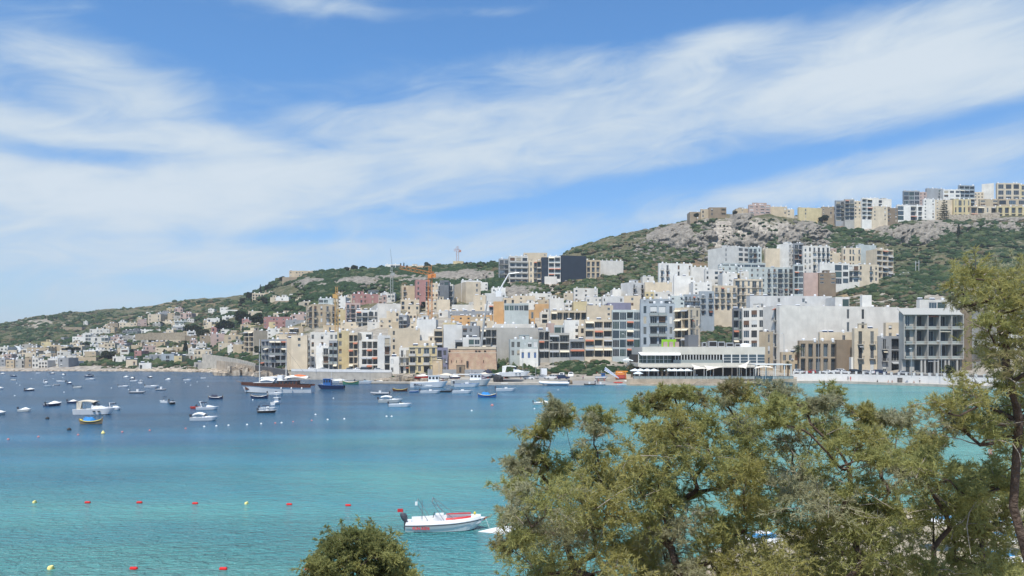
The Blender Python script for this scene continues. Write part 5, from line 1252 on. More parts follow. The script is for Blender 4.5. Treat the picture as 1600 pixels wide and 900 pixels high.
# ------------------------------------------------ restaurant
def restaurant():
    D=284.; X=lambda px:(px-997)*D/F; C=P(997,0,D); t=thing('restaurant','long two-storey waterside restaurant with glass upper floor and white frames','restaurant',(C.x,D,2.2))
    z=lambda py:H+D*(HY-py)/F-2.2
    z0,z1,z2,z3=z(573),z(567),z(554),z(542); Lx=X(1196); g=MB()
    g.box(0,Lx,0,26,z0,z1,0); g.box(X(1004),Lx,.4,26,z2,z3,0); g.box(.5,Lx-.5,7,25,z1,z2,1); g.box(.5,Lx-.3,8,25,-2.5,z0,1); g.box(X(1004)+.4,Lx-.4,.9,25.5,z3-.05,z3+.02,0)
    obj('wall',g.mesh('wall',[mat('restaurant_render',(.56,.53,.46),.85,.1,.4,stain=.12),mat('restaurant_interior',(.05,.045,.04),.9)]),t)
    for i in range(4): # left glass bays
        g=MB(); a,b=X(998+i*13),X(998+(i+1)*13); g.box(a+.15,b-.15,.3,.36,z1,z2); g.box(a-.12,a+.13,.15,.5,z1,z2,1); g.box((a+b)/2-.05,(a+b)/2+.05,.22,.29,z1,z2,1); g.box(a+.13,b-.13,.22,.29,z1+1.2,z1+1.28,1); obj('window_bay',g.mesh('window_bay',[GL[3],M_FR]),t)
    for i in range(16): # slatted middle
        a=X(1056+i*4.6); g=MB(); g.box(a-.13,a+.13,.5,.75,z1,z2); obj('upright',g.mesh('upright',M_FR),t)
    g=MB(); g.box(X(1052),X(1130),.1,.14,z1,z1+1.15); obj('glass_balustrade',g.mesh('glass_balustrade',M_RGL),t)
    for i in range(5):
        a,b=X(1130+i*13.2),X(1130+(i+1)*13.2); g=MB(); g.box(a+.2,b-.2,.3,.36,z1,z2); g.box(a-.2,a+.22,.1,.6,z1,z2,1)
        for k in (.3,.62): g.box(a+.22,b-.22,.2,.29,z1+(z2-z1)*k,z1+(z2-z1)*k+.14,1)
        obj('window_bay',g.mesh('window_bay',[GL[1],M_FR]),t)
    g=MB(); g.box(X(1054),X(1130),2.2,2.25,z1,z2); obj('sliding_glass',g.mesh('sliding_glass',GL[0]),t)
    g=MB(); g.poly([(X(1000),-1.6,z2-.1),(X(1062),-1.6,z2-.1),(X(1064),1.2,z2+.9),(X(998),1.2,z2+.9)]); g.quad((X(1000),-1.6,z2-.3),(X(1062),-1.6,z2-.3),(X(1062),-1.6,z2-.1),(X(1000),-1.6,z2-.1)); obj('awning',g.mesh('awning',mat('white_canvas',(.75,.74,.72),.8)),t)
    for i in range(14):
        a=X(1000+i*14.5); g=MB(); g.box(a-.15,a+.15,1,1.3,0,z0); obj('column',g.mesh('column',M_FR),t)
    g=MB(); g.box(X(1000),X(1196),-2.4,0,z0-.25,z0-.05); obj('canopy_slab',g.mesh('canopy_slab',M_SLAB),t)
    # roof plant
    for i,(a,b,hh) in enumerate([(1103,1109,1.8),(1113,1126,2.2),(1128,1138,2.0),(1141,1152,1.6),(1155,1163,1.3)]):
        g=MB(); g.box(X(a),X(b),5,8,z3,z3+hh); g.box(X(a)+.2,X(b)-.2,4.94,4.995,z3+.3,z3+hh-.3,1); obj('air_conditioner',g.mesh('air_conditioner',[mat('galvanised_metal',(.45,.46,.47),.4,metal=.3),M_DARK]),t)
    for a in (1041,1050,1059): g=MB(); g.box(X(a)-.7,X(a)+.7,1.2,2.2,z3,z3+1.9); obj('chimney',g.mesh('chimney',wall_mat('Q')),t)
    g=MB(); g.box(X(1037),X(1060),4,4.2,z3,z(530)); obj('green_screen',g.mesh('green_screen',mat('lime_green_canvas',(.25,.48,.03),.8)),t)
    g=MB(); g.box(X(1080),X(1096),4.6,11,z3,z(523)); obj('lift_housing',g.mesh('lift_housing',mat('dark_grey_cladding',(.13,.135,.145),.7)),t)
    g=MB(); M=Matrix.Translation((X(1172),6,z3)); g.lathe([(2.3,0),(2.2,.8),(1.3,1.3),(0,1.4)],12,(X(1172),6,z3)); obj('roof_dome',g.mesh('roof_dome',M_TANK),t)
restaurant()
M_CANV=mat('pale_parasol_canvas',(.66,.72,.74),.8,.05,.5); M_SAIL=mat('cream_sail_canvas',(.68,.63,.54),.85,.08,.5)
def parasol(px,D,w,h,label,group=None,z=2.2,m=None):
    C=P(px,0,D); t=thing('parasol',label,'parasol',(C.x,D,z),0,group); g=MB(); g.tube([(0,0,0),(0,0,h)],.06,6); g.box(-.4,.4,-.4,.4,0,.08); obj('pole',g.mesh('pole',M_FR),t)
    g=MB(); k=w/2; c=(0,0,h+.35)
    for i in range(8):
        a0=i*.7854+.39; a1=a0+.7854; p0=(k*math.cos(a0),k*math.sin(a0),h-.35); p1=(k*math.cos(a1),k*math.sin(a1),h-.35); g.poly([c,p0,p1]); g.quad(p0,(p0[0],p0[1],p0[2]-.2),(p1[0],p1[1],p1[2]-.2),p1)
    obj('canopy',g.mesh('canopy',m or M_CANV),t)
names=['leftmost','second from left','third from left','fourth from left','fifth from left','sixth from left','seventh from left','rightmost']
for i,px in enumerate((992,1001,1011,1022,1045,1054,1064,1074)): parasol(px,274,3.7,3.1,names[i]+' pale blue-white parasol in the row on the restaurant terrace')
parasol(994,300,4.2,3,'left of two pale parasols above the restaurant corner',z=5.5); parasol(980,302,4.0,3,'upper left pale parasol beside the blue-glass block',z=5.7)
parasol(997,270,3.6,2.2,'low white parasol in front of the terrace row')
def sail(c,pts,label):
    t=thing('shade_sail',label,'sail',(0,0,0)); P3=[P(px,py,D) for px,py,D in pts]; ctr=sum(P3,Vector())/len(P3); ctr.z-=.3; g=MB(); n=len(P3)
    for i in range(n):
        a,b=P3[i],P3[(i+1)%n]; mid=(a+b)/2+(ctr-(a+b)/2)*.25; g.poly([ctr,a,mid]); g.poly([ctr,mid,b])
    obj('canvas',g.mesh('canvas',M_SAIL),t); g=MB()
    for p in P3: g.tube([(p.x,p.y,2.2),tuple(p)],.06,5)
    obj('masts',g.mesh('mast',M_FR),t).name='mast'
sail(0,[(1080,569,276),(1110,576,268),(1084,577,266)],'leftmost cream shade sail, right of the parasol row')
sail(0,[(1100,571,278),(1130,573,268),(1104,579,266)],'second cream shade sail over the dark terrace')
sail(0,[(1152,572,278),(1172,563,276),(1166,576,265),(1155,574,264)],'big cream shade sail tilted up toward the pergola')
sail(0,[(1184,569,272),(1178,576,264),(1196,573,264)],'small white shade sail left of the pergola columns')
sail(0,[(1200,569,272),(1192,573,264),(1209,575,264)],'small white shade sail right of the pergola columns')
t=thing('pergola','white flat pergola frame at the right end of the restaurant','pergola',(0,0,0)); a,b=P(1172,0,274),P(1228,0,274); g=MB(); g.box(a.x,b.x,268,279,7.0,7.35); obj('roof_frame',g.mesh('roof_frame',M_FR),t)
for f in (.02,.3,.55,.8,.98):
    g=MB(); x=a.x+(b.x-a.x)*f; g.box(x-.16,x+.16,268.2,268.5,2.2,7.0); obj('column',g.mesh('column',M_FR),t)
t=thing('terrace_railing','dark glass and metal railing along the restaurant quay edge','railing',(0,0,0)); g=MB(); a,b=P(990,0,266.6),P(1240,0,266.6); g.box(a.x,b.x,266.6,266.65,2.25,3.15); obj('glass_panel',g.mesh('glass_panel',M_RGL),t); g=MB(); g.box(a.x,b.x,266.55,266.7,3.15,3.22)
x=a.x
while x<b.x: g.box(x-.04,x+.04,266.55,266.7,2.2,3.15); x+=2
obj('rail_frame',g.mesh('rail_frame',M_RAIL),t)
def table_set():
    t=obj('table_set',None); g=MB(); g.lathe([(.02,.74),(.5,.74),(.5,.77),(0,.77)],10); g.tube([(0,0,0),(0,0,.74)],.05,5); g.box(-.25,.25,-.25,.25,0,.04); obj('table_top',g.mesh('table_top',M_FR),t)
    for k in range(4):
        g=MB(); g.box(-.22,.22,-.22,.22,.43,.48); g.box(-.22,.22,.18,.22,.48,.9)
        for sx_ in (-.2,.2):
            for sy in (-.2,.2): g.box(sx_-.02,sx_+.02,sy-.02,sy+.02,0,.43)
        o=obj('chair',g.mesh('chair',mat('blue_grey_weave',(.10,.13,.18),.7)),t); o.location=(.85*math.cos(k*1.571),.85*math.sin(k*1.571),0); o.rotation_euler=(0,0,k*1.571-1.571)
    return t
# tables and chairs: each table and chair its own thing
proto=None
tb=MB(); tb.lathe([(0,.70),(.48,.70),(.5,.73),(.5,.76),(0,.77)],12); tb.tube([(0,0,.03),(0,0,.70)],.05,6); tb.lathe([(0,0),(.3,0),(.28,.04),(0,.05)],10); tme=tb.mesh('terrace_table',M_FR)
ch=MB(); ch.box(-.22,.22,-.22,.22,.43,.48); ch.box(-.22,.22,.18,.22,.48,.92)
for sx_ in (-.2,.2):
    for sy in (-.2,.2): ch.box(sx_-.02,sx_+.02,sy-.02,sy+.02,0,.43)
cme=ch.mesh('terrace_chair',mat('blue_grey_weave',(.10,.13,.18),.7))
for i in range(20):
    px=994+i*12.0; 
    for row in (0,1):
        D=269+row*4.5; C=P(px+row*5,0,D)
        thing('terrace_table','small white pedestal table on the crowded restaurant terrace','table',(C.x,D,2.204),0,'tables on the restaurant terrace',tme)
        for k in range(2):
            a=k*math.pi+.3*row; thing('terrace_chair','blue-grey woven chair on the crowded restaurant terrace','chair',(C.x+.8*math.cos(a),D+.8*math.sin(a),2.204),a-1.571,'chairs on the restaurant terrace',cme)
# ------------------------------------------------ boats
def pm_(n,c,r=.3,**k): return mat(n,c,r,**k)
HC={'w':pm_('white_gelcoat',(.72,.73,.73),.25,spec=.5,stain=.1),'o':pm_('offwhite_gelcoat',(.60,.60,.56),.3,spec=.5,stain=.15),'n':pm_('navy_gelcoat',(.02,.035,.09),.3,spec=.5),'b':pm_('blue_boat_paint',(.03,.12,.33),.45,stain=.2),'k':pm_('black_rubber',(.03,.03,.032),.6),
 'g':pm_('grey_inflatable_tube',(.30,.31,.33),.6,stain=.15),'r':pm_('red_boat_paint',(.42,.05,.035),.45),'y':pm_('yellow_boat_paint',(.62,.48,.08),.45),'m':pm_('varnished_mahogany',(.10,.042,.028),.4,stain=.3),'t':pm_('weathered_wood',(.22,.17,.11),.7,stain=.3),'a':pm_('antifouling_paint',(.03,.035,.05),.7),'l':pm_('pale_blue_boat_paint',(.33,.42,.48),.4,stain=.15),'G':pm_('green_boat_paint',(.06,.2,.13),.45)}
M_TARP=pm_('blue_tarpaulin',(.01,.20,.52),.55,var=.25,vscale=2,bump=.4); M_CANW=pm_('white_boat_canvas',(.75,.74,.70),.8); M_CAND=pm_('dark_boat_canvas',(.03,.035,.06),.8); M_CANB=pm_('beige_boat_canvas',(.58,.52,.42),.85); M_CHR=pm_('stainless_tube',(.55,.56,.58),.25,metal=.8)
M_SCR=pm_('tinted_windscreen',(.03,.04,.05),.1,spec=.6); M_OUT=pm_('outboard_grey',(.06,.065,.08),.35); M_TEAK=pm_('teak_deck',(.33,.22,.13),.7,var=.2,vscale=2); M_ORC=pm_('orange_canopy_canvas',(.62,.16,.06),.8); M_FEND=pm_('fender_white',(.7,.7,.68),.4)
def hullmesh(L,B,Hh,kind='v',wl=.0,sheer=.25,cock=(.06,.55),hm='w',dm='w',rake=.28,bot=-.35):
    """returns (hull mesh, deck mesh)"""
    ns=16; m=MB(); d=MB(); st=[]
    for i in range(ns+1):
        t=i/ns
        if kind=='d': b=B/2*max(0.02,(1-abs(2*t-1)**2.6)); zs=Hh*(1+sheer*abs(2*t-1)**2.2*1.6)
        else: b=B/2*((.86+.14*math.sin(min(t/.45,1)*1.57)) if t<.45 else max(.015,1-((t-.45)/.55)**2.5)); zs=Hh*(1+sheer*(t**1.7))
        x=-L/2+L*t; rk=rake*L*max(0,(t-.72)/.28)**1.5*.55; kz=bot*(1-max(0,(t-.7)/.3)**2*.75)
        if kind=='d': rk*=.5; x2=x-(rake*L*.2*max(0,(.28-t)/.28)**1.5*-1)
        xk=x-rk; 
        if kind=='d': xk=x-rk+ L*.06*max(0,(.28-t)/.28)**1.5
        cz=.02+.18*Hh*max(0,t-.4)
        st.append([(xk,0,kz),(xk+(x-xk)*.35,-b*.80,cz),(x,-b,zs),(x,-b*.9+.0,zs+.02)])
    def mir(p): return (p[0],-p[1],p[2])
    for a,b in zip(st,st[1:]):
        for sg in (0,1):
            f=(lambda p:p) if sg==0 else mir
            for j in (0,1):
                q=[f(a[j]),f(b[j]),f(b[j+1]),f(a[j+1])]
                if sg: q=q[::-1]
                m.quad(*q,mi=1 if j==0 else 0)
            q=[f(a[2]),f(b[2]),f(b[3]),f(a[3])]; d.quad(*(q if sg==0 else q[::-1]))
    a=st[0]; m.poly([a[0],a[1],a[2],mir(a[2]),mir(a[1])][::-1],0)
    c0,c1=int(cock[0]*ns),int(cock[1]*ns); fl=Hh*.45
    for i in range(ns):
        A_,B_=st[i][3],st[i+1][3]
        if c0<=i<c1:
            za=fl; ia=(A_[0],A_[1]*.85); ib=(B_[0],B_[1]*.85)
            for sg in (1,-1):
                P1=[(A_[0],A_[1]*sg,A_[2]),(B_[0],B_[1]*sg,B_[2]),(ib[0],ib[1]*sg,B_[2]),(ia[0],ia[1]*sg,A_[2])]; d.poly(P1 if sg>0 else P1[::-1])
                P2=[(ia[0],ia[1]*sg,A_[2]),(ib[0],ib[1]*sg,B_[2]),(ib[0],ib[1]*sg,za),(ia[0],ia[1]*sg,za)]; d.poly(P2 if sg>0 else P2[::-1])
            d.quad((ia[0],ia[1],za),(ib[0],ib[1],za),(ib[0],-ib[1],za),(ia[0],-ia[1],za))
            if i==c0: d.quad((ia[0],ia[1],A_[2]),(ia[0],-ia[1],A_[2]),(ia[0],-ia[1],za),(ia[0],ia[1],za))
            if i==c1-1: d.quad((ib[0],ib[1],B_[2]),(ib[0],ib[1],za),(ib[0],-ib[1],za),(ib[0],-ib[1],B_[2]))
        else: d.quad(A_,B_,(B_[0],-B_[1],B_[2]),(A_[0],-A_[1],A_[2]))
    return m.mesh('hull',[HC[hm],HC['a']]),d.mesh('deck',HC[dm]),st
def outboard(par,L,z,s=1,m=None):
    g=MB(); x=-L/2-.12; g.box(x-.28*s,x+.16*s,-.17*s,.17*s,z+.1,z+.62*s,0); g.box(x-.24*s,x+.1*s,-.14*s,.14*s,z+.62*s,z+.72*s,0); g.box(x-.1,x+.02,-.06,.06,-.45,z+.1,0); g.box(x-.25,x+.1,-.1,.1,-.3,-.26,0)
    obj('outboard_motor',g.mesh('outboard_motor',m or M_OUT),par)
def boat(px,py,pw,hd,kind,label,hm='w',dm='w',L=None,can=None,z=0.,group=None,D=None,name=None):
    D=D or WD(py); c=abs(math.cos(rad(hd))); s=abs(math.sin(rad(hd)))
    ratio={'luzzu':.34,'rib':.40,'skiff':.36,'cruiser':.34,'cabin':.36,'covered':.40}.get(kind,.39)
    w=pw*D/F
    if L is None: L=w/max(c+s*ratio,.3)
    L=max(L,2.2); B_=L*ratio; Hh=max(.42,L*.115)
    nm=name or {'luzzu':'fishing_boat','rib':'inflatable_boat','skiff':'rowing_boat','cruiser':'cabin_cruiser','cabin':'fishing_boat'}.get(kind,'motorboat')
    root=thing(nm,label,'boat',(D*(px-800)/F,D,z),rad(hd),group)
    if kind=='rib':
        tube=MB(); pts=[]; 
        for i in range(23):
            t=i/22; a=-1+2*t; x=L/2-abs(a)**2.6*L*.98-.12; y=B_/2*.8*(1 if a>0 else -1)*min(1,abs(a)*2.1)**.6; pts.append((x,y,Hh*.75+.35*Hh*max(0,1-abs(a)*1.5)))
        tube.tube(pts,B_*.11,8); obj('inflatable_tube',tube.mesh('inflatable_tube',HC[hm],True),root)
        h,dk,st=hullmesh(L*.92,B_*.66,Hh*.7,'v',hm='w',dm='g',cock=(.05,.8)); obj('hull',h,root); obj('deck',dk,root)
        g=MB(); g.box(-.25,.3,-.3,.3,Hh*.4,Hh*.4+.95); obj('console',g.mesh('console',HC['w']),root); outboard(root,L*.95,Hh*.7,max(.7,L/6))
        return root
    if kind in('luzzu','skiff'):
        h,dk,st=hullmesh(L,B_,Hh*(1.15 if kind=='luzzu' else .9),'d' if kind=='luzzu' else 'v',hm=hm,dm=dm,sheer=.45 if kind=='luzzu' else .2,cock=(.15,.85) if kind=='luzzu' else (.06,.9),rake=.12); obj('hull',h,root); obj('deck',dk,root)
        if kind=='luzzu':
            g=MB()
            for sg in (1,-1): x=sg*L*.49; g.box(x-.07,x+.07,-.06,.06,Hh*.9,Hh*2.45 if sg>0 else Hh*2.1)
            obj('stem_post',g.mesh('stem_post',HC['t']),root)
            g=MB()
            for sg in (-1,1):
                pts=[(s_[2][0],s_[2][1]*-sg*1.02,s_[2][2]-.07) for s_ in st[1:-1]]; g.tube(pts,.05,5)
            obj('gunwale_band',g.mesh('gunwale_band',HC['y'] if hm!='n' else HC['w']),root)
            if can is not None:
                g=MB(); n=8; ww=B_*.45; x0,x1=-L*.28,L*.2
                for i in range(n):
                    a=x0+(x1-x0)*i/n; b=x0+(x1-x0)*(i+1)/n; f=lambda t:Hh*1.5+.55*math.sin(3.14*min(1,max(0,(t-x0)/(x1-x0))*.8+.2))+.12*math.sin(t*5)
                    g.quad((a,-ww,Hh*1.1),(b,-ww,Hh*1.1),(b,0,f(b)),(a,0,f(a))); g.quad((a,0,f(a)),(b,0,f(b)),(b,ww,Hh*1.1),(a,ww,Hh*1.1))
                for a,ii in ((x0,0),(x1,1)): g.poly([(a,-ww,Hh*1.1),(a,0,f(a)),(a,ww,Hh*1.1)][::(1 if ii else -1)])
                obj('tarpaulin',g.mesh('tarpaulin',can),root)
            else:
                g=MB(); 
                for k in (-.2,.05,.28): g.box(L*k-.1,L*k+.1,-B_*.4,B_*.4,Hh*.9,Hh*.95)
                obj('thwart',g.mesh('thwart',HC['t']),root)
        else:
            g=MB()
            for k in (-.25,.1): g.box(L*k-.12,L*k+.12,-B_*.4,B_*.4,Hh*.6,Hh*.66)
            obj('thwart',g.mesh('thwart',HC['t']),root)
        return root
    big=kind in('cruiser','cabin')
    h,dk,st=hullmesh(L,B_,Hh*(1.15 if big else 1),'v',hm=hm,dm=dm,sheer=.3,cock=(.06,.45 if kind!='open' else .7)); obj('hull',h,root); obj('deck',dk,root); zt=Hh*(1.15 if big else 1)
    if kind=='covered':
        g=MB(); n=8; prof=lambda t:zt*1.05+zt*(.9*math.exp(-((t-.05)/.28)**2))
        for i in range(2,15):
            a=st[i][2]; b=st[i+1][2]; ta=(i/16-.5); tb=((i+1)/16-.5)
            g.quad((a[0],a[1]*1.02,a[2]-.05),(b[0],b[1]*1.02,b[2]-.05),(b[0],0,max(b[2]+.05,prof(tb))),(a[0],0,max(a[2]+.05,prof(ta)))); g.quad((a[0],0,max(a[2]+.05,prof(ta))),(b[0],0,max(b[2]+.05,prof(tb))),(b[0],-b[1]*1.02,b[2]-.05),(a[0],-a[1]*1.02,a[2]-.05))
        obj('boat_cover',g.mesh('boat_cover',can or M_CANW),root); outboard(root,L,zt,max(.7,L/7)); return root
    if kind in('cuddy','cruiser'):
        cw=B_*.36; ch=zt*(.55 if kind=='cuddy' else .8); g=MB(); x0,x1=-L*.04,L*.36
        lo=[(x0,-cw,zt*.98),(x1,-cw*.35,zt*1.12),(x1,cw*.35,zt*1.12),(x0,cw,zt*.98)]; up=[(x0,-cw*.82,zt+ch),(x0+L*.16,-cw*.6,zt+ch*.8),(x0+L*.16,cw*.6,zt+ch*.8),(x0,cw*.82,zt+ch)]
        for i in range(4): j=(i+1)%4; g.quad(lo[i],lo[j],up[j],up[i])
        g.quad(*up); obj('cabin',g.mesh('cabin',HC[dm]),root)
        g=MB(); wz=zt+ch; xa=x0+L*.05
        q=[(xa,-cw*.86,wz-.05),(xa+L*.1,-cw*.5,wz-.02),(xa+L*.1,cw*.5,wz-.02),(xa,cw*.86,wz-.05)]; r=[(xa-L*.06,-cw*.74,wz+ch*.75),(xa+L*.0,-cw*.4,wz+ch*.75),(xa,cw*.4,wz+ch*.75),(xa-L*.06,cw*.74,wz+ch*.75)]
        for i in range(3): g.quad(q[i],q[i+1],r[i+1],r[i])
        obj('windscreen',g.mesh('windscreen',M_SCR),root)
        g=MB(); g.tube([(L*.12,-B_*.33,zt*1.15),(L*.33,-B_*.2,zt*1.5),(L*.47,0,zt*1.65),(L*.33,B_*.2,zt*1.5),(L*.12,B_*.33,zt*1.15)],.025,4,cap=False); obj('bow_rail',g.mesh('bow_rail',M_CHR),root)
        g=MB(); g.box(-L*.18,-L*.08,-B_*.3,-B_*.08,zt*.5,zt*1.15); g.box(-L*.18,-L*.08,B_*.08,B_*.3,zt*.5,zt*1.15); obj('seat',g.mesh('seat',HC['w']),root)
        if kind=='cruiser' or can:
            cm=can or M_CANB; g=MB(); zc=zt+ch*1.75+.15; xa,xb=-L*.40,L*.04; n=5
            for i in range(n):
                a=xa+(xb-xa)*i/n; b=xa+(xb-xa)*(i+1)/n; za=zc+.25*math.sin((i/n)*3.14); zb_=zc+.25*math.sin(((i+1)/n)*3.14)
                g.quad((a,-B_*.4,za-.15),(b,-B_*.4,zb_-.15),(b,0,zb_),(a,0,za)); g.quad((a,0,za),(b,0,zb_),(b,B_*.4,zb_-.15),(a,B_*.4,za-.15))
                g.quad((a,B_*.4,za-.3),(b,B_*.4,zb_-.3),(b,B_*.4,zb_-.15),(a,B_*.4,za-.15)); g.quad((b,-B_*.4,zb_-.3),(a,-B_*.4,za-.3),(a,-B_*.4,za-.15),(b,-B_*.4,zb_-.15))
            if kind=='cruiser': g.quad((xa,-B_*.4,zt),(xa+L*.1,-B_*.42,zt),(xa+L*.14,-B_*.4,zc-.1),(xa,-B_*.4,zc-.2)); g.quad((xa,B_*.4,zt),(xa,-B_*.4,zt),(xa,-B_*.4,zc-.15),(xa,B_*.4,zc-.15))
            obj('canopy',g.mesh('canopy',cm),root); g=MB()
            for sg in (-1,1): g.tube([(-L*.3,sg*B_*.4,zt),(-L*.36,sg*B_*.4,zc-.2)],.03,4); g.tube([(-L*.05,sg*B_*.4,zt),(0,sg*B_*.4,zc-.15)],.03,4)
            obj('canopy_frame',g.mesh('canopy_frame',M_CHR),root)
        if kind=='cruiser':
            for k in (.02,.14): g=MB(); g.box(L*k,L*k+L*.06,-B_*.505,-B_*.43,zt*.62,zt*.78); obj('porthole',g.mesh('porthole',M_SCR),root)
        else: outboard(root,L,zt,max(.7,L/6))
    elif kind=='arch':
        g=MB(); zc=zt*3.2; 
        for sg in (-1,1): g.tube([(-L*.22,sg*B_*.42,zt),(-L*.32,sg*B_*.36,zc)],.07,5)
        g.box(-L*.36,-L*.28,-B_*.38,B_*.38,zc-.1,zc+.04); obj('radar_arch',g.mesh('radar_arch',HC['w']),root)
        g=MB(); g.box(-L*.4,-L*.1,-B_*.36,B_*.36,zc-.26,zc-.14); obj('folded_canopy',g.mesh('folded_canopy',M_CAND),root)
        g=MB(); cw=B_*.36; g.poly([(-L*.02,-cw,zt),(L*.38,-cw*.3,zt*1.15),(L*.38,cw*.3,zt*1.15),(-L*.02,cw,zt),(-L*.02,cw*.8,zt*1.8),(-L*.02,-cw*.8,zt*1.8)][:0] or [(-L*.02,-cw*.8,zt*1.8),(L*.38,-cw*.3,zt*1.15),(L*.38,cw*.3,zt*1.15),(-L*.02,cw*.8,zt*1.8)]); g.poly([(-L*.02,-cw,zt*.95),(L*.38,-cw*.3,zt*1.15),(-L*.02,-cw*.8,zt*1.8)]); g.poly([(-L*.02,cw,zt*.95),(-L*.02,cw*.8,zt*1.8),(L*.38,cw*.3,zt*1.15)]); g.quad((-L*.02,-cw,zt*.95),(-L*.02,-cw*.8,zt*1.8),(-L*.02,cw*.8,zt*1.8),(-L*.02,cw,zt*.95)); obj('cabin',g.mesh('cabin',HC[dm]),root)
        outboard(root,L,zt,max(.7,L/6))
    elif kind=='cabin':
        cw=B_*.34; g=MB(); x0,x1,hh=-L*.02,L*.26,1.7*min(1.3,L/7); g.box(x0,x1,-cw,cw,zt*.9,zt+hh,0); g.box(x0-.35,x1+.25,-cw-.12,cw+.12,zt+hh,zt+hh+.1,0); obj('wheelhouse',g.mesh('wheelhouse',HC[dm]),root)
        for i in range(3):
            a=x0+(x1-x0)*(i+.18)/3; b=x0+(x1-x0)*(i+.82)/3
            for sg in (-1,1):
                g=MB(); y=sg*cw; g.box(a,b,min(y,y+sg*.03),max(y,y+sg*.03),zt+hh*.5,zt+hh*.85); obj('window',g.mesh('window',M_SCR),root)
        g=MB(); g.box(x1,x1+.03,-cw*.8,cw*.8,zt+hh*.5,zt+hh*.85); obj('windscreen',g.mesh('windscreen',M_SCR),root)
        g=MB(); g.tube([(x0,0,zt+hh),(x0,0,zt+hh*2.1)],.04,5); g.tube([(x0,-.5,zt+hh*1.8),(x0,.5,zt+hh*1.8)],.03,4); obj('mast',g.mesh('mast',M_FR),root)
        g=MB(); g.tube([(L*.2,-B_*.36,zt*1.2),(L*.34,-B_*.22,zt*1.65),(L*.48,0,zt*1.85),(L*.34,B_*.22,zt*1.65),(L*.2,B_*.36,zt*1.2)],.03,4,cap=False); obj('bow_rail',g.mesh('bow_rail',M_CHR),root)
        if can: g=MB(); g.box(-L*.45,x0-.1,-B_*.4,B_*.4,zt+hh*.9,zt+hh*.98); obj('awning',g.mesh('awning',can),root)
    else: # open with console
        g=MB(); g.box(-L*.08,L*.06,-B_*.16,B_*.16,zt*.45,zt*1.7); obj('console',g.mesh('console',HC['w']),root)
        g=MB(); g.quad((L*.06,-B_*.15,zt*1.7),(L*.06,B_*.15,zt*1.7),(L*.02,B_*.13,zt*2.3),(L*.02,-B_*.13,zt*2.3)); obj('windscreen',g.mesh('windscreen',M_SCR),root)
        g=MB(); g.box(-L*.24,-L*.14,-B_*.25,B_*.25,zt*.45,zt*1.05); obj('seat',g.mesh('seat',HC['w']),root); outboard(root,L,zt,max(.7,L/6))
        if can:
            g=MB(); zc=zt*3.3; g.box(-L*.25,L*.08,-B_*.4,B_*.4,zc,zc+.08); obj('canopy',g.mesh('canopy',can),root); g=MB()
            for sg in (-1,1):
                for x in (-L*.2,L*.05): g.tube([(x*.7,sg*B_*.42,zt),(x,sg*B_*.38,zc)],.03,4)
            obj('canopy_frame',g.mesh('canopy_frame',M_CHR),root)
    return root
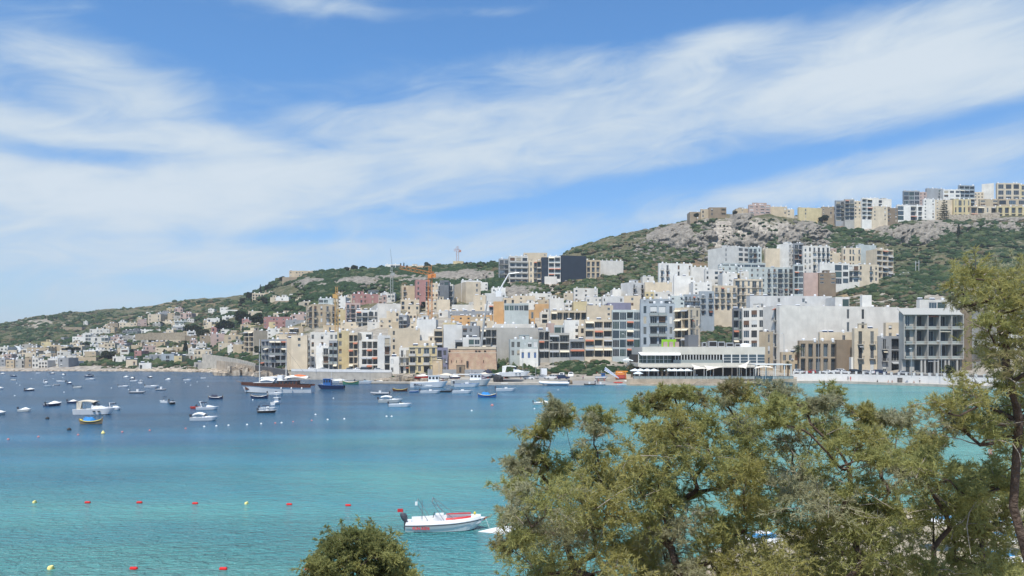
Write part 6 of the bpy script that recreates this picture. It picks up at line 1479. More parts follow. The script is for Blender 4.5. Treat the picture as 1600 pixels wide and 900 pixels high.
BT=[(4,585,6,70,'covered','tiny white boat at the far left near the shore','w','w',None),
(22,588.5,9,5,'open','small dark-hulled open boat far left below the tiny white one','n','w',None),
(21,594.5,10,175,'skiff','low whitish dinghy at far left under the dark open boat','o','w',None),
(60,583.5,4,0,'skiff','speck of a white dinghy close to the stony shore','w','w',None),
(82,584.5,6,20,'covered','small white dark-bottomed boat close to the shore left of the pair of cruisers','n','w',None),
(99,586.5,6,160,'covered','small covered white boat next to the shore','l','w',None),
(72,599,14,-40,'arch','white boat with a tall white arch at the left, bow toward us','w','w',None),
(75,604,10,0,'skiff','low lilac dinghy in front of the arch boat','l','w',None),
(95,597,15,180,'cuddy','long white sports boat left of its dark-hulled neighbour','w','w',None),
(109,600,10,-20,'covered','white-covered boat with black hull right of the long sports boat','n','w',None),
(89,602,8,10,'skiff','grey dinghy beneath the long white sports boat','g','w',None),
(122,606.5,14,5,'cuddy','cream motorboat below the covered one, bow right','o','o',None),
(0,608.5,8,60,'covered','white boat cut by the left edge, upper one','w','w',None),
(47,610.5,11,80,'covered','rounded white covered boat with black bottom seen end-on','n','w',None),
(0,648,7,60,'covered','greenish white boat cut by the left edge, lower one','o','w',None),
(39,643,20,0,'covered','off-white boat with two humps of cover, alone at the left','o','w',None),
(84,634,18,82,'covered','broad white covered boat with black hull seen end-on','n','w',None),
(114,630,15,5,'covered','flat white covered boat with black hull beside the end-on one','n','w',None),
(138,588.5,14,180,'cuddy','rear one of two white cabin boats moored close together near the shore','n','w',M_CAND),
(142,593.5,15,0,'cuddy','front one of two white cabin boats moored close together near the shore','w','w',None),
(197,590,7,10,'covered','small white covered boat left of a three-boat cluster','w','w',None),
(207,592,10,150,'covered','white-topped boat at the back of the three-boat cluster','w','w',None),
(210,596,12,0,'cuddy','long low white boat in the middle of the three-boat cluster','w','w',M_CAND),
(220,599.5,11,-35,'cabin','white wheelhouse boat at the right of the three-boat cluster','w','w',None),
(235,590.5,6,60,'covered','small dark-hulled boat right of the three-boat cluster','n','w',None),
(263,594,7,0,'covered','small white boat halfway to the schooner, upper row','w','w',None),
(293,594.5,12,0,'cuddy','white boat right of centre in the upper row before the schooner','w','w',None),
(194,605,17,5,'cuddy','white console boat with open cockpit, bow right','w','w',None),
(238,605.5,22,0,'cuddy','large white rounded motorboat with a high cabin','w','w',None),
(252,610,16,0,'rib','grey inflatable just in front of the large rounded motorboat','g','g',None),
(215,614.5,24,5,'rib','long grey inflatable with a small console','g','g',None),
(256,629.5,14,170,'open','white open boat with a dark bimini behind another','w','w',M_CAND),
(269,631.5,16,-72,'cuddy','white boat with windscreen pointing at the viewer','k','w',None),
(318,591.5,8,0,'skiff','white dinghy close to the rocks left of the schooner','w','w',None),
(180,640,30,-32,'arch','white boat with a tall radar arch behind the big cruiser','w','w',None),
(149,647.5,62,0,'cruiser','big white cabin cruiser with beige canvas top','w','w',M_CANB),
(142,662.5,37,0,'luzzu','traditional brown and yellow boat with a bright blue tarpaulin','t','y',M_TARP),
(337,623.5,23,0,'luzzu','dark traditional fishing boat heaped with gear','n','t',M_CAND),
(325,640,34,0,'arch','white motorboat with tall frame and red stern rib behind','w','w',None),
(320,657,42,0,'cuddy','white hardtop boat in front of the red-tailed one','w','w',M_CANW),
(305,638.5,11,180,'skiff','small dark red dinghy tied behind the framed motorboat','r','r',None),
(405,622.5,28,0,'luzzu','dark open rowing-type boat with a raised prow in front of the schooner','n','t',None),
(431,617,25,0,'cuddy','white pilot boat overlapping the schooner hull','w','w',None),
(432,631.5,13,82,'cabin','small white cabin boat seen from the stern','w','w',None),
(419,640.5,26,0,'open','white boat with black lower hull and black frame','w','w',None),
(418,645,29,2,'open','black-hulled white-decked boat with a bimini in the centre left','k','w',M_CAND),
(594,617,30,178,'rib','long low white-grey inflatable with red engine left of the twin cruisers','g','g',None),
(611,629,38,0,'cuddy','rear of the twin white sports cruisers','o','w',M_CANW),
(626,635.5,36,0,'cuddy','front of the twin white sports cruisers with dark side window','w','w',None),
(625,611.5,24,0,'luzzu','dark wooden boat with raised bow left of the named vessel','m','t',None),
(647,613,15,0,'skiff','blue dinghy below the named white fishing vessel','b','w',None),
(673,614.5,32,0,'open','low white open boat with a frame below the named vessel','w','w',M_CANW),
(695,613,22,0,'skiff','black dinghy between two low white open boats','k','k',None),
(723,614.5,32,0,'open','low white open boat right of the black dinghy','w','w',None),
(730,604.5,40,0,'open','long blue-white boat moored along the quay','w','b',None),
(761,621,30,0,'luzzu','blue-hulled traditional boat under a bright blue cover','b','w',M_TARP),
(791,611,32,0,'open','white boat with a light frame right of the blue-covered one','w','w',M_CANW),
(848,632,28,0,'covered','lone white covered motorboat in open water near the big tree','o','w',None),
(866,602.5,46,180,'rib','long reddish white inflatable at the car park quay','w','w',None),
(921,602,17,180,'rib','black inflatable on the slipway edge','k','k',None),
(938,602,16,5,'rib','grey inflatable with people-sized console on the slipway edge','g','g',None),
(973,602,18,180,'skiff','white catamaran-like dinghy below the yellow kayaks','w','w',None),
]
for (px,py,pw,hd,k,lb,hm,dm,can) in BT: boat(px,py,pw,hd,k,lb,hm,dm,None,can)
# moored working vessels behind the pontoon
vs=boat(671,606.5,58,0,'cabin','white fishing vessel with a name on its bow and red wheelhouse roof','w','w',None,None,D=252)
def text(s,size,par,loc,rot,m,name='lettering',ext=.01):
    c=bpy.data.curves.new(name,'FONT'); c.body=s; c.size=size; c.extrude=ext; c.offset=size*.022; c.align_x='CENTER'; c.align_y='CENTER'; o=bpy.data.objects.new(name,c); dg=None
    COL.objects.link(o); me=None
    bpy.context.view_layer.update(); me=bpy.data.meshes.new_from_object(o.evaluated_get(bpy.context.evaluated_depsgraph_get())); bpy.data.objects.remove(o); me.materials.clear(); me.materials.append(m)
    q=obj(name,me,par,loc); q.rotation_euler=rot; return q
text('MALLET',.95,vs,(-3.2,-1.98,.95),(rad(84),0,0),M_CAND)
boat(736,602.5,62,0,'cabin','larger pale vessel with a row of wheelhouse windows at the quay','o','w',None,M_CANW,D=264)
boat(517,610,42,180,'cabin','dark blue fishing boat with pointed bow behind the schooner stern','n','b',None,M_CANW,D=240)
boat(548,601,26,0,'luzzu','green and white traditional boat left of the long pontoon','G','w',None,None,D=275)
boat(570,600,30,0,'cuddy','white motorboat with blue stripe tied behind the pontoon','w','l',None,None,D=280)
boat(600,597,24,180,'covered','white boat under a beige cover behind the pontoon','w','w',None,M_CANB,D=287)
boat(530,598,26,0,'covered','white tented boat beneath the seafront terrace','w','w',None,None,D=290)
# boats ashore on the hard, hauled out on stands
def ashore(px,D,z,w,hd,kind,label,**k):
    r=boat(px,600,w,hd,kind,label,D=D,z=z+.9,**k); g=MB(); L=w*D/F
    for x in (-L*.25,L*.2):
        for sg in (-1,1): g.tube([(x,sg*1.1,-.9),(x,sg*.5,.1)],.07,5)
        g.box(x-.1,x+.1,-1.2,1.2,-.9,-.75)
    obj('cradle',g.mesh('cradle',HC['r']),r); return r
ashore(804,276,1.9,48,0,'cruiser','large white cabin boat hauled out high on red props',can=M_CANW)
ashore(699,288,.9,34,180,'covered','overturned-looking white hull on the boatyard hard',can=M_CANB)
ashore(757,289,1.5,28,0,'covered','white yacht hull with beige cover on the boatyard hard',can=M_CANB)
ashore(782,287,1.5,26,180,'covered','blue-hulled boat ashore beside the large white cabin boat',hm='b')
ashore(940,281,1.0,20,0,'cabin','white boat with blue deck ashore on the slipway',dm='b')
ashore(660,286,.9,26,0,'covered','small reddish boat ashore behind the named vessel',hm='r',can=M_CANW)
ashore(712,286,.9,20,20,'covered','dark-hulled boat ashore left of the pale larger vessel',hm='n')
ashore(745,292,1.5,22,0,'cuddy','small white runabout ashore by the brown shed')
# ------------------------------------------------ schooner
def schooner():
    D=WD(613.5); L=112*D/F; C=P(433,0,D); t=thing('schooner','long two-masted wooden schooner with brown and white hull and an orange awning','sailing ship',(C.x,D,0),math.pi)
    h,dk,st=hullmesh(L,5.6,1.95,'v',hm='w',dm='m',sheer=.34,cock=(.9,.95),rake=.16,bot=-.6); obj('hull',h,t); obj('deck',dk,t)
    for nm,zz,hh,mm in (('rubbing_strake',-.42,.34,HC['m']),('sheer_strake',-.08,.2,HC['m']),('bulwark',.02,.42,HC['m'])):
        g=MB()
        for sg in (1,-1):
            for a,b in zip(st[:-1],st[1:]):
                p,q=a[2],b[2]; o=.03; 
                A=[(p[0],p[1]*sg-sg*o,p[2]+zz),(q[0],q[1]*sg-sg*o,q[2]+zz),(q[0],q[1]*sg-sg*o,q[2]+zz+hh),(p[0],p[1]*sg-sg*o,p[2]+zz+hh)]; B2=[(v[0],v[1]+sg*.14,v[2]) for v in A]
                g.quad(*A); g.quad(*B2[::-1]); g.quad(A[3],A[2],B2[2],B2[3]); g.quad(A[0],B2[0],B2[1],A[1])
        obj(nm,g.mesh(nm,mm),t)
    z=2.1; g=MB(); g.box(-L*.30,-L*.02,-1.8,1.8,z,z+1.35); g.box(L*.05,L*.30,-1.5,1.5,z,z+.75); obj('deckhouse',g.mesh('deckhouse',HC['m']),t)
    g=MB(); g.box(-L*.31,-L*.01,-1.95,1.95,z+1.35,z+1.45); g.box(L*.04,L*.31,-1.6,1.6,z+.76,z+.86); obj('deckhouse_roof',g.mesh('deckhouse_roof',HC['w']),t)
    for i in range(7): g=MB(); x=-L*.28+i*.95; g.box(x,x+.55,1.8,1.83,z+.5,z+1.1); g.box(x,x+.55,-1.83,-1.8,z+.5,z+1.1); obj('window',g.mesh('window',M_SCR),t)
    g=MB(); g.box(-L*.09,-L*.02,-1.2,1.2,z+1.46,z+2.9); obj('wheelhouse',g.mesh('wheelhouse',HC['w']),t)
    for x,hh in ((L*.245,13.2),(-L*.125,12.9)):
        g=MB(); g.tube([(x,0,1.6),(x,0,hh*.6),(x,0,z+hh)],[.17,.14,.07],8); o=obj('mast',g.mesh('mast',mat('pale_mast_paint',(.6,.58,.53),.5)),t)
        g=MB(); g.tube([(x,-.9,z+hh*.52),(x,.9,z+hh*.52)],.05,5); g.tube([(x,-.6,z+hh*.74),(x,.6,z+hh*.74)],.04,5); obj('spreader',g.mesh('spreader',M_FR),o)
        g=MB()
        for sg in (-1,1):
            for dx in (-1.1,0,.9): g.tube([(x+dx,sg*2.5,2.2),(x,sg*.05,z+hh*.74)],.022,3,cap=False)
        obj('rigging',g.mesh('rigging',M_RAIL),o)
        g=MB(); g.tube([(x-.1,0,z+1.9),(x-5.2,0,z+2.2)],.11,6); g.tube([(x-.4,0,z+2.15),(x-5,0,z+2.42)],[.22,.16],6); obj('boom',g.mesh('boom',HC['w']),t)
    g=MB(); g.tube([(L*.46,0,2.6),(L*.58,0,3.5)],[.13,.05],6); obj('bowsprit',g.mesh('bowsprit',HC['m']),t)
    g=MB(); g.tube([(L*.575,0,3.45),(L*.245,0,13.2)],.025,3,cap=False); g.tube([(L*.5,0,3),(L*.245,0,10.5)],.025,3,cap=False); g.tube([(-L*.49,0,2.6),(-L*.125,0,12.5)],.025,3,cap=False); obj('stay',g.mesh('stay',M_RAIL),t)
    def awn(x0,x1,zz,w,m,nm,edge=0):
        g=MB(); n=8
        for i in range(n):
            a=x0+(x1-x0)*i/n; b=x0+(x1-x0)*(i+1)/n; f=lambda k:zz+.35*math.sin(k/n*3.14)
            for sg in (1,-1):
                q=[(a,sg*w,f(i)-.55),(b,sg*w,f(i+1)-.55),(b,0,f(i+1)),(a,0,f(i))]; g.quad(*(q if sg<0 else q[::-1]))
        return obj(nm,g.mesh(nm,m),t)
    awn(-L*.44,-L*.13,z+2.6,2.5,M_CANW,'awning'); awn(-L*.41,-L*.2,z+2.75,1.8,M_ORC,'orange_awning'); awn(L*.03,L*.22,z+1.75,1.6,M_CANW,'fore_awning')
    for i in range(3):
        g=MB(); g.lathe([(0,-.35),(.2,-.2),(.24,.1),(.12,.35),(0,.38)],8,(-L*.1-i*2.9,2.95,1.3)); obj('fender',g.mesh('fender',M_FEND),t)
schooner()
# ------------------------------------------------ red and white hire boat in the foreground
def hireboat():
    D=WD(827); C=P(697,0,D); L=124*D/F; t=thing('hire_motorboat','white hire motorboat with red lettering, grey outboard and orange bow trim','boat',(C.x,D,0),rad(4))
    B_=2.15; Hh=.52; h,dk,st=hullmesh(L,B_,Hh,'v',hm='w',dm='w',sheer=.5,cock=(.1,.8),rake=.34,bot=-.3); obj('hull',h,t); obj('deck',dk,t)
    g=MB()
    for sg in (1,-1):
        for a,b in zip(st[:-2],st[1:-1]):
            p,q=a[2],b[2]; A=[(p[0],p[1]*sg*1.015,p[2]-.10),(q[0],q[1]*sg*1.015,q[2]-.10),(q[0],q[1]*sg*1.015,q[2]-.05),(p[0],p[1]*sg*1.015,p[2]-.05)]; g.quad(*(A if sg>0 else A[::-1]))
    obj('rubbing_strake',g.mesh('rubbing_strake',HC['a']),t)
    for sg in (1,-1):
        g=MB()
        for a,b in zip(st[1:-2],st[2:-1]):
            p,q=a[2],b[2]; k=.18
            g.quad((p[0],p[1]*sg*.98,p[2]),(q[0],q[1]*sg*.98,q[2]),(q[0],q[1]*sg*.9,q[2]+k),(p[0],p[1]*sg*.9,p[2]+k)); g.quad((p[0],p[1]*sg*.9,p[2]+k),(q[0],q[1]*sg*.9,q[2]+k),(q[0],q[1]*sg*.78,q[2]+k),(p[0],p[1]*sg*.78,p[2]+k)); g.quad((p[0],p[1]*sg*.78,p[2]+k),(q[0],q[1]*sg*.78,q[2]+k),(q[0],q[1]*sg*.78,q[2]-.3),(p[0],p[1]*sg*.78,p[2]-.3))
        obj('gunwale',g.mesh('gunwale',HC['w']),t)
    rd=pm_('red_vinyl',(.50,.03,.035),.45); og=pm_('orange_bow_band',(.62,.12,.03),.45)
    for sg in (1,-1):
        g=MB()
        for a,b in zip(st[8:13],st[9:14]):
            p,q=a[2],b[2]; g.quad((p[0],p[1]*sg*.80,p[2]+.19),(q[0],q[1]*sg*.80,q[2]+.19),(q[0],q[1]*sg*.72,q[2]+.30),(p[0],p[1]*sg*.72,p[2]+.30)); g.quad((p[0],p[1]*sg*.72,p[2]+.30),(q[0],q[1]*sg*.72,q[2]+.30),(q[0],q[1]*sg*.55,q[2]+.28),(p[0],p[1]*sg*.55,p[2]+.28))
        obj('seat_cushion',g.mesh('seat_cushion',rd),t)
    g=MB(); g.box(-L*.14,-L*.03,-.3,.3,.3,1.05); g.box(-L*.20,-L*.14,-.35,.35,.3,.62); obj('console',g.mesh('console',HC['w']),t)
    g=MB(); ring=[]; 
    for i in range(15): a=i/14*6.283; ring.append((-L*.155+.05*math.sin(a),.19*math.cos(a),.98+.19*math.sin(a)))
    g.tube(ring,.02,5,cap=False); g.tube([(-L*.155,-.18,.98),(-L*.155,.18,.98)],.015,4); obj('steering_wheel',g.mesh('steering_wheel',HC['k']),t)
    # engine
    g=MB(); x=-L/2-.02; sec=[(.0,.13,.15),(.2,.19,.19),(.36,.2,.18),(.48,.16,.13),(.54,.08,.06)]; n0=len(g.v)
    for zz,rx,ry in sec:
        for k in range(10): a=k*.6283; g.v.append((x-.05-zz*.28+rx*math.cos(a)*1.2,ry*math.sin(a),.62+zz))
    for i in range(4):
        for k in range(10): a=n0+i*10+k; b=n0+i*10+(k+1)%10; g.f.append((a,b,b+10,a+10)); g.m.append(0)
    g.f.append(tuple(n0+40+k for k in range(10))); g.m.append(0); g.box(x-.12,x+.02,-.06,.06,-.3,.62); g.box(x-.1,x+.12,-.12,.12,.45,.6)
    e=obj('outboard_motor',g.mesh('outboard_motor',M_OUT),t); g=MB(); g.box(x-.55,x-.2,-.02,.02,1.2,1.42); g.tube([(x-.2,0,1.1),(x-.2,0,1.42)],.015,4); obj('red_flag',g.mesh('red_flag',rd),e)
    g=MB(); zt=.75
    for sg in (-1,1):
        g.tube([(-L*.22,sg*.85,zt),(-L*.36,sg*.8,1.95)],.018,4); g.tube([(-L*.02,sg*.9,zt),(-L*.17,sg*.8,2.0)],.018,4); g.tube([(.12*L,sg*.9,zt+.05),(-L*.17,sg*.8,2.0)],.015,4)
    g.tube([(-L*.3,0,.7),(-L*.3,0,2.0)],.02,4); g.tube([(-L*.36,-.8,1.95),(-L*.36,.8,1.95)],.018,4); g.tube([(-L*.17,-.8,2.0),(-L*.17,.8,2.0)],.03,5); obj('bimini_frame',g.mesh('bimini_frame',mat('thin_frame_metal',(.25,.25,.26),.3,metal=.6)),t)
    g=MB(); g.box(-L*.38,-L*.35,-.85,-.7,1.8,2.02); obj('lamp',g.mesh('lamp',HC['w']),t)
    # orange V at the bow stem
    g=MB(); a,b=st[13],st[16]
    for sg in (1,-1):
        p=[(b[2][0]+.16,0,b[2][2]+.0),(b[0][0]-.02,0,-.02),(b[0][0]-.30,sg*.03,-.02),(b[2][0]-.10,sg*.10,b[2][2]-.03)]; g.poly(p if sg>0 else p[::-1])
    obj('bow_band',g.mesh('bow_band',og),t)
    g=MB(); g.blob((L*.36,-.3,1.12),(.1,.1,.13),1,.05); obj('buoy_float',g.mesh('buoy_float',HC['y']),t)
    o=text('FUN RIDE',.26,t,(-L*.305,-(B_/2)*.93,.30),(rad(76),0,0),rd,ext=.006)
    # mooring line
    g=MB(); g.tube([(L*.49,0,.8),(L*.53,-.2,.3),(L*.55,-.3,-.1)],.012,4); obj('mooring_rope',g.mesh('mooring_rope',M_FR),t)
hireboat()
t=thing('white_float_platform','white pointed float lying in the water at the edge of the big tree','float',(0,0,0)); g=MB()
a,b,c,d=P(747,0,WD(831)),P(793,0,WD(836)),P(812,0,WD(828)),P(788,0,WD(829)); 
pts=[(a.x,a.y,.03),(b.x,b.y,.08),(c.x,c.y,.25),(d.x,d.y,.34)]; g.poly([pts[0],pts[1],pts[3]]); g.poly([pts[1],pts[2],pts[3]]); g.poly([pts[0],pts[3],(d.x,d.y+.1,.32),(a.x,a.y+.15,0)]); g.quad((a.x,a.y,-.15),(b.x,b.y,-.15),(b.x,b.y,.08),(a.x,a.y,.03)); g.quad((b.x,b.y,-.15),(c.x,c.y,-.15),(c.x,c.y,.25),(b.x,b.y,.08))
obj('float_body',g.mesh('float_body',HC['w']),t)
# ------------------------------------------------ buoys
def buoymesh(kind,m):
    g=MB()
    if kind=='can': 
        g.tube([(-.26,0,.05),(.26,0,.05)],.15,10); g.tube([(-.3,0,.05),(-.26,0,.05)],.08,8); g.tube([(.26,0,.05),(.3,0,.05)],.08,8)
    elif kind=='cone': g.lathe([(0,-.15),(.2,-.05),(.22,.08),(.1,.28),(.05,.36),(0,.38)],10)
    else: g.lathe([(0,-.2),(.16,-.12),(.22,.02),(.16,.17),(.05,.24),(0,.25)],10)
    return g.mesh('buoy',m,kind=='ball')
M_BR=pm_('red_buoy_plastic',(.55,.02,.02),.4); M_BY=pm_('yellow_buoy_plastic',(.75,.65,.25),.4); M_BW=pm_('white_buoy_plastic',(.75,.75,.73),.4); M_BP=pm_('orange_pink_buoy_plastic',(.45,.18,.18),.4)
bR,bY,bW,bP,bK=buoymesh('can',M_BR),buoymesh('cone',M_BY),buoymesh('ball',M_BW),buoymesh('ball',M_BP),buoymesh('ball',HC['k'])
def buoy(px,py,me,label,s=1,rz=0,group=None):
    D=WD(py); o=thing('buoy',label,'buoy',(D*(px-800)/F,D,0),rz,group,me); o.scale=(s,s,s); return o
ord_=['first','second','third','fourth','fifth','sixth']
L1=[(54,785.5,'y'),(137,786,'r'),(218,786,'r'),(305,787.5,'r'),(385,787.5,'y'),(452,789,'r'),(544,790.5,'r')]
kr=ky=0
for px,py,c in L1:
    if c=='r': kr+=1; buoy(px,py,bR,ord_[kr-1]+' red float from the left on the farther swim line',.72)
    else: ky+=1; o=buoy(px,py,bY,('left' if ky==1 else 'right')+' yellow buoy on the farther swim line',.75,.4); o.rotation_euler=(.5,.6,0)
o=buoy(79,889,bY,'yellow buoy at the left of the nearer swim line',.85); o.rotation_euler=(.4,.7,0)
for i,px in enumerate((209,349,482)): buoy(px,889.5+i*.5,bR,ord_[i]+' red float from the left on the nearer swim line',.7)
for pts in ([(p[0],p[1]) for p in L1]+[(700,794)],[(79,889),(209,889.5),(349,890),(482,890.5),(620,892)],):
    g=MB(); g.tube([(WD(py)*(px-800)/F,WD(py),-.002) for px,py in pts],.012,4); nm='far' if pts[0][1]<800 else 'near'
    o=thing('swim_line_rope',('thin rope joining the farther row of floats' if nm=='far' else 'thin rope joining the nearer row of floats'),'rope',(0,0,0),0,None,g.mesh('rope',mat('wet_rope',(.12,.18,.2),.6)))
GB='white mooring buoys scattered over the bay'
for px,py in [(31,602),(49,592),(26,599),(83,592),(83,602.5),(98,590),(100,613),(23,618.5),(174,606.5),(201,609),(395,625),(521,622.5),(493,648),(512,656),(538,655),(604,651),(612,651),(872,609.5),(868,638),(835,639),(737,642),(936,600),(290,598),(308,597),(298,602),(325,604),(319,667),(440,661),(408,662.5),(338,666),(357,665),(386,664)]:
    buoy(px,py,bW,'small white mooring buoy among the boats',.8,0,GB)
GP='pinkish floats in a broken line'
for px,py in [(13,687),(60,683),(122,680),(191,675.5),(234,673),(290,670),(430,661.5),(458,659.5),(487,657.5)]: buoy(px,py,bP,'small pinkish float in the broken line across the bay',.8,0,GP)
buoy(161,677.5,bY,'lone yellow buoy below the blue-tarpaulin boat',1.2)
buoy(74,654.5,bK,'black mooring buoy left of the big cabin cruiser',1.5); buoy(108,672,bK,'black mooring buoy below and left of the blue-tarpaulin boat',1.5); buoy(769,634,bP,'red and white float right of the blue-covered boat',1.6)
# ------------------------------------------------ vehicles
def carmesh(kind):
    L,Wd={'hatch':(3.9,1.66),'sedan':(4.4,1.72),'suv':(4.5,1.8),'van':(5.0,1.9),'pickup':(4.9,1.75)}[kind]
    P_={'hatch':[(-1.95,.35),(-1.95,.85),(-1.8,1.0),(-1.5,1.42),(-.1,1.46),(.55,1.08),(.75,.98),(1.75,.82),(1.95,.6),(1.95,.35)],
    'sedan':[(-2.2,.35),(-2.2,.9),(-2.05,1.0),(-1.5,1.03),(-1.0,1.42),(.1,1.44),(.8,1.05),(.95,.98),(2.0,.82),(2.2,.6),(2.2,.35)],
    'suv':[(-2.25,.4),(-2.25,1.05),(-2.1,1.66),(-1.9,1.72),(.1,1.72),(.8,1.22),(.95,1.12),(2.05,1.0),(2.25,.75),(2.25,.4)],
    'van':[(-2.5,.4),(-2.5,1.1),(-2.45,1.9),(-2.3,2.0),(1.2,2.0),(1.75,1.25),(1.9,1.15),(2.4,.95),(2.5,.7),(2.5,.4)],
    'pickup':[(-2.45,.5),(-2.45,1.05),(-.8,1.05),(-.75,1.6),(-.6,1.68),(.3,1.68),(.85,1.15),(1.0,1.05),(2.3,.95),(2.45,.75),(2.45,.5)]}[kind]
    belt={'hatch':.93,'sedan':.93,'suv':1.1,'van':1.15,'pickup':1.05}[kind]; h=Wd/2
    def yy(z): return h*(.96 if z<.5 else 1.0 if z<=belt+.05 else 1.0-.16*min(1,(z-belt)/.6))
    g=MB(); n=len(P_); up=sorted(set([.45]))
    pts=P_
    for i in range(n):
        a,b=pts[i],pts[(i+1)%n]; g.quad((a[0],-yy(a[1]),a[1]),(b[0],-yy(b[1]),b[1]),(b[0],yy(b[1]),b[1]),(a[0],yy(a[1]),a[1]))
    # sides: lower and upper band so the tumblehome shows
    lo=[p for p in pts if p[1]<=belt+.12]; g.poly([(p[0],-yy(p[1]),p[1]) for p in pts]); g.poly([(p[0],yy(p[1]),p[1]) for p in pts][::-1])
    w=MB(); top=[p for p in pts if p[1]>belt+.1]; x0=min(p[0] for p in top); x1=max(p[0] for p in top); zt=max(p[1] for p in top)-.1; segs=3 if kind!='pickup' else 1
    xa={'van':.2}.get(kind,x0+.18); xb=x1+.15 if kind!='van' else 1.35
    for sg in (-1,1):
        for i in range(segs if kind!='van' else 1):
            a=xa+(xb-xa)*i/segs+.04 if kind!='van' else xa; b=xa+(xb-xa)*(i+1)/segs-.04 if kind!='van' else xb
            y0=sg*(yy(belt+.08)+.012); y1=sg*(yy(zt)+.03); ta=a+(.12 if i==0 else 0); tb=b-(.38 if (i==segs-1 or kind=='van') else 0)
            q=[(a,y0,belt+.06),(b,y0,belt+.06),(max(tb,ta+.05),y1,zt),(ta,y1,zt)]; w.quad(*(q if sg<0 else q[::-1]))
    f=[p for p in pts]; 
    for i in range(n-1): # windscreen and rear glass
        a,b=pts[i],pts[i+1]
        if abs(b[1]-a[1])>.3 and min(a[1],b[1])>=.95 or (kind=='van' and a==(1.2,2.0)):
            da=Vector((b[0]-a[0],b[1]-a[1])); nrm=Vector((-da.y,da.x)).normalized()*.012; A=(a[0]+da.x*.08+nrm.x,a[1]+da.y*.08+nrm.y); B2=(a[0]+da.x*.92+nrm.x,a[1]+da.y*.92+nrm.y); k=.86
            w.quad((A[0],-yy(A[1])*k,A[1]),(B2[0],-yy(B2[1])*k,B2[1]),(B2[0],yy(B2[1])*k,B2[1]),(A[0],yy(A[1])*k,A[1]))
    wh=MB(); wh.tube([(0,-.1,0),(0,.1,0)],.32,14,0); wh.tube([(0,-.115,0),(0,.115,0)],.18,10,1)
    return g,w.mesh('window',M_SCR),wh.mesh('wheel',[HC['k'],M_CHR]),L,h
CM={k:carmesh(k) for k in('hatch','sedan','suv','van','pickup')}
CC={'white':(.68,.68,.68),'silver':(.36,.37,.38),'grey':(.16,.17,.18),'black':(.02,.02,.022),'blue':(.03,.07,.22),'navy':(.015,.025,.07),'red':(.38,.03,.025),'beige':(.42,.38,.30)}
def car(px,D,z,kind,col,hd,label,s=1.,name='parked_car',cat='car'):
    g,win,wh,L,h=CM[kind]; m=mat(col+'_car_paint',CC[col],.3,spec=.6); root=thing(name,label,cat,(D*(px-800)/F,D,z),rad(hd))
    if s!=1: root.scale=(s,s,s)
    obj('body',cached(('car',kind,col),lambda:g.mesh('body',m)),root); obj('window',win,root)
    for x in (-L*.31,L*.31):
        for sg in (-1,1): obj('wheel',wh,root,(x,sg*(h-.08),.32))
    for sg in (-1,1):
        obj('headlight',cached('hl',lambda:(lambda q:(q.box(-.03,.03,-.16,.16,-.07,.07),q.mesh('headlight',M_CHR))[1])(MB())),root,(L/2-.005,sg*h*.68,.68))
        obj('tail_light',cached('tl',lambda:(lambda q:(q.box(-.03,.03,-.12,.12,-.1,.1),q.mesh('tail_light',M_BR))[1])(MB())),root,(-L/2+.005,sg*h*.72,.8))
ST=3.304
CARS=[(1249,292,ST,'suv','white',0,'white car at the left end of the promenade street beside the palm'),(1266,290,ST,'hatch','red',180,'reddish car first behind the white posts on the promenade'),
(1277,291,ST,'sedan','grey',0,'dark grey sedan next to the reddish car on the promenade'),(1291,291,ST,'sedan','white',180,'white low sedan before the tan arches on the promenade'),
(1309,297,ST,'suv','white',180,'white car parked nose out by the brown stone building'),(1320,290,ST,'hatch','white',0,'white hatchback close behind the promenade posts left of the black SUV'),
(1337,291,ST+.02,'suv','black',0,'black SUV parked behind the promenade wall'),(1351,292,ST,'sedan','silver',180,'silver sedan beside the black SUV'),(1360,286,ST,'hatch','white',90,'white car seen end-on between silver sedan and navy SUV'),
(1375,285,ST,'suv','navy',0,'large navy blue SUV behind the promenade wall'),(1412,281,ST,'hatch','silver',0,'silver hatchback under the concrete apartment block'),(1434,277,ST,'hatch','beige',0,'beige hatchback partly behind the promenade posts by the columns')]
CP=1.554
CARS+=[(826,277.5,CP,'hatch','white',0,'white hatchback first from the left on the car park quay'),(832,284,CP,'sedan','silver',0,'silver sedan behind the white hatchback on the car park'),(846,282,CP,'sedan','silver',180,'silver saloon in the middle of the car park row'),
(848,291,CP,'sedan','grey',0,'grey saloon in the back row of the car park'),(862,280,CP,'suv','white',190,'bright white SUV right of centre on the car park'),(880,279,CP,'suv','navy',10,'dark blue SUV at the right end of the car park row'),
(878,294,1.6,'van','white',-100,'white van with its front toward the sea, left of two'),(892,295,1.75,'van','white',-95,'white van with its front toward the sea, right of two'),(926,302,2.2,'hatch','red',200,'red car by the pale wall behind the slipway'),(933,303,2.2,'hatch','red',180,'second red car half behind the boat with blue deck'),
(963,303,2.2,'sedan','silver',20,'silver car behind the orange kayak rack'),(972,300,2.2,'hatch','white',0,'white car left of the small feathery palm')]
for i,(px,c,k,lb) in enumerate([(334,'grey','suv','dark grey car on the coast road, leftmost'),(347,'white','hatch','white car on the coast road, second from left'),(354,'black','sedan','black sedan on the coast road below the beige house'),(362,'silver','hatch','silver hatchback on the coast road before the trees'),(383,'white','sedan','white sedan at the right bend of the coast road'),(402,'navy','hatch','dark blue hatchback right of the coast road bend'),(421,'white','hatch','white hatchback below the curved glazed balconies'),(432,'grey','sedan','grey sedan below the curved glazed balconies')]):
    D=hit(px,[553,553,555,556,561,566,569,571][i],330) or 400; CARS.append((px,D,Gs(px,D)+.1,k,c,-20,lb))
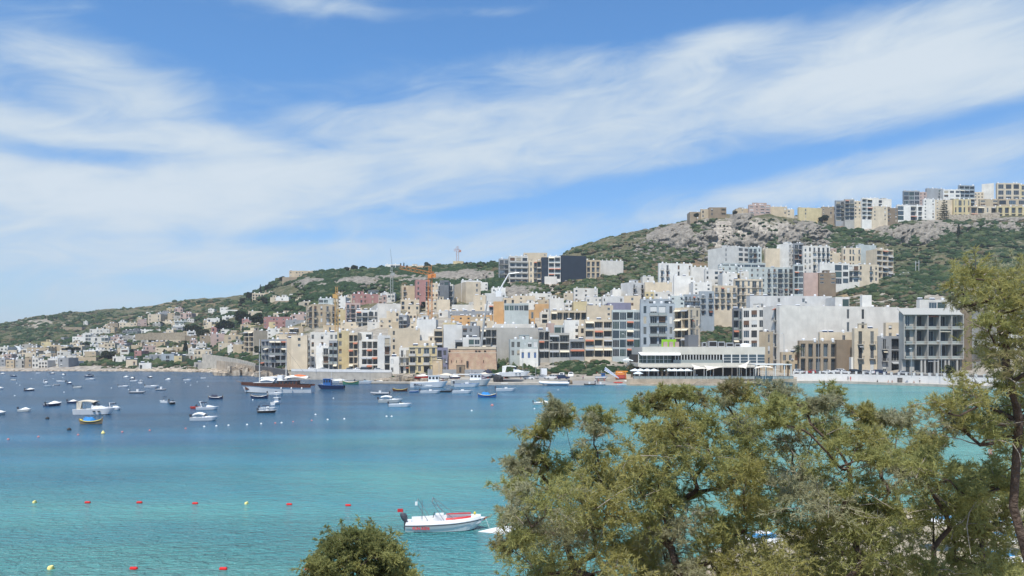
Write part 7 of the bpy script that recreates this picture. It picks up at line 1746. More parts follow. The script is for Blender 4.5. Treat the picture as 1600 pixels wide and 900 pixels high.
for i,(px,c,k,lb) in enumerate([(489,'white','hatch','white hatchback on the seafront terrace behind the schooner'),(506,'silver','sedan','silver sedan on the seafront terrace'),(548,'grey','hatch','dark hatchback on the seafront terrace beside the loggia stack'),(560,'white','sedan','white sedan below the blue doors'),(572,'black','suv','black SUV on the curved end of the seafront terrace'),(592,'silver','hatch','silver hatchback at the right end of the seafront terrace')]):
    D=float(np.interp(px,[455,520,545,580,612],[324,316,313,308,307]))+9; CARS.append((px,D,3.504,k,c,0,lb))
for i,(px,py,c,k,lb) in enumerate([(1400,432,'white','hatch','white car at the right of the hillside road'),(1408,432,'silver','sedan','silver car parked right of the white one on the hillside road'),(1391,435,'grey','suv','dark car under the loggia block on the hillside road'),(1416,431,'white','van','white van at the end of the hillside road'),(1311,446,'black','sedan','black car below the modern white house by the bend'),(1260,449,'red','hatch','red car left of the yellow digger'),(1268,449,'white','hatch','white car beside the red one left of the digger')]):
    D=hit(px,py) or 500; CARS.append((px,D,Gs(px,D)+.25,k,c,0,lb))
for px,D,z,k,c,h,lb in CARS: car(px,D,z,k,c,h,lb,cat='van' if k=='van' else 'car',name='parked_van' if k=='van' else 'parked_car')
# white box truck in the car park, seen from the rear
C=P(849,0,296); t=thing('box_truck','white box truck standing behind the parked cars','truck',(C.x,296,1.7),rad(95)); g=MB(); g.box(-2.4,1.2,-1.1,1.1,.9,3.5); obj('cargo_box',g.mesh('cargo_box',HC['w']),t); g=MB(); g.box(1.25,2.7,-.95,.95,.5,2.3); obj('cab',g.mesh('cab',HC['w']),t); g=MB(); g.box(2.71,2.73,-.8,.8,1.4,2.1); obj('windscreen',g.mesh('windscreen',M_SCR),t)
for x in (-1.4,1.9):
    for sg in (-1,1): obj('wheel',CM['van'][2],t,(x,sg*.85,.35))
# yellow digger on the hillside road
D=hit(1280,449); C=g3(1281,D); t=thing('yellow_digger','yellow excavator working beside the salmon wall','excavator',(C.x,C.y,C.z+.2)); ym=pm_('construction_yellow',(.62,.36,.03),.5)
g=MB(); g.box(-1.6,1.2,-1,1,.9,2.0); g.box(-1.6,-.6,-1,1,2.0,2.3); obj('body',g.mesh('body',ym),t); g=MB(); g.box(.2,1.2,-1,0,2.0,3.1); obj('cab',g.mesh('cab',ym),t); g=MB(); g.box(.3,1.1,-1.02,-1.005,2.2,2.95); obj('window',g.mesh('window',M_SCR),t)
g=MB(); g.tube([(1.1,0,1.6),(2.6,0,3.6),(4.2,0,3.0),(4.4,0,1.2)],[.25,.25,.2,.15],6); g.box(4.0,4.9,-.4,.4,.5,1.2); obj('boom',g.mesh('boom',ym),t)
for sg in (-1,1): g=MB(); g.box(-1.7,1.7,sg*.95-.3,sg*.95+.3,0,.85); obj('track',g.mesh('track',HC['k']),t)
# ------------------------------------------------ kayak rack, kayaks, striped banner, pedalos on the slipway
C=P(968,0,283); t=thing('kayak_rack','orange and red beach kiosk stacked with kayaks beside the slipway','kiosk',(C.x,283,1.6)); g=MB(); g.box(-1.2,3.1,0,2.6,2.6,2.9); g.box(2.2,2.5,0,2.5,0,2.6); g.box(-1.2,-.9,0,2.5,0,2.6); obj('frame',g.mesh('frame',pm_('orange_kiosk_paint',(.70,.27,.03),.5)),t)
for i in range(5): g=MB(); g.tube([(-1.6,-.2,.35+.45*i),(-.6,-.3,.35+.45*i),(1.4,-.3,.35+.45*i),(2.3,-.2,.4+.45*i)],[.06,.26,.26,.06],7); obj('stacked_kayak',g.mesh('stacked_kayak',HC['r'] if i<3 else pm_('orange_kayak_plastic',(.7,.25,.04),.4)),t)
def kayak(px,D,z,hd,m,label,L=3.6,tilt=0):
    g=MB(); g.tube([(-L/2,0,.16),(-L*.3,0,.12),(0,0,.1),(L*.3,0,.12),(L/2,0,.18)],[.04,.24,.32,.24,.04],8); t=thing('kayak',label,'kayak',(D*(px-800)/F,D,z),rad(hd)); t.rotation_euler=(0,rad(tilt),rad(hd)); obj('hull',g.mesh('hull',m,True),t); g=MB(); g.lathe([(.2,.36),(.24,.40),(.2,.43)],10); obj('seat_rim',g.mesh('seat_rim',HC['k']),t)
kayak(986,267.2,.2,5,HC['y'],'yellow kayak at the waterline, left of two'); kayak(996,266,.1,-3,HC['y'],'yellow kayak at the waterline, right of two',4.2)
kayak(966,272,.6,170,HC['r'],'red kayak lying under the striped board'); kayak(982,274,1.0,160,HC['w'],'white kayak propped against the restaurant quay')
t=thing('striped_sail_board','white and blue striped board slanting down to the slipway','board',(0,0,0)); g=MB(); 
a,b=P(945,576,276),P(967,591,272)
for i in range(5):
    f0,f1=i/5,(i+1)/5; wd=Vector((.5,0,1.15)); p=lambda f,k:Vector((a.x+(b.x-a.x)*k,a.y+(b.y-a.y)*k,a.z+(b.z-a.z)*k))+Vector((.4,0,1.3))*(f-.5)*(1-k*.8)
    g.quad(p(f0,0),p(f0,1),p(f1,1),p(f1,0),i%2); g.quad(p(f1,0)+Vector((0,.1,0)),p(f1,1)+Vector((0,.1,0)),p(f0,1)+Vector((0,.1,0)),p(f0,0)+Vector((0,.1,0)),i%2)
obj('board',g.mesh('board',[HC['w'],HC['b']]),t)
# yard clutter: tarpaulin heap, net piles, drums
def heap(px,D,z,w,h,m,label,name='covered_heap'):
    r=random.Random(int(px)); t=thing(name,label,'heap',(D*(px-800)/F,D,z)); g=MB()
    for k in range(5): g.blob((r.uniform(-w*.3,w*.3),r.uniform(-.8,.8),h*.3),(w*.3,1.0,h*r.uniform(.5,.8)),2,.12,0,r)
    obj('cover',g.mesh('cover',m),t)
heap(761,290,1.5,4.2,3.2,M_CAND,'tall heap of gear under a black sheet in the boatyard'); heap(779,275,.8,3.6,3.0,HC['k'],'black netting heap beside the props of the hauled-out boat')
heap(747,279,.9,5.5,2.4,pm_('purplish_net',(.14,.12,.16),.9,var=.4,vscale=3),'big pile of greyish fishing nets behind the quay','net_pile'); heap(640,283,.8,3,1.2,HC['t'],'small brown heap of ropes on the rocks left of the named vessel','rope_heap'); heap(790,300,1.6,3,1.6,M_CANW,'white sheeted heap behind the blue-hulled boat ashore')
heap(892,270,.3,1.2,1.3,HC['t'],'orange-brown heap of gear at the corner of the car park quay','gear_heap')
# ------------------------------------------------ cranes, poles, lamps
def lattice(g,a,b,w,n,r=.06):
    a=Vector(a); b=Vector(b); d=(b-a).normalized(); u=d.cross(Vector((0,1,.01))).normalized()*w/2; v=d.cross(u).normalized()*w/2
    cs=[u+v,u-v,-u-v,-u+v]
    for c in cs: g.tube([a+c,b+c],r,4)
    for i in range(n):
        p=a+(b-a)*i/n; q=a+(b-a)*(i+1)/n
        for k in range(4): g.tube([p+cs[k],q+cs[(k+1)%4]],r*.6,3,cap=False)
def tower_crane(px,pb,pt,D,jl,jr,col,label,w=1.6,jy=0,cab=True,dz=0):
    z0=H+D*(HY-pb)/F; z1=H+D*(HY-pt)/F; k=D/F; t=thing('tower_crane',label,'crane',(D*(px-800)/F,D,z0)); m=mat(col[0],col[1],.6); h=z1-z0
    g=MB(); lattice(g,(0,0,-3),(0,0,h),w,int(h/w/1.1),.11); obj('mast',g.mesh('mast',m),t)
    g=MB(); lattice(g,(0,0,h+.8),(jl*k,-abs(jl)*k*.15,h+.8+dz),w*.8,int(abs(jl)*k/w),.09); g.tube([(0,0,h+4.5),(jl*k*.7,0,h+1.5+dz*.7)],.06,3); obj('jib',g.mesh('jib',m),t)
    g=MB(); lattice(g,(0,0,h+.8),(jr*k,0,h+.8),w*.8,max(2,int(abs(jr)*k/w)),.09); g.box(jr*k-1,jr*k+1,-.6,.6,h-1.2,h+.8); obj('counter_jib',g.mesh('counter_jib',m),t)
    g=MB(); lattice(g,(0,0,h+1),(0,0,h+4.6),w*.6,3,.09); obj('tower_head',g.mesh('tower_head',m),t)
    if cab: g=MB(); g.box(-.9,.9,-1.8,-.4,h-1.6,h+.3); obj('cab',g.mesh('cab',m),t)
tower_crane(672,500,430,392,-46,6,('orange_crane_paint',(.60,.22,.06)),'orange tower crane rising from the middle of town',2.0,dz=3)
tower_crane(526,510,462,408,5,-3,('ochre_crane_paint',(.50,.30,.10)),'brown and yellow tower crane in front of the beige-pink hotel',1.6)
tower_crane(715,415,392,760,-6,4,('far_crane_paint',(.42,.20,.14)),'distant cross-shaped crane on the skyline',2.2,cab=False)
tower_crane(612,462,428,520,-3,2,('grey_crane_paint',(.35,.36,.34)),'pale grey slender crane mast on the wooded slope',1.6,cab=False)
def boomc(pts,D,r,m,label,name='boom_crane',base=True):
    P3=[P(x,y,D) for x,y in pts]; C=P3[0]; t=thing(name,label,'crane',C); g=MB(); g.tube([p-C for p in P3],r,6); obj('boom',g.mesh('boom',m),t)
    g=MB(); g.box(-1.6,1.6,-1.2,1.2,-3,.6); obj('carriage',g.mesh('carriage',m),t)
boomc([(779,456),(795,428),(811,426)],455,[.55,.4,.28],HC['w'],'white articulated pump boom against the quarry face','pump_boom')
boomc([(751,545),(757,497),(762,470)],331,[.7,.45,.25],mat('grey_crane_steel',(.30,.31,.31),.5),'slanted grey crane boom standing left of the concrete wall','mobile_crane_boom')
g=MB(); C=P(613,414,756); g.tube([(0,0,-2),(-2,0,16)],[.15,.08],4); t=thing('radio_mast','hair-thin leaning mast above the modern glass skyline house','mast',C,0,None,None); obj('pole',g.mesh('pole',M_RAIL),t); g=MB(); g.box(-.3,.3,-.3,.3,-2,-1); obj('base',g.mesh('base',M_RAIL),t)
def lamp(px,pb,pt,D,label,arm=1.2,r=.09):
    z0=H+D*(HY-pb)/F; h=(pb-pt)*D/F; t=thing('street_lamp',label,'street lamp',(D*(px-800)/F,D,z0)); g=MB(); g.tube([(0,0,0),(0,0,h*.95),(arm*.3,-.1,h),(arm,-.3,h+.1)],[r,r*.7,r*.6,r*.5],6); obj('pole',g.mesh('pole',mat('galvanised_pole',(.42,.43,.43),.4,metal=.3)),t); g=MB(); g.box(arm-.1,arm+.65,-.5,-.1,h+.02,h+.2); obj('lamp_head',g.mesh('lamp_head',HC['w']),t)
for a in [(1471,588,533,257,'tall street lamp before the concrete apartment block',-1.6),(1225,583,521,290,'street lamp in front of the huge white building',-1.4),(977,578,522,316,'street lamp beside the blue-glass block',-1.4),(864,572,532,322,'street lamp in front of the black-opening frame',-1.2),(817,592,538,290,'thin pole lamp behind the hauled-out boat',.6),(686,596,566,282,'lamp post by the sandy hut',-.8),(492,578,553,318,'street lamp on the terrace behind the schooner stern',.8),(1279,580,517,300,'thin mast lamp rising above the tan arches',.5),(837,590,567,285,'short thin pole among the car park scrub',.3),(1093,569,540,300,'lamp post above the restaurant roof',-.8),(1424,590,545,262,'slim lamp post before the grey house',-.8)]: lamp(*a)
t=thing('utility_poles','pair of grey utility poles at the end of the hillside road','poles',g3(1433,hit(1433,428))); g=MB(); g.tube([(-1,0,0),(-1,0,9)],.18,6); g.tube([(1.2,0,0),(1.2,0,9.5)],.18,6); g.box(-1.6,1.8,-.1,.1,7.6,7.8); obj('pole',g.mesh('pole',M_DISH),t)
# white crescent sculpture-like sail roof on the far left
C=P(29,548,505); t=thing('curved_canopy','white curved canopy like a fin on the far left houses','canopy',C); g=MB(); pr=[(k[0]*.75,k[1]*.5) for k in [(-4,7),(-1,6),(1.5,4),(2.2,1),(1,-1.5),(-.5,-1.8),(.2,.8),(-.8,3)]]; g.poly([(x,0,z) for x,z in pr]); g.poly([(x,.5,z) for x,z in pr][::-1])
for i in range(8): a,b=pr[i],pr[(i+1)%8]; g.quad((a[0],0,a[1]),(a[0],.5,a[1]),(b[0],.5,b[1]),(b[0],0,b[1]))
obj('canvas',g.mesh('canvas',HC['w']),t)
# ------------------------------------------------ people
SK=[mat('skin_tan',(.36,.20,.13),.6),mat('skin_light',(.52,.33,.25),.6)]
def person(px,D,z,rz,pose,top,bot,hair,label,group=None,skin=0):
    root=thing('person',label,'person',(D*(px-800)/F,D,z),rad(rz),group)
    J={'pel':(0,0,.95),'wst':(0,0,1.12),'chs':(0,0,1.38),'nek':(0,0,1.5),'hd0':(0,-.01,1.58),'hd1':(0,-.02,1.70),'hpL':(.1,0,.92),'knL':(.11,-.03,.5),'anL':(.11,.02,.09),'toL':(.12,-.16,.04),'hpR':(-.1,0,.92),'knR':(-.11,-.03,.5),'anR':(-.11,.02,.09),'toR':(-.12,-.16,.04),
       'shL':(.19,0,1.42),'elL':(.25,.02,1.14),'wrL':(.27,-.05,.90),'haL':(.27,-.08,.80),'shR':(-.19,0,1.42),'elR':(-.25,.02,1.14),'wrR':(-.27,-.05,.90),'haR':(-.27,-.08,.80)}
    if pose=='walk':
        J.update(knL=(.11,-.22,.52),anL=(.11,-.25,.1),toL=(.12,-.43,.06),knR=(-.11,.02,.5),anR=(-.11,.28,.14),toR=(-.12,.16,.04),elL=(.24,.12,1.16),wrL=(.25,.14,.93),haL=(.25,.13,.83),wrR=(-.26,-.2,.96),haR=(-.26,-.26,.87))
    if pose=='sit':
        for k in J: J[k]=(J[k][0],J[k][1],J[k][2]-.48)
        J.update(knL=(.13,-.44,.47),anL=(.13,-.42,.09),toL=(.13,-.58,.04),knR=(-.13,-.44,.47),anR=(-.13,-.42,.09),toR=(-.13,-.58,.04),elL=(.26,-.05,.68),wrL=(.2,-.28,.56),haL=(.17,-.36,.55),elR=(-.26,-.05,.68),wrR=(-.2,-.28,.56),haR=(-.17,-.36,.55))
    E=[('pel','wst'),('wst','chs'),('chs','nek'),('nek','hd0'),('hd0','hd1'),('pel','hpL'),('hpL','knL'),('knL','anL'),('anL','toL'),('pel','hpR'),('hpR','knR'),('knR','anR'),('anR','toR'),('chs','shL'),('shL','elL'),('elL','wrL'),('wrL','haL'),('chs','shR'),('shR','elR'),('elR','wrR'),('wrR','haR')]
    RD={'pel':.14,'wst':.125,'chs':.145,'nek':.055,'hd0':.085,'hd1':.1,'hp':.095,'kn':.06,'an':.042,'to':.04,'sh':.062,'el':.045,'wr':.032,'ha':.04}
    ks=list(J); me=bpy.data.meshes.new('body'); me.from_pydata([J[k] for k in ks],[(ks.index(a),ks.index(b)) for a,b in E],[])
    o=bpy.data.objects.new('body',me); COL.objects.link(o); md=o.modifiers.new('Skin','SKIN'); md.use_smooth_shade=True
    for i,k in enumerate(ks):
        r=RD.get(k) or RD[k[:2]]; me.skin_vertices[0].data[i].radius=(r,r*.8 if k in('chs','wst','pel') else r)
    me.skin_vertices[0].data[0].use_root=True; o.modifiers.new('Sub','SUBSURF').levels=1
    bpy.context.view_layer.update(); ev=bpy.data.meshes.new_from_object(o.evaluated_get(bpy.context.evaluated_depsgraph_get())); bpy.data.objects.remove(o)
    ev.materials.clear()
    for m in (SK[skin],top,bot): ev.materials.append(m)
    wz=J['wst'][2]-.02; cz=J['nek'][2]-.02
    for p in ev.polygons:
        c=p.center; i=0
        if pose=='sit': i=1 if (c.z>.5 and c.z<cz and abs(c.x)<.26 and c.y>-.2) else 2 if (c.z>.3 and c.z<=.55 and abs(c.x)<.24) else 0
        else: i=1 if (wz<c.z<cz and abs(c.x)<.27) else 2 if (c.z<=wz and c.z>.35 and abs(c.x)<.22) else 0
        p.material_index=i
    obj('body',ev,root); g=MB(); hz=J['hd1']; g.blob((hz[0],hz[1]+.025,hz[2]+.035),(.105,.115,.10),2,.03); obj('hair',g.mesh('hair',hair),root)
    return root
def cl(n,c): return mat(n,c,.85)
DK=cl('dark_hair',(.02,.014,.01)); BRN=cl('brown_hair',(.09,.05,.03))
q=lambda px,d=2: float(np.interp(px,PXS,WL))+d
person(1329,q(1329,2.6),.85,180,'stand',cl('red_shirt',(.5,.03,.04)),cl('red_shorts',(.45,.03,.04)),DK,'person in bright red clothes standing on the quay by the white wall')
person(1325,q(1325,3.2),.85,150,'walk',cl('grey_shirt',(.15,.16,.18)),cl('black_shorts',(.02,.02,.02)),DK,'person in dark grey beside the one in red on the quay')
person(1371,q(1371,1.2),.42,180,'sit',cl('black_shirt',(.03,.03,.03)),cl('black_shorts',(.02,.02,.02)),BRN,'person in black sitting on the quay edge')
person(1388,q(1388,1.6),.42,200,'sit',SK[1],cl('swim_red',(.35,.05,.05)),BRN,'bather with red swimwear sitting on the quay, left of a pair',None,1)
person(1394,q(1394,1.8),.42,160,'sit',SK[0],cl('navy_shorts',(.02,.03,.08)),DK,'bather with navy shorts sitting on the quay, right of a pair')
person(1437,q(1437,3.4),.85,0,'stand',cl('white_shirt',(.68,.68,.66)),cl('black_shorts',(.02,.02,.02)),BRN,'person in a white shirt standing against the promenade wall')
person(1428,q(1428,1.4),.42,180,'sit',SK[0],cl('blue_shorts',(.05,.1,.3)),DK,'bather with blue shorts sitting low on the quay edge near the person in white')
person(911,283,1.2,20,'walk',cl('pink_shirt',(.5,.25,.3)),cl('navy_shorts',(.02,.03,.08)),DK,'person in a pink top and blue shorts walking on the slipway')
person(930,271,.35,180,'stand',cl('white_shirt',(.68,.68,.66)),cl('navy_shorts',(.02,.03,.08)),DK,'person in white beside the grey inflatable, left of a pair'); person(934,271,.35,150,'stand',cl('grey_shirt',(.15,.16,.18)),cl('black_shorts',(.02,.02,.02)),DK,'person in dark shirt beside the grey inflatable, right of a pair')
person(1398,D:=148,-.75,180,'stand',SK[1],cl('swim_dark',(.03,.03,.05)),DK,'bather standing waist-deep in the turquoise water, left of a pair'); person(1408,141,-.8,200,'stand',SK[0],cl('swim_dark',(.03,.03,.05)),DK,'bather standing waist-deep in the turquoise water, right of a pair')
person(1459,106,-.8,170,'stand',SK[0],cl('swim_dark',(.03,.03,.05)),DK,'bather wading behind the low gap between the big trees'); person(1548,86,-.5,160,'stand',SK[1],cl('pink_swimwear',(.45,.2,.2)),DK,'bather in pinkish swimwear wading at the right behind the branches',None,1)
for i,(px,D,ps,tc,lb) in enumerate([(1003,268.2,'sit',(.5,.5,.5),'diner in a grey shirt under the leftmost parasols'),(1028,268.4,'sit',(.05,.08,.2),'diner in navy beside the little terrace palms'),(1089,268.2,'stand',(.6,.6,.6),'waiter in a light shirt standing at the dark terrace'),(1112,268.5,'sit',(.35,.08,.07),'diner in dark red near the railing'),(1140,268.2,'sit',(.6,.55,.45),'diner in cream under the big shade sail'),(1187,268.4,'stand',(.06,.06,.07),'person in black between the pergola columns'),(1204,268.2,'sit',(.6,.62,.64),'diner in white beneath the pergola'),(1160,268.2,'sit',(.1,.2,.35),'diner in blue left of the pergola')]):
    person(px,D,2.204,0 if i%2 else 180,ps,cl('shirt_%s'%['grey','navy','light','red','cream','black','white','blue'][i],tc),cl('dark_trousers',(.03,.03,.04)),DK,lb)
# ------------------------------------------------ foreground tamarisks
LFM=[leaf('tamarisk_leaves',(.39,.395,.16),(.32,.335,.13),3),leaf('tamarisk_leaves_yellow',(.43,.40,.15),(.35,.34,.125),3),leaf('tamarisk_leaves_grey',(.36,.37,.22),(.42,.41,.28),3),leaf('tamarisk_leaves_brown',(.34,.29,.16),(.29,.28,.13),3),leaf('dark_tamarisk_leaves',(.17,.20,.075),(.24,.25,.10),3)]
M_TB=mat('tamarisk_bark',(.13,.095,.075),.9,.4,6,bump=.6,bscale=14); M_TW=mat('bare_grey_twigs',(.36,.32,.27),.9,.3,6)
def sprays(cl_,rnd,nb,nt_,nn,nl,nw,droop=.25,up=.55,seglen=1.0):
    """fine needle sprays: cl_ rows x,y,z,r,mat. vectorised: branchlets -> twigs -> needles"""
    cl_=np.array(cl_,float); K=len(cl_)
    c=np.repeat(cl_,nb,0); n=len(c); r=c[:,3:4]
    d=rnd.normal(size=(n,3)); d[:,2]=np.abs(d[:,2])*.6+up*rnd.uniform(.2,1.6,n)-.25; d/=np.linalg.norm(d,axis=1)[:,None]
    st=c[:,:3]+rnd.normal(size=(n,3))*r*.28-np.array([0,0,1])*r*.25
    Lb=r*rnd.uniform(.6,1.75,(n,1)); side=rnd.normal(size=(n,3)); 
    # twigs
    t=rnd.uniform(.25,1.,(n,nt_,1)); 
    tp=st[:,None]+d[:,None]*Lb[:,None]*t+side[:,None]*(.10*Lb[:,None])*t**2-np.array([0,0,1])*droop*Lb[:,None]*t**2.2
    td=d[:,None]*.8+rnd.normal(size=(n,nt_,3))*.75; td[...,2]+=.15; td/=np.linalg.norm(td,axis=2)[...,None]
    Lt=np.broadcast_to(r[:,None],(n,nt_,1))*rnd.uniform(.22,.55,(n,nt_,1))
    # needles
    s=rnd.uniform(0,1,(n,nt_,nn,1)); p=tp[:,:,None]+td[:,:,None]*Lt[:,:,None]*s-np.array([0,0,1])*Lt[:,:,None]*.35*s**2
    nd=td[:,:,None]*1.0+rnd.normal(size=(n,nt_,nn,3))*.55-np.array([0,0,.25])*s; nd/=np.linalg.norm(nd,axis=3)[...,None]
    w=np.cross(nd,rnd.normal(size=nd.shape)); w/=np.linalg.norm(w,axis=3)[...,None]
    L_=nl*rnd.uniform(.6,1.5,(n,nt_,nn,1)); W_=nw*rnd.uniform(.7,1.3,(n,nt_,nn,1))
    V=np.stack([p-w*W_,p+w*W_,p+nd*L_],3).reshape(-1,3); F_=np.arange(len(V)).reshape(-1,3)
    mi=np.repeat(c[:,4],nt_*nn).astype(np.int32)
    flip=rnd.rand(len(mi))<.10; mi[flip]=(mi[flip]+1)%4
    twl=(tp,td,Lt,st,d,Lb,side)
    return V,F_,mi,twl
def twigs(g,twl,rnd,frac,rad_,mi=0,droop=.25):
    tp,td,Lt,st,d,Lb,side=twl; n=len(st)
    for i in range(n):
        if rnd.rand()>frac: continue
        pts=[]
        for t in (0,.4,.75,1.):
            pts.append(st[i]+d[i]*Lb[i]*t+side[i]*(.10*Lb[i])*t**2-np.array([0,0,1])*droop*Lb[i]*t**2.2)
        g.tube(pts,[rad_*1.6,rad_*1.2,rad_*.8,rad_*.4],3,mi,cap=False)
def growtree(name,label,trunk,clumps,seed,nb=22,nt_=11,nn=15,nl=.06,nw=.0055,tr=.11,dead=8,cat='tree',barefrac=.22,up=.55,k0=.0068):
    rnd=np.random.RandomState(seed); base=Vector(trunk[0]); root=thing(name,label,cat,base)
    nodes=[np.array(p,float) for p in trunk]; par=[-1]+list(range(len(trunk)-1)); cnt=[0]*len(nodes); leafn=[]
    ctr=nodes[-1]
    order=sorted(clumps,key=lambda c:np.linalg.norm(np.array(c[:3])-ctr))
    for c in order:
        p=np.array(c[:3],float)-np.array([0,0,c[3]*.35]); best=None;bd=1e9
        for i,q in enumerate(nodes):
            if i==0: continue
            v=p-q; dd=np.linalg.norm(v)+max(0,-v[2])*1.2+ (0 if v[2]>-.1 else .3)
            if dd<bd: bd=dd;best=i
        q=nodes[best]; L=np.linalg.norm(p-q)
        if L>.3:
            mid=q+(p-q)*.5+rnd.normal(size=3)*L*.13+np.array([0,0,L*.06]); nodes.append(mid); par.append(best); cnt.append(0); best=len(nodes)-1
        nodes.append(p); par.append(best); cnt.append(1)
    for i in range(len(nodes)-1,0,-1): cnt[par[i]]+=cnt[i]
    b=np.array(base); g=MB()
    rr=lambda i:max(.008,min(tr,k0*math.sqrt(max(cnt[i],1))*1.6))
    for i in range(1,len(nodes)):
        a,c=nodes[par[i]]-b,nodes[i]-b; ra,rc=rr(par[i]),rr(i); ra=min(ra,rc*1.6) if par[i]>=len(trunk) else min(ra,max(rc*1.9,.03)) if i>=len(trunk) else ra
        mid=(a+c)/2+rnd.normal(size=3)*np.linalg.norm(c-a)*.05; g.tube([a,mid,c],[ra,(ra+rc)/2,rc],6 if rc>.03 else 4,cap=False)
    cc=[(c[0]-b[0],c[1]-b[1],c[2]-b[2],c[3],c[4]) for c in clumps]
    V,F_,mi,twl=sprays(cc,rnd,nb,nt_,nn,nl,nw,up=up)
    twigs(g,twl,rnd,barefrac,.0055,1)
    for k in range(dead):
        i=rnd.randint(len(trunk),len(nodes)); p=nodes[i]-b; dr=rnd.normal(size=3)*np.array([1,.6,.5])+np.array([0,-.2,.2]); dr/=np.linalg.norm(dr); L=rnd.uniform(.4,.8); pts=[p]
        for j in range(4): dr=dr+rnd.normal(size=3)*.3; dr/=np.linalg.norm(dr); pts.append(pts[-1]+dr*L/4)
        g.tube(pts,[.010,.008,.006,.005,.003],4,1,cap=False)
    obj('trunk',g.mesh('trunk',[M_TB,M_TW],True),root)
    obj('crown',npmesh('crown',V,F_,LFM,False,mi,tri=True),root)
    return root
def pc(px,py,D,r,m): v=P(px,py,D); return (v.x,v.y,v.z,r,m)
OUT=[(778,880),(786,835),(795,770),(803,715),(825,690),(845,665),(856,640),(872,628),(888,628),(902,655),(922,645),(936,640),(950,668),(968,672),(985,640),(1010,612),(1040,603),(1065,598),(1090,612),(1115,612),(1140,592),(1165,606),(1190,616),(1215,600),(1240,602),(1262,618),(1285,608),(1300,612),(1322,628),(1345,630),(1365,640),(1385,640),(1405,640),(1425,690),(1450,690),(1475,690),(1500,690),(1620,690)]
ox=[o[0] for o in OUT]; oy=[o[1] for o in OUT]
rg=np.random.RandomState(42); SETS={k:[] for k in 'ABCE'}
def which(px): return 'A' if px<965+rg.uniform(-25,25) else 'B' if px<1200+rg.uniform(-25,25) else 'C' if px<1410+rg.uniform(-25,25) else 'E'
DB={'A':12.6,'B':13.6,'C':12.4,'E':11.6}
y=612
while y<925:
    x=782.
    while x<1625:
        px=x+rg.uniform(-17,17); py=y+rg.uniform(-15,15); top=float(np.interp(px,ox,oy)); left=np.interp(py,[600,640,700,770,840,920],[870,835,802,794,784,784])
        if py>top+16 and px>left+10:
            near=py-top<75
            if rg.rand()>(.24 if near else .05):
                k=which(px); dd=DB[k]+rg.uniform(-1.6,1.6)
                cn=float(vnoise(np.array(px/70.),np.array(py/60.),5)); m=1 if cn>.58 else 2 if cn<.22 else 3 if rg.rand()<.05 else 0
                SETS[k].append(pc(px,py,dd,rg.uniform(.26,.44)*(.8 if near else 1.05),m))
        x+=37
    y+=33
# wisps that break the outline
for px,py,k in [(872,632,'A'),(880,645,'A'),(860,650,'A'),(934,646,'A'),(928,662,'A'),(842,672,'A'),(820,700,'A'),(806,722,'A'),(800,760,'A'),(796,800,'A'),(790,845,'A'),(996,634,'B'),(1015,622,'B'),(1040,608,'B'),(1062,606,'B'),(1086,618,'B'),(1140,600,'B'),(1136,622,'B'),(1165,612,'B'),(1215,606,'C'),(1222,622,'C'),(1262,630,'C'),(1292,622,'C'),(1305,608,'C'),(1345,640,'C'),(1362,650,'C'),(1385,650,'C'),(1410,648,'C'),(1440,696,'E'),(1452,684,'E')]:
    SETS[k].append(pc(px,py+6,DB[k]+rg.uniform(-.6,.6),.20,rg.choice([0,1,2,3],p=[.4,.25,.25,.1])))
def gp(px,D,dz=0): return (D*(px-800)/F,D,float(NZ(np.array(D*(px-800)/F),np.array(float(D))))-.25+dz)
growtree('tamarisk_tree','leftmost big feathery tamarisk, its outer branches against open water',[gp(960,13),gp(950,12.9,1.2),gp(925,12.7,2.1)],SETS['A'],1,dead=22)
growtree('tamarisk_tree','feathery tamarisk with a dark forked trunk in front of the restaurant',[gp(1112,13.8),gp(1095,13.7,1.3),gp(1075,13.6,2.3)],SETS['B'],2,dead=24)
growtree('tamarisk_tree','feathery tamarisk with crossing bare branches below the promenade',[gp(1330,12.7),gp(1335,12.6,1.3),gp(1345,12.5,2.4)],SETS['C'],3,dead=30,barefrac=.24)
growtree('tamarisk_tree','low spreading tamarisk filling the lower right corner',[gp(1520,11.8),gp(1515,11.7,1.0),gp(1500,11.6,1.9)],SETS['E'],4,dead=16,barefrac=.2)
TD=[]
for px,py,r in [(1508,440,.17),(1490,462,.15),(1528,425,.17),(1552,436,.2),(1580,424,.2),(1608,432,.22),(1510,470,.16),(1540,462,.2),(1568,460,.2),(1598,466,.22),(1522,498,.18),(1552,496,.2),(1582,498,.2),(1612,505,.22),(1535,530,.2),(1560,528,.2),(1595,535,.2),(1520,556,.18),(1548,562,.2),(1578,566,.2),(1608,570,.22),(1512,588,.18),(1540,596,.2),(1570,604,.2),(1602,606,.22),(1500,618,.18),(1528,628,.2),(1558,640,.2),(1590,642,.22),(1478,636,.16),(1486,655,.17),(1508,662,.18),(1538,672,.2),(1568,682,.2),(1600,684,.22),(1472,664,.15),(1520,545,.15),(1498,575,.14),(1622,460,.22),(1622,540,.22),(1622,620,.22)]:
    if (475<py<612 and px<1545) or (py<475 and px<1500): continue
    TD.append(pc(px+rg.uniform(-6,6),py+rg.uniform(-5,5),9.6+rg.uniform(-.8,.8),r*1.25,rg.choice([0,1,2,3],p=[.35,.35,.2,.1])))
growtree('tamarisk_tree','tall thin tamarisk at the right edge rising above the concrete block',[gp(1625,9.8),gp(1615,9.7,2.),tuple(P(1592,660,9.6)),tuple(P(1578,600,9.5)),tuple(P(1572,540,9.5)),tuple(P(1560,490,9.6))],TD,6,nb=17,nt_=9,nn=13,nl=.055,nw=.0045,dead=8,barefrac=.3,tr=.055)
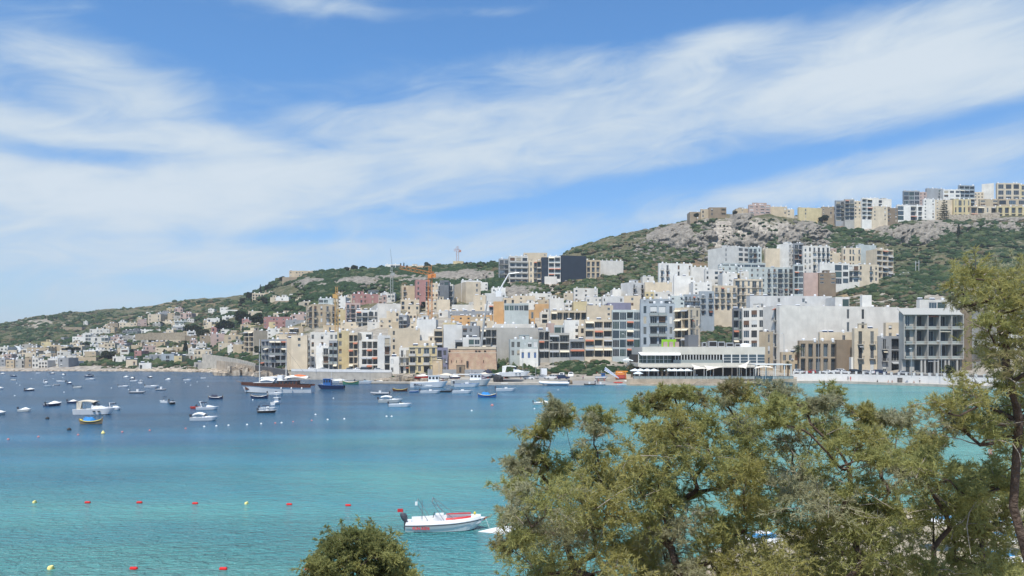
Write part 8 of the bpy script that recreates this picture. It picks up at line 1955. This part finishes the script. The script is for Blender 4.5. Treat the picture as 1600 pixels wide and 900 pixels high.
# the round bush at the bottom centre
BS=[]
for (px,py) in [(520,850),(540,838),(563,836),(585,838),(602,848),(618,862),(505,868),(528,868),(550,858),(572,858),(594,866),(612,882),(496,888),(518,890),(540,882),(562,880),(584,886),(604,900),(626,890),(632,908),(490,905),(512,912),(536,908),(558,908),(580,912),(603,925),(624,930),(500,935),(530,940),(560,940),(590,945)]:
    for k in range(2): BS.append(pc(px+rg.uniform(-5,5),py+rg.uniform(-4,4),20+rg.uniform(-1,1),rg.uniform(.24,.36),rg.choice([4,4,4,0])))
growtree('tamarisk_bush','rounded dark green bush alone at the bottom centre before the water',[gp(562,20.2),gp(562,20.1,.5),gp(562,20,1.)],BS,9,nb=18,nt_=10,nn=14,nl=.06,nw=.010,dead=4,barefrac=.05,up=.5)
# beach things glimpsed between the branches
def beach_parasol(px,D,label):
    z=float(NZ(np.array(D*(px-800)/F),np.array(float(D)))); t=thing('beach_parasol',label,'parasol',(D*(px-800)/F,D,z)); g=MB(); g.tube([(0,0,-.2),(0,0,2.1)],.03,6); obj('pole',g.mesh('pole',M_FR),t); g=MB(); n=12
    for i in range(n):
        a,b=i*2*math.pi/n,(i+1)*2*math.pi/n
        for j,(r0,r1,z0,z1) in enumerate([(0,.45,2.15,2.08),(.45,.8,2.08,1.93),(.8,1.1,1.93,1.72)]):
            g.quad((r0*math.cos(a),r0*math.sin(a),z0),(r1*math.cos(a),r1*math.sin(a),z1),(r1*math.cos(b),r1*math.sin(b),z1),(r0*math.cos(b),r0*math.sin(b),z0),j%2)
    obj('canopy',g.mesh('canopy',[HC['w'],pm_('parasol_blue',(.05,.22,.42),.7)]),t)
for px,D,lb in [(1190,39,'blue and white beach parasol glimpsed low between the two left tamarisks'),(1475,43,'blue and white beach parasol behind the low right tamarisk, leftmost of four'),(1578,42,'upper blue and white beach parasol near the right edge'),(1582,38.5,'lower blue and white beach parasol near the right edge'),(1556,35,'nearest blue and white beach parasol, right of centre in the low tamarisk')]: beach_parasol(px,D,lb)
for i,(px,D,s) in enumerate([(1112,37.5,.7),(1128,38.5,.5),(1170,39.5,.5),(1098,36.5,.45),(1245,38,.6),(1205,36.5,.5)]):
    x=D*(px-800)/F; z=float(NZ(np.array(x),np.array(float(D)))); g=MB(); g.blob((0,0,s*.3),(s,s*.8,s*.6),2,.16,0,random.Random(i)); thing('boulder',['large pale beach boulder under the leftmost trunk','smaller pale boulder right of the large beach boulder','pale boulder beneath the left beach parasol','small pale boulder left of the large beach boulder','pale boulder right of the left beach parasol','low pale boulder closest to the viewer on the beach'][i],'boulder',(x,D,z),0,None,g.mesh('boulder',M_ROCKL))

# ------------------------------------------------ light sea haze round the whole place
hm=bpy.data.materials.new('haze_air'); hm.use_nodes=True; nt=hm.node_tree; nt.nodes.remove(nt.nodes['Principled BSDF']); pv=nt.nodes.new('ShaderNodeVolumePrincipled'); pv.inputs['Density'].default_value=.00013; pv.inputs['Color'].default_value=(.86,.92,1,1); pv.inputs['Anisotropy'].default_value=.0
nt.links.new(pv.outputs[0],nt.nodes['Material Output'].inputs['Volume'])
g=MB(); g.box(-4050,4050,-350,4450,-8,210); obj('haze',g.mesh('haze',hm),kind='stuff')
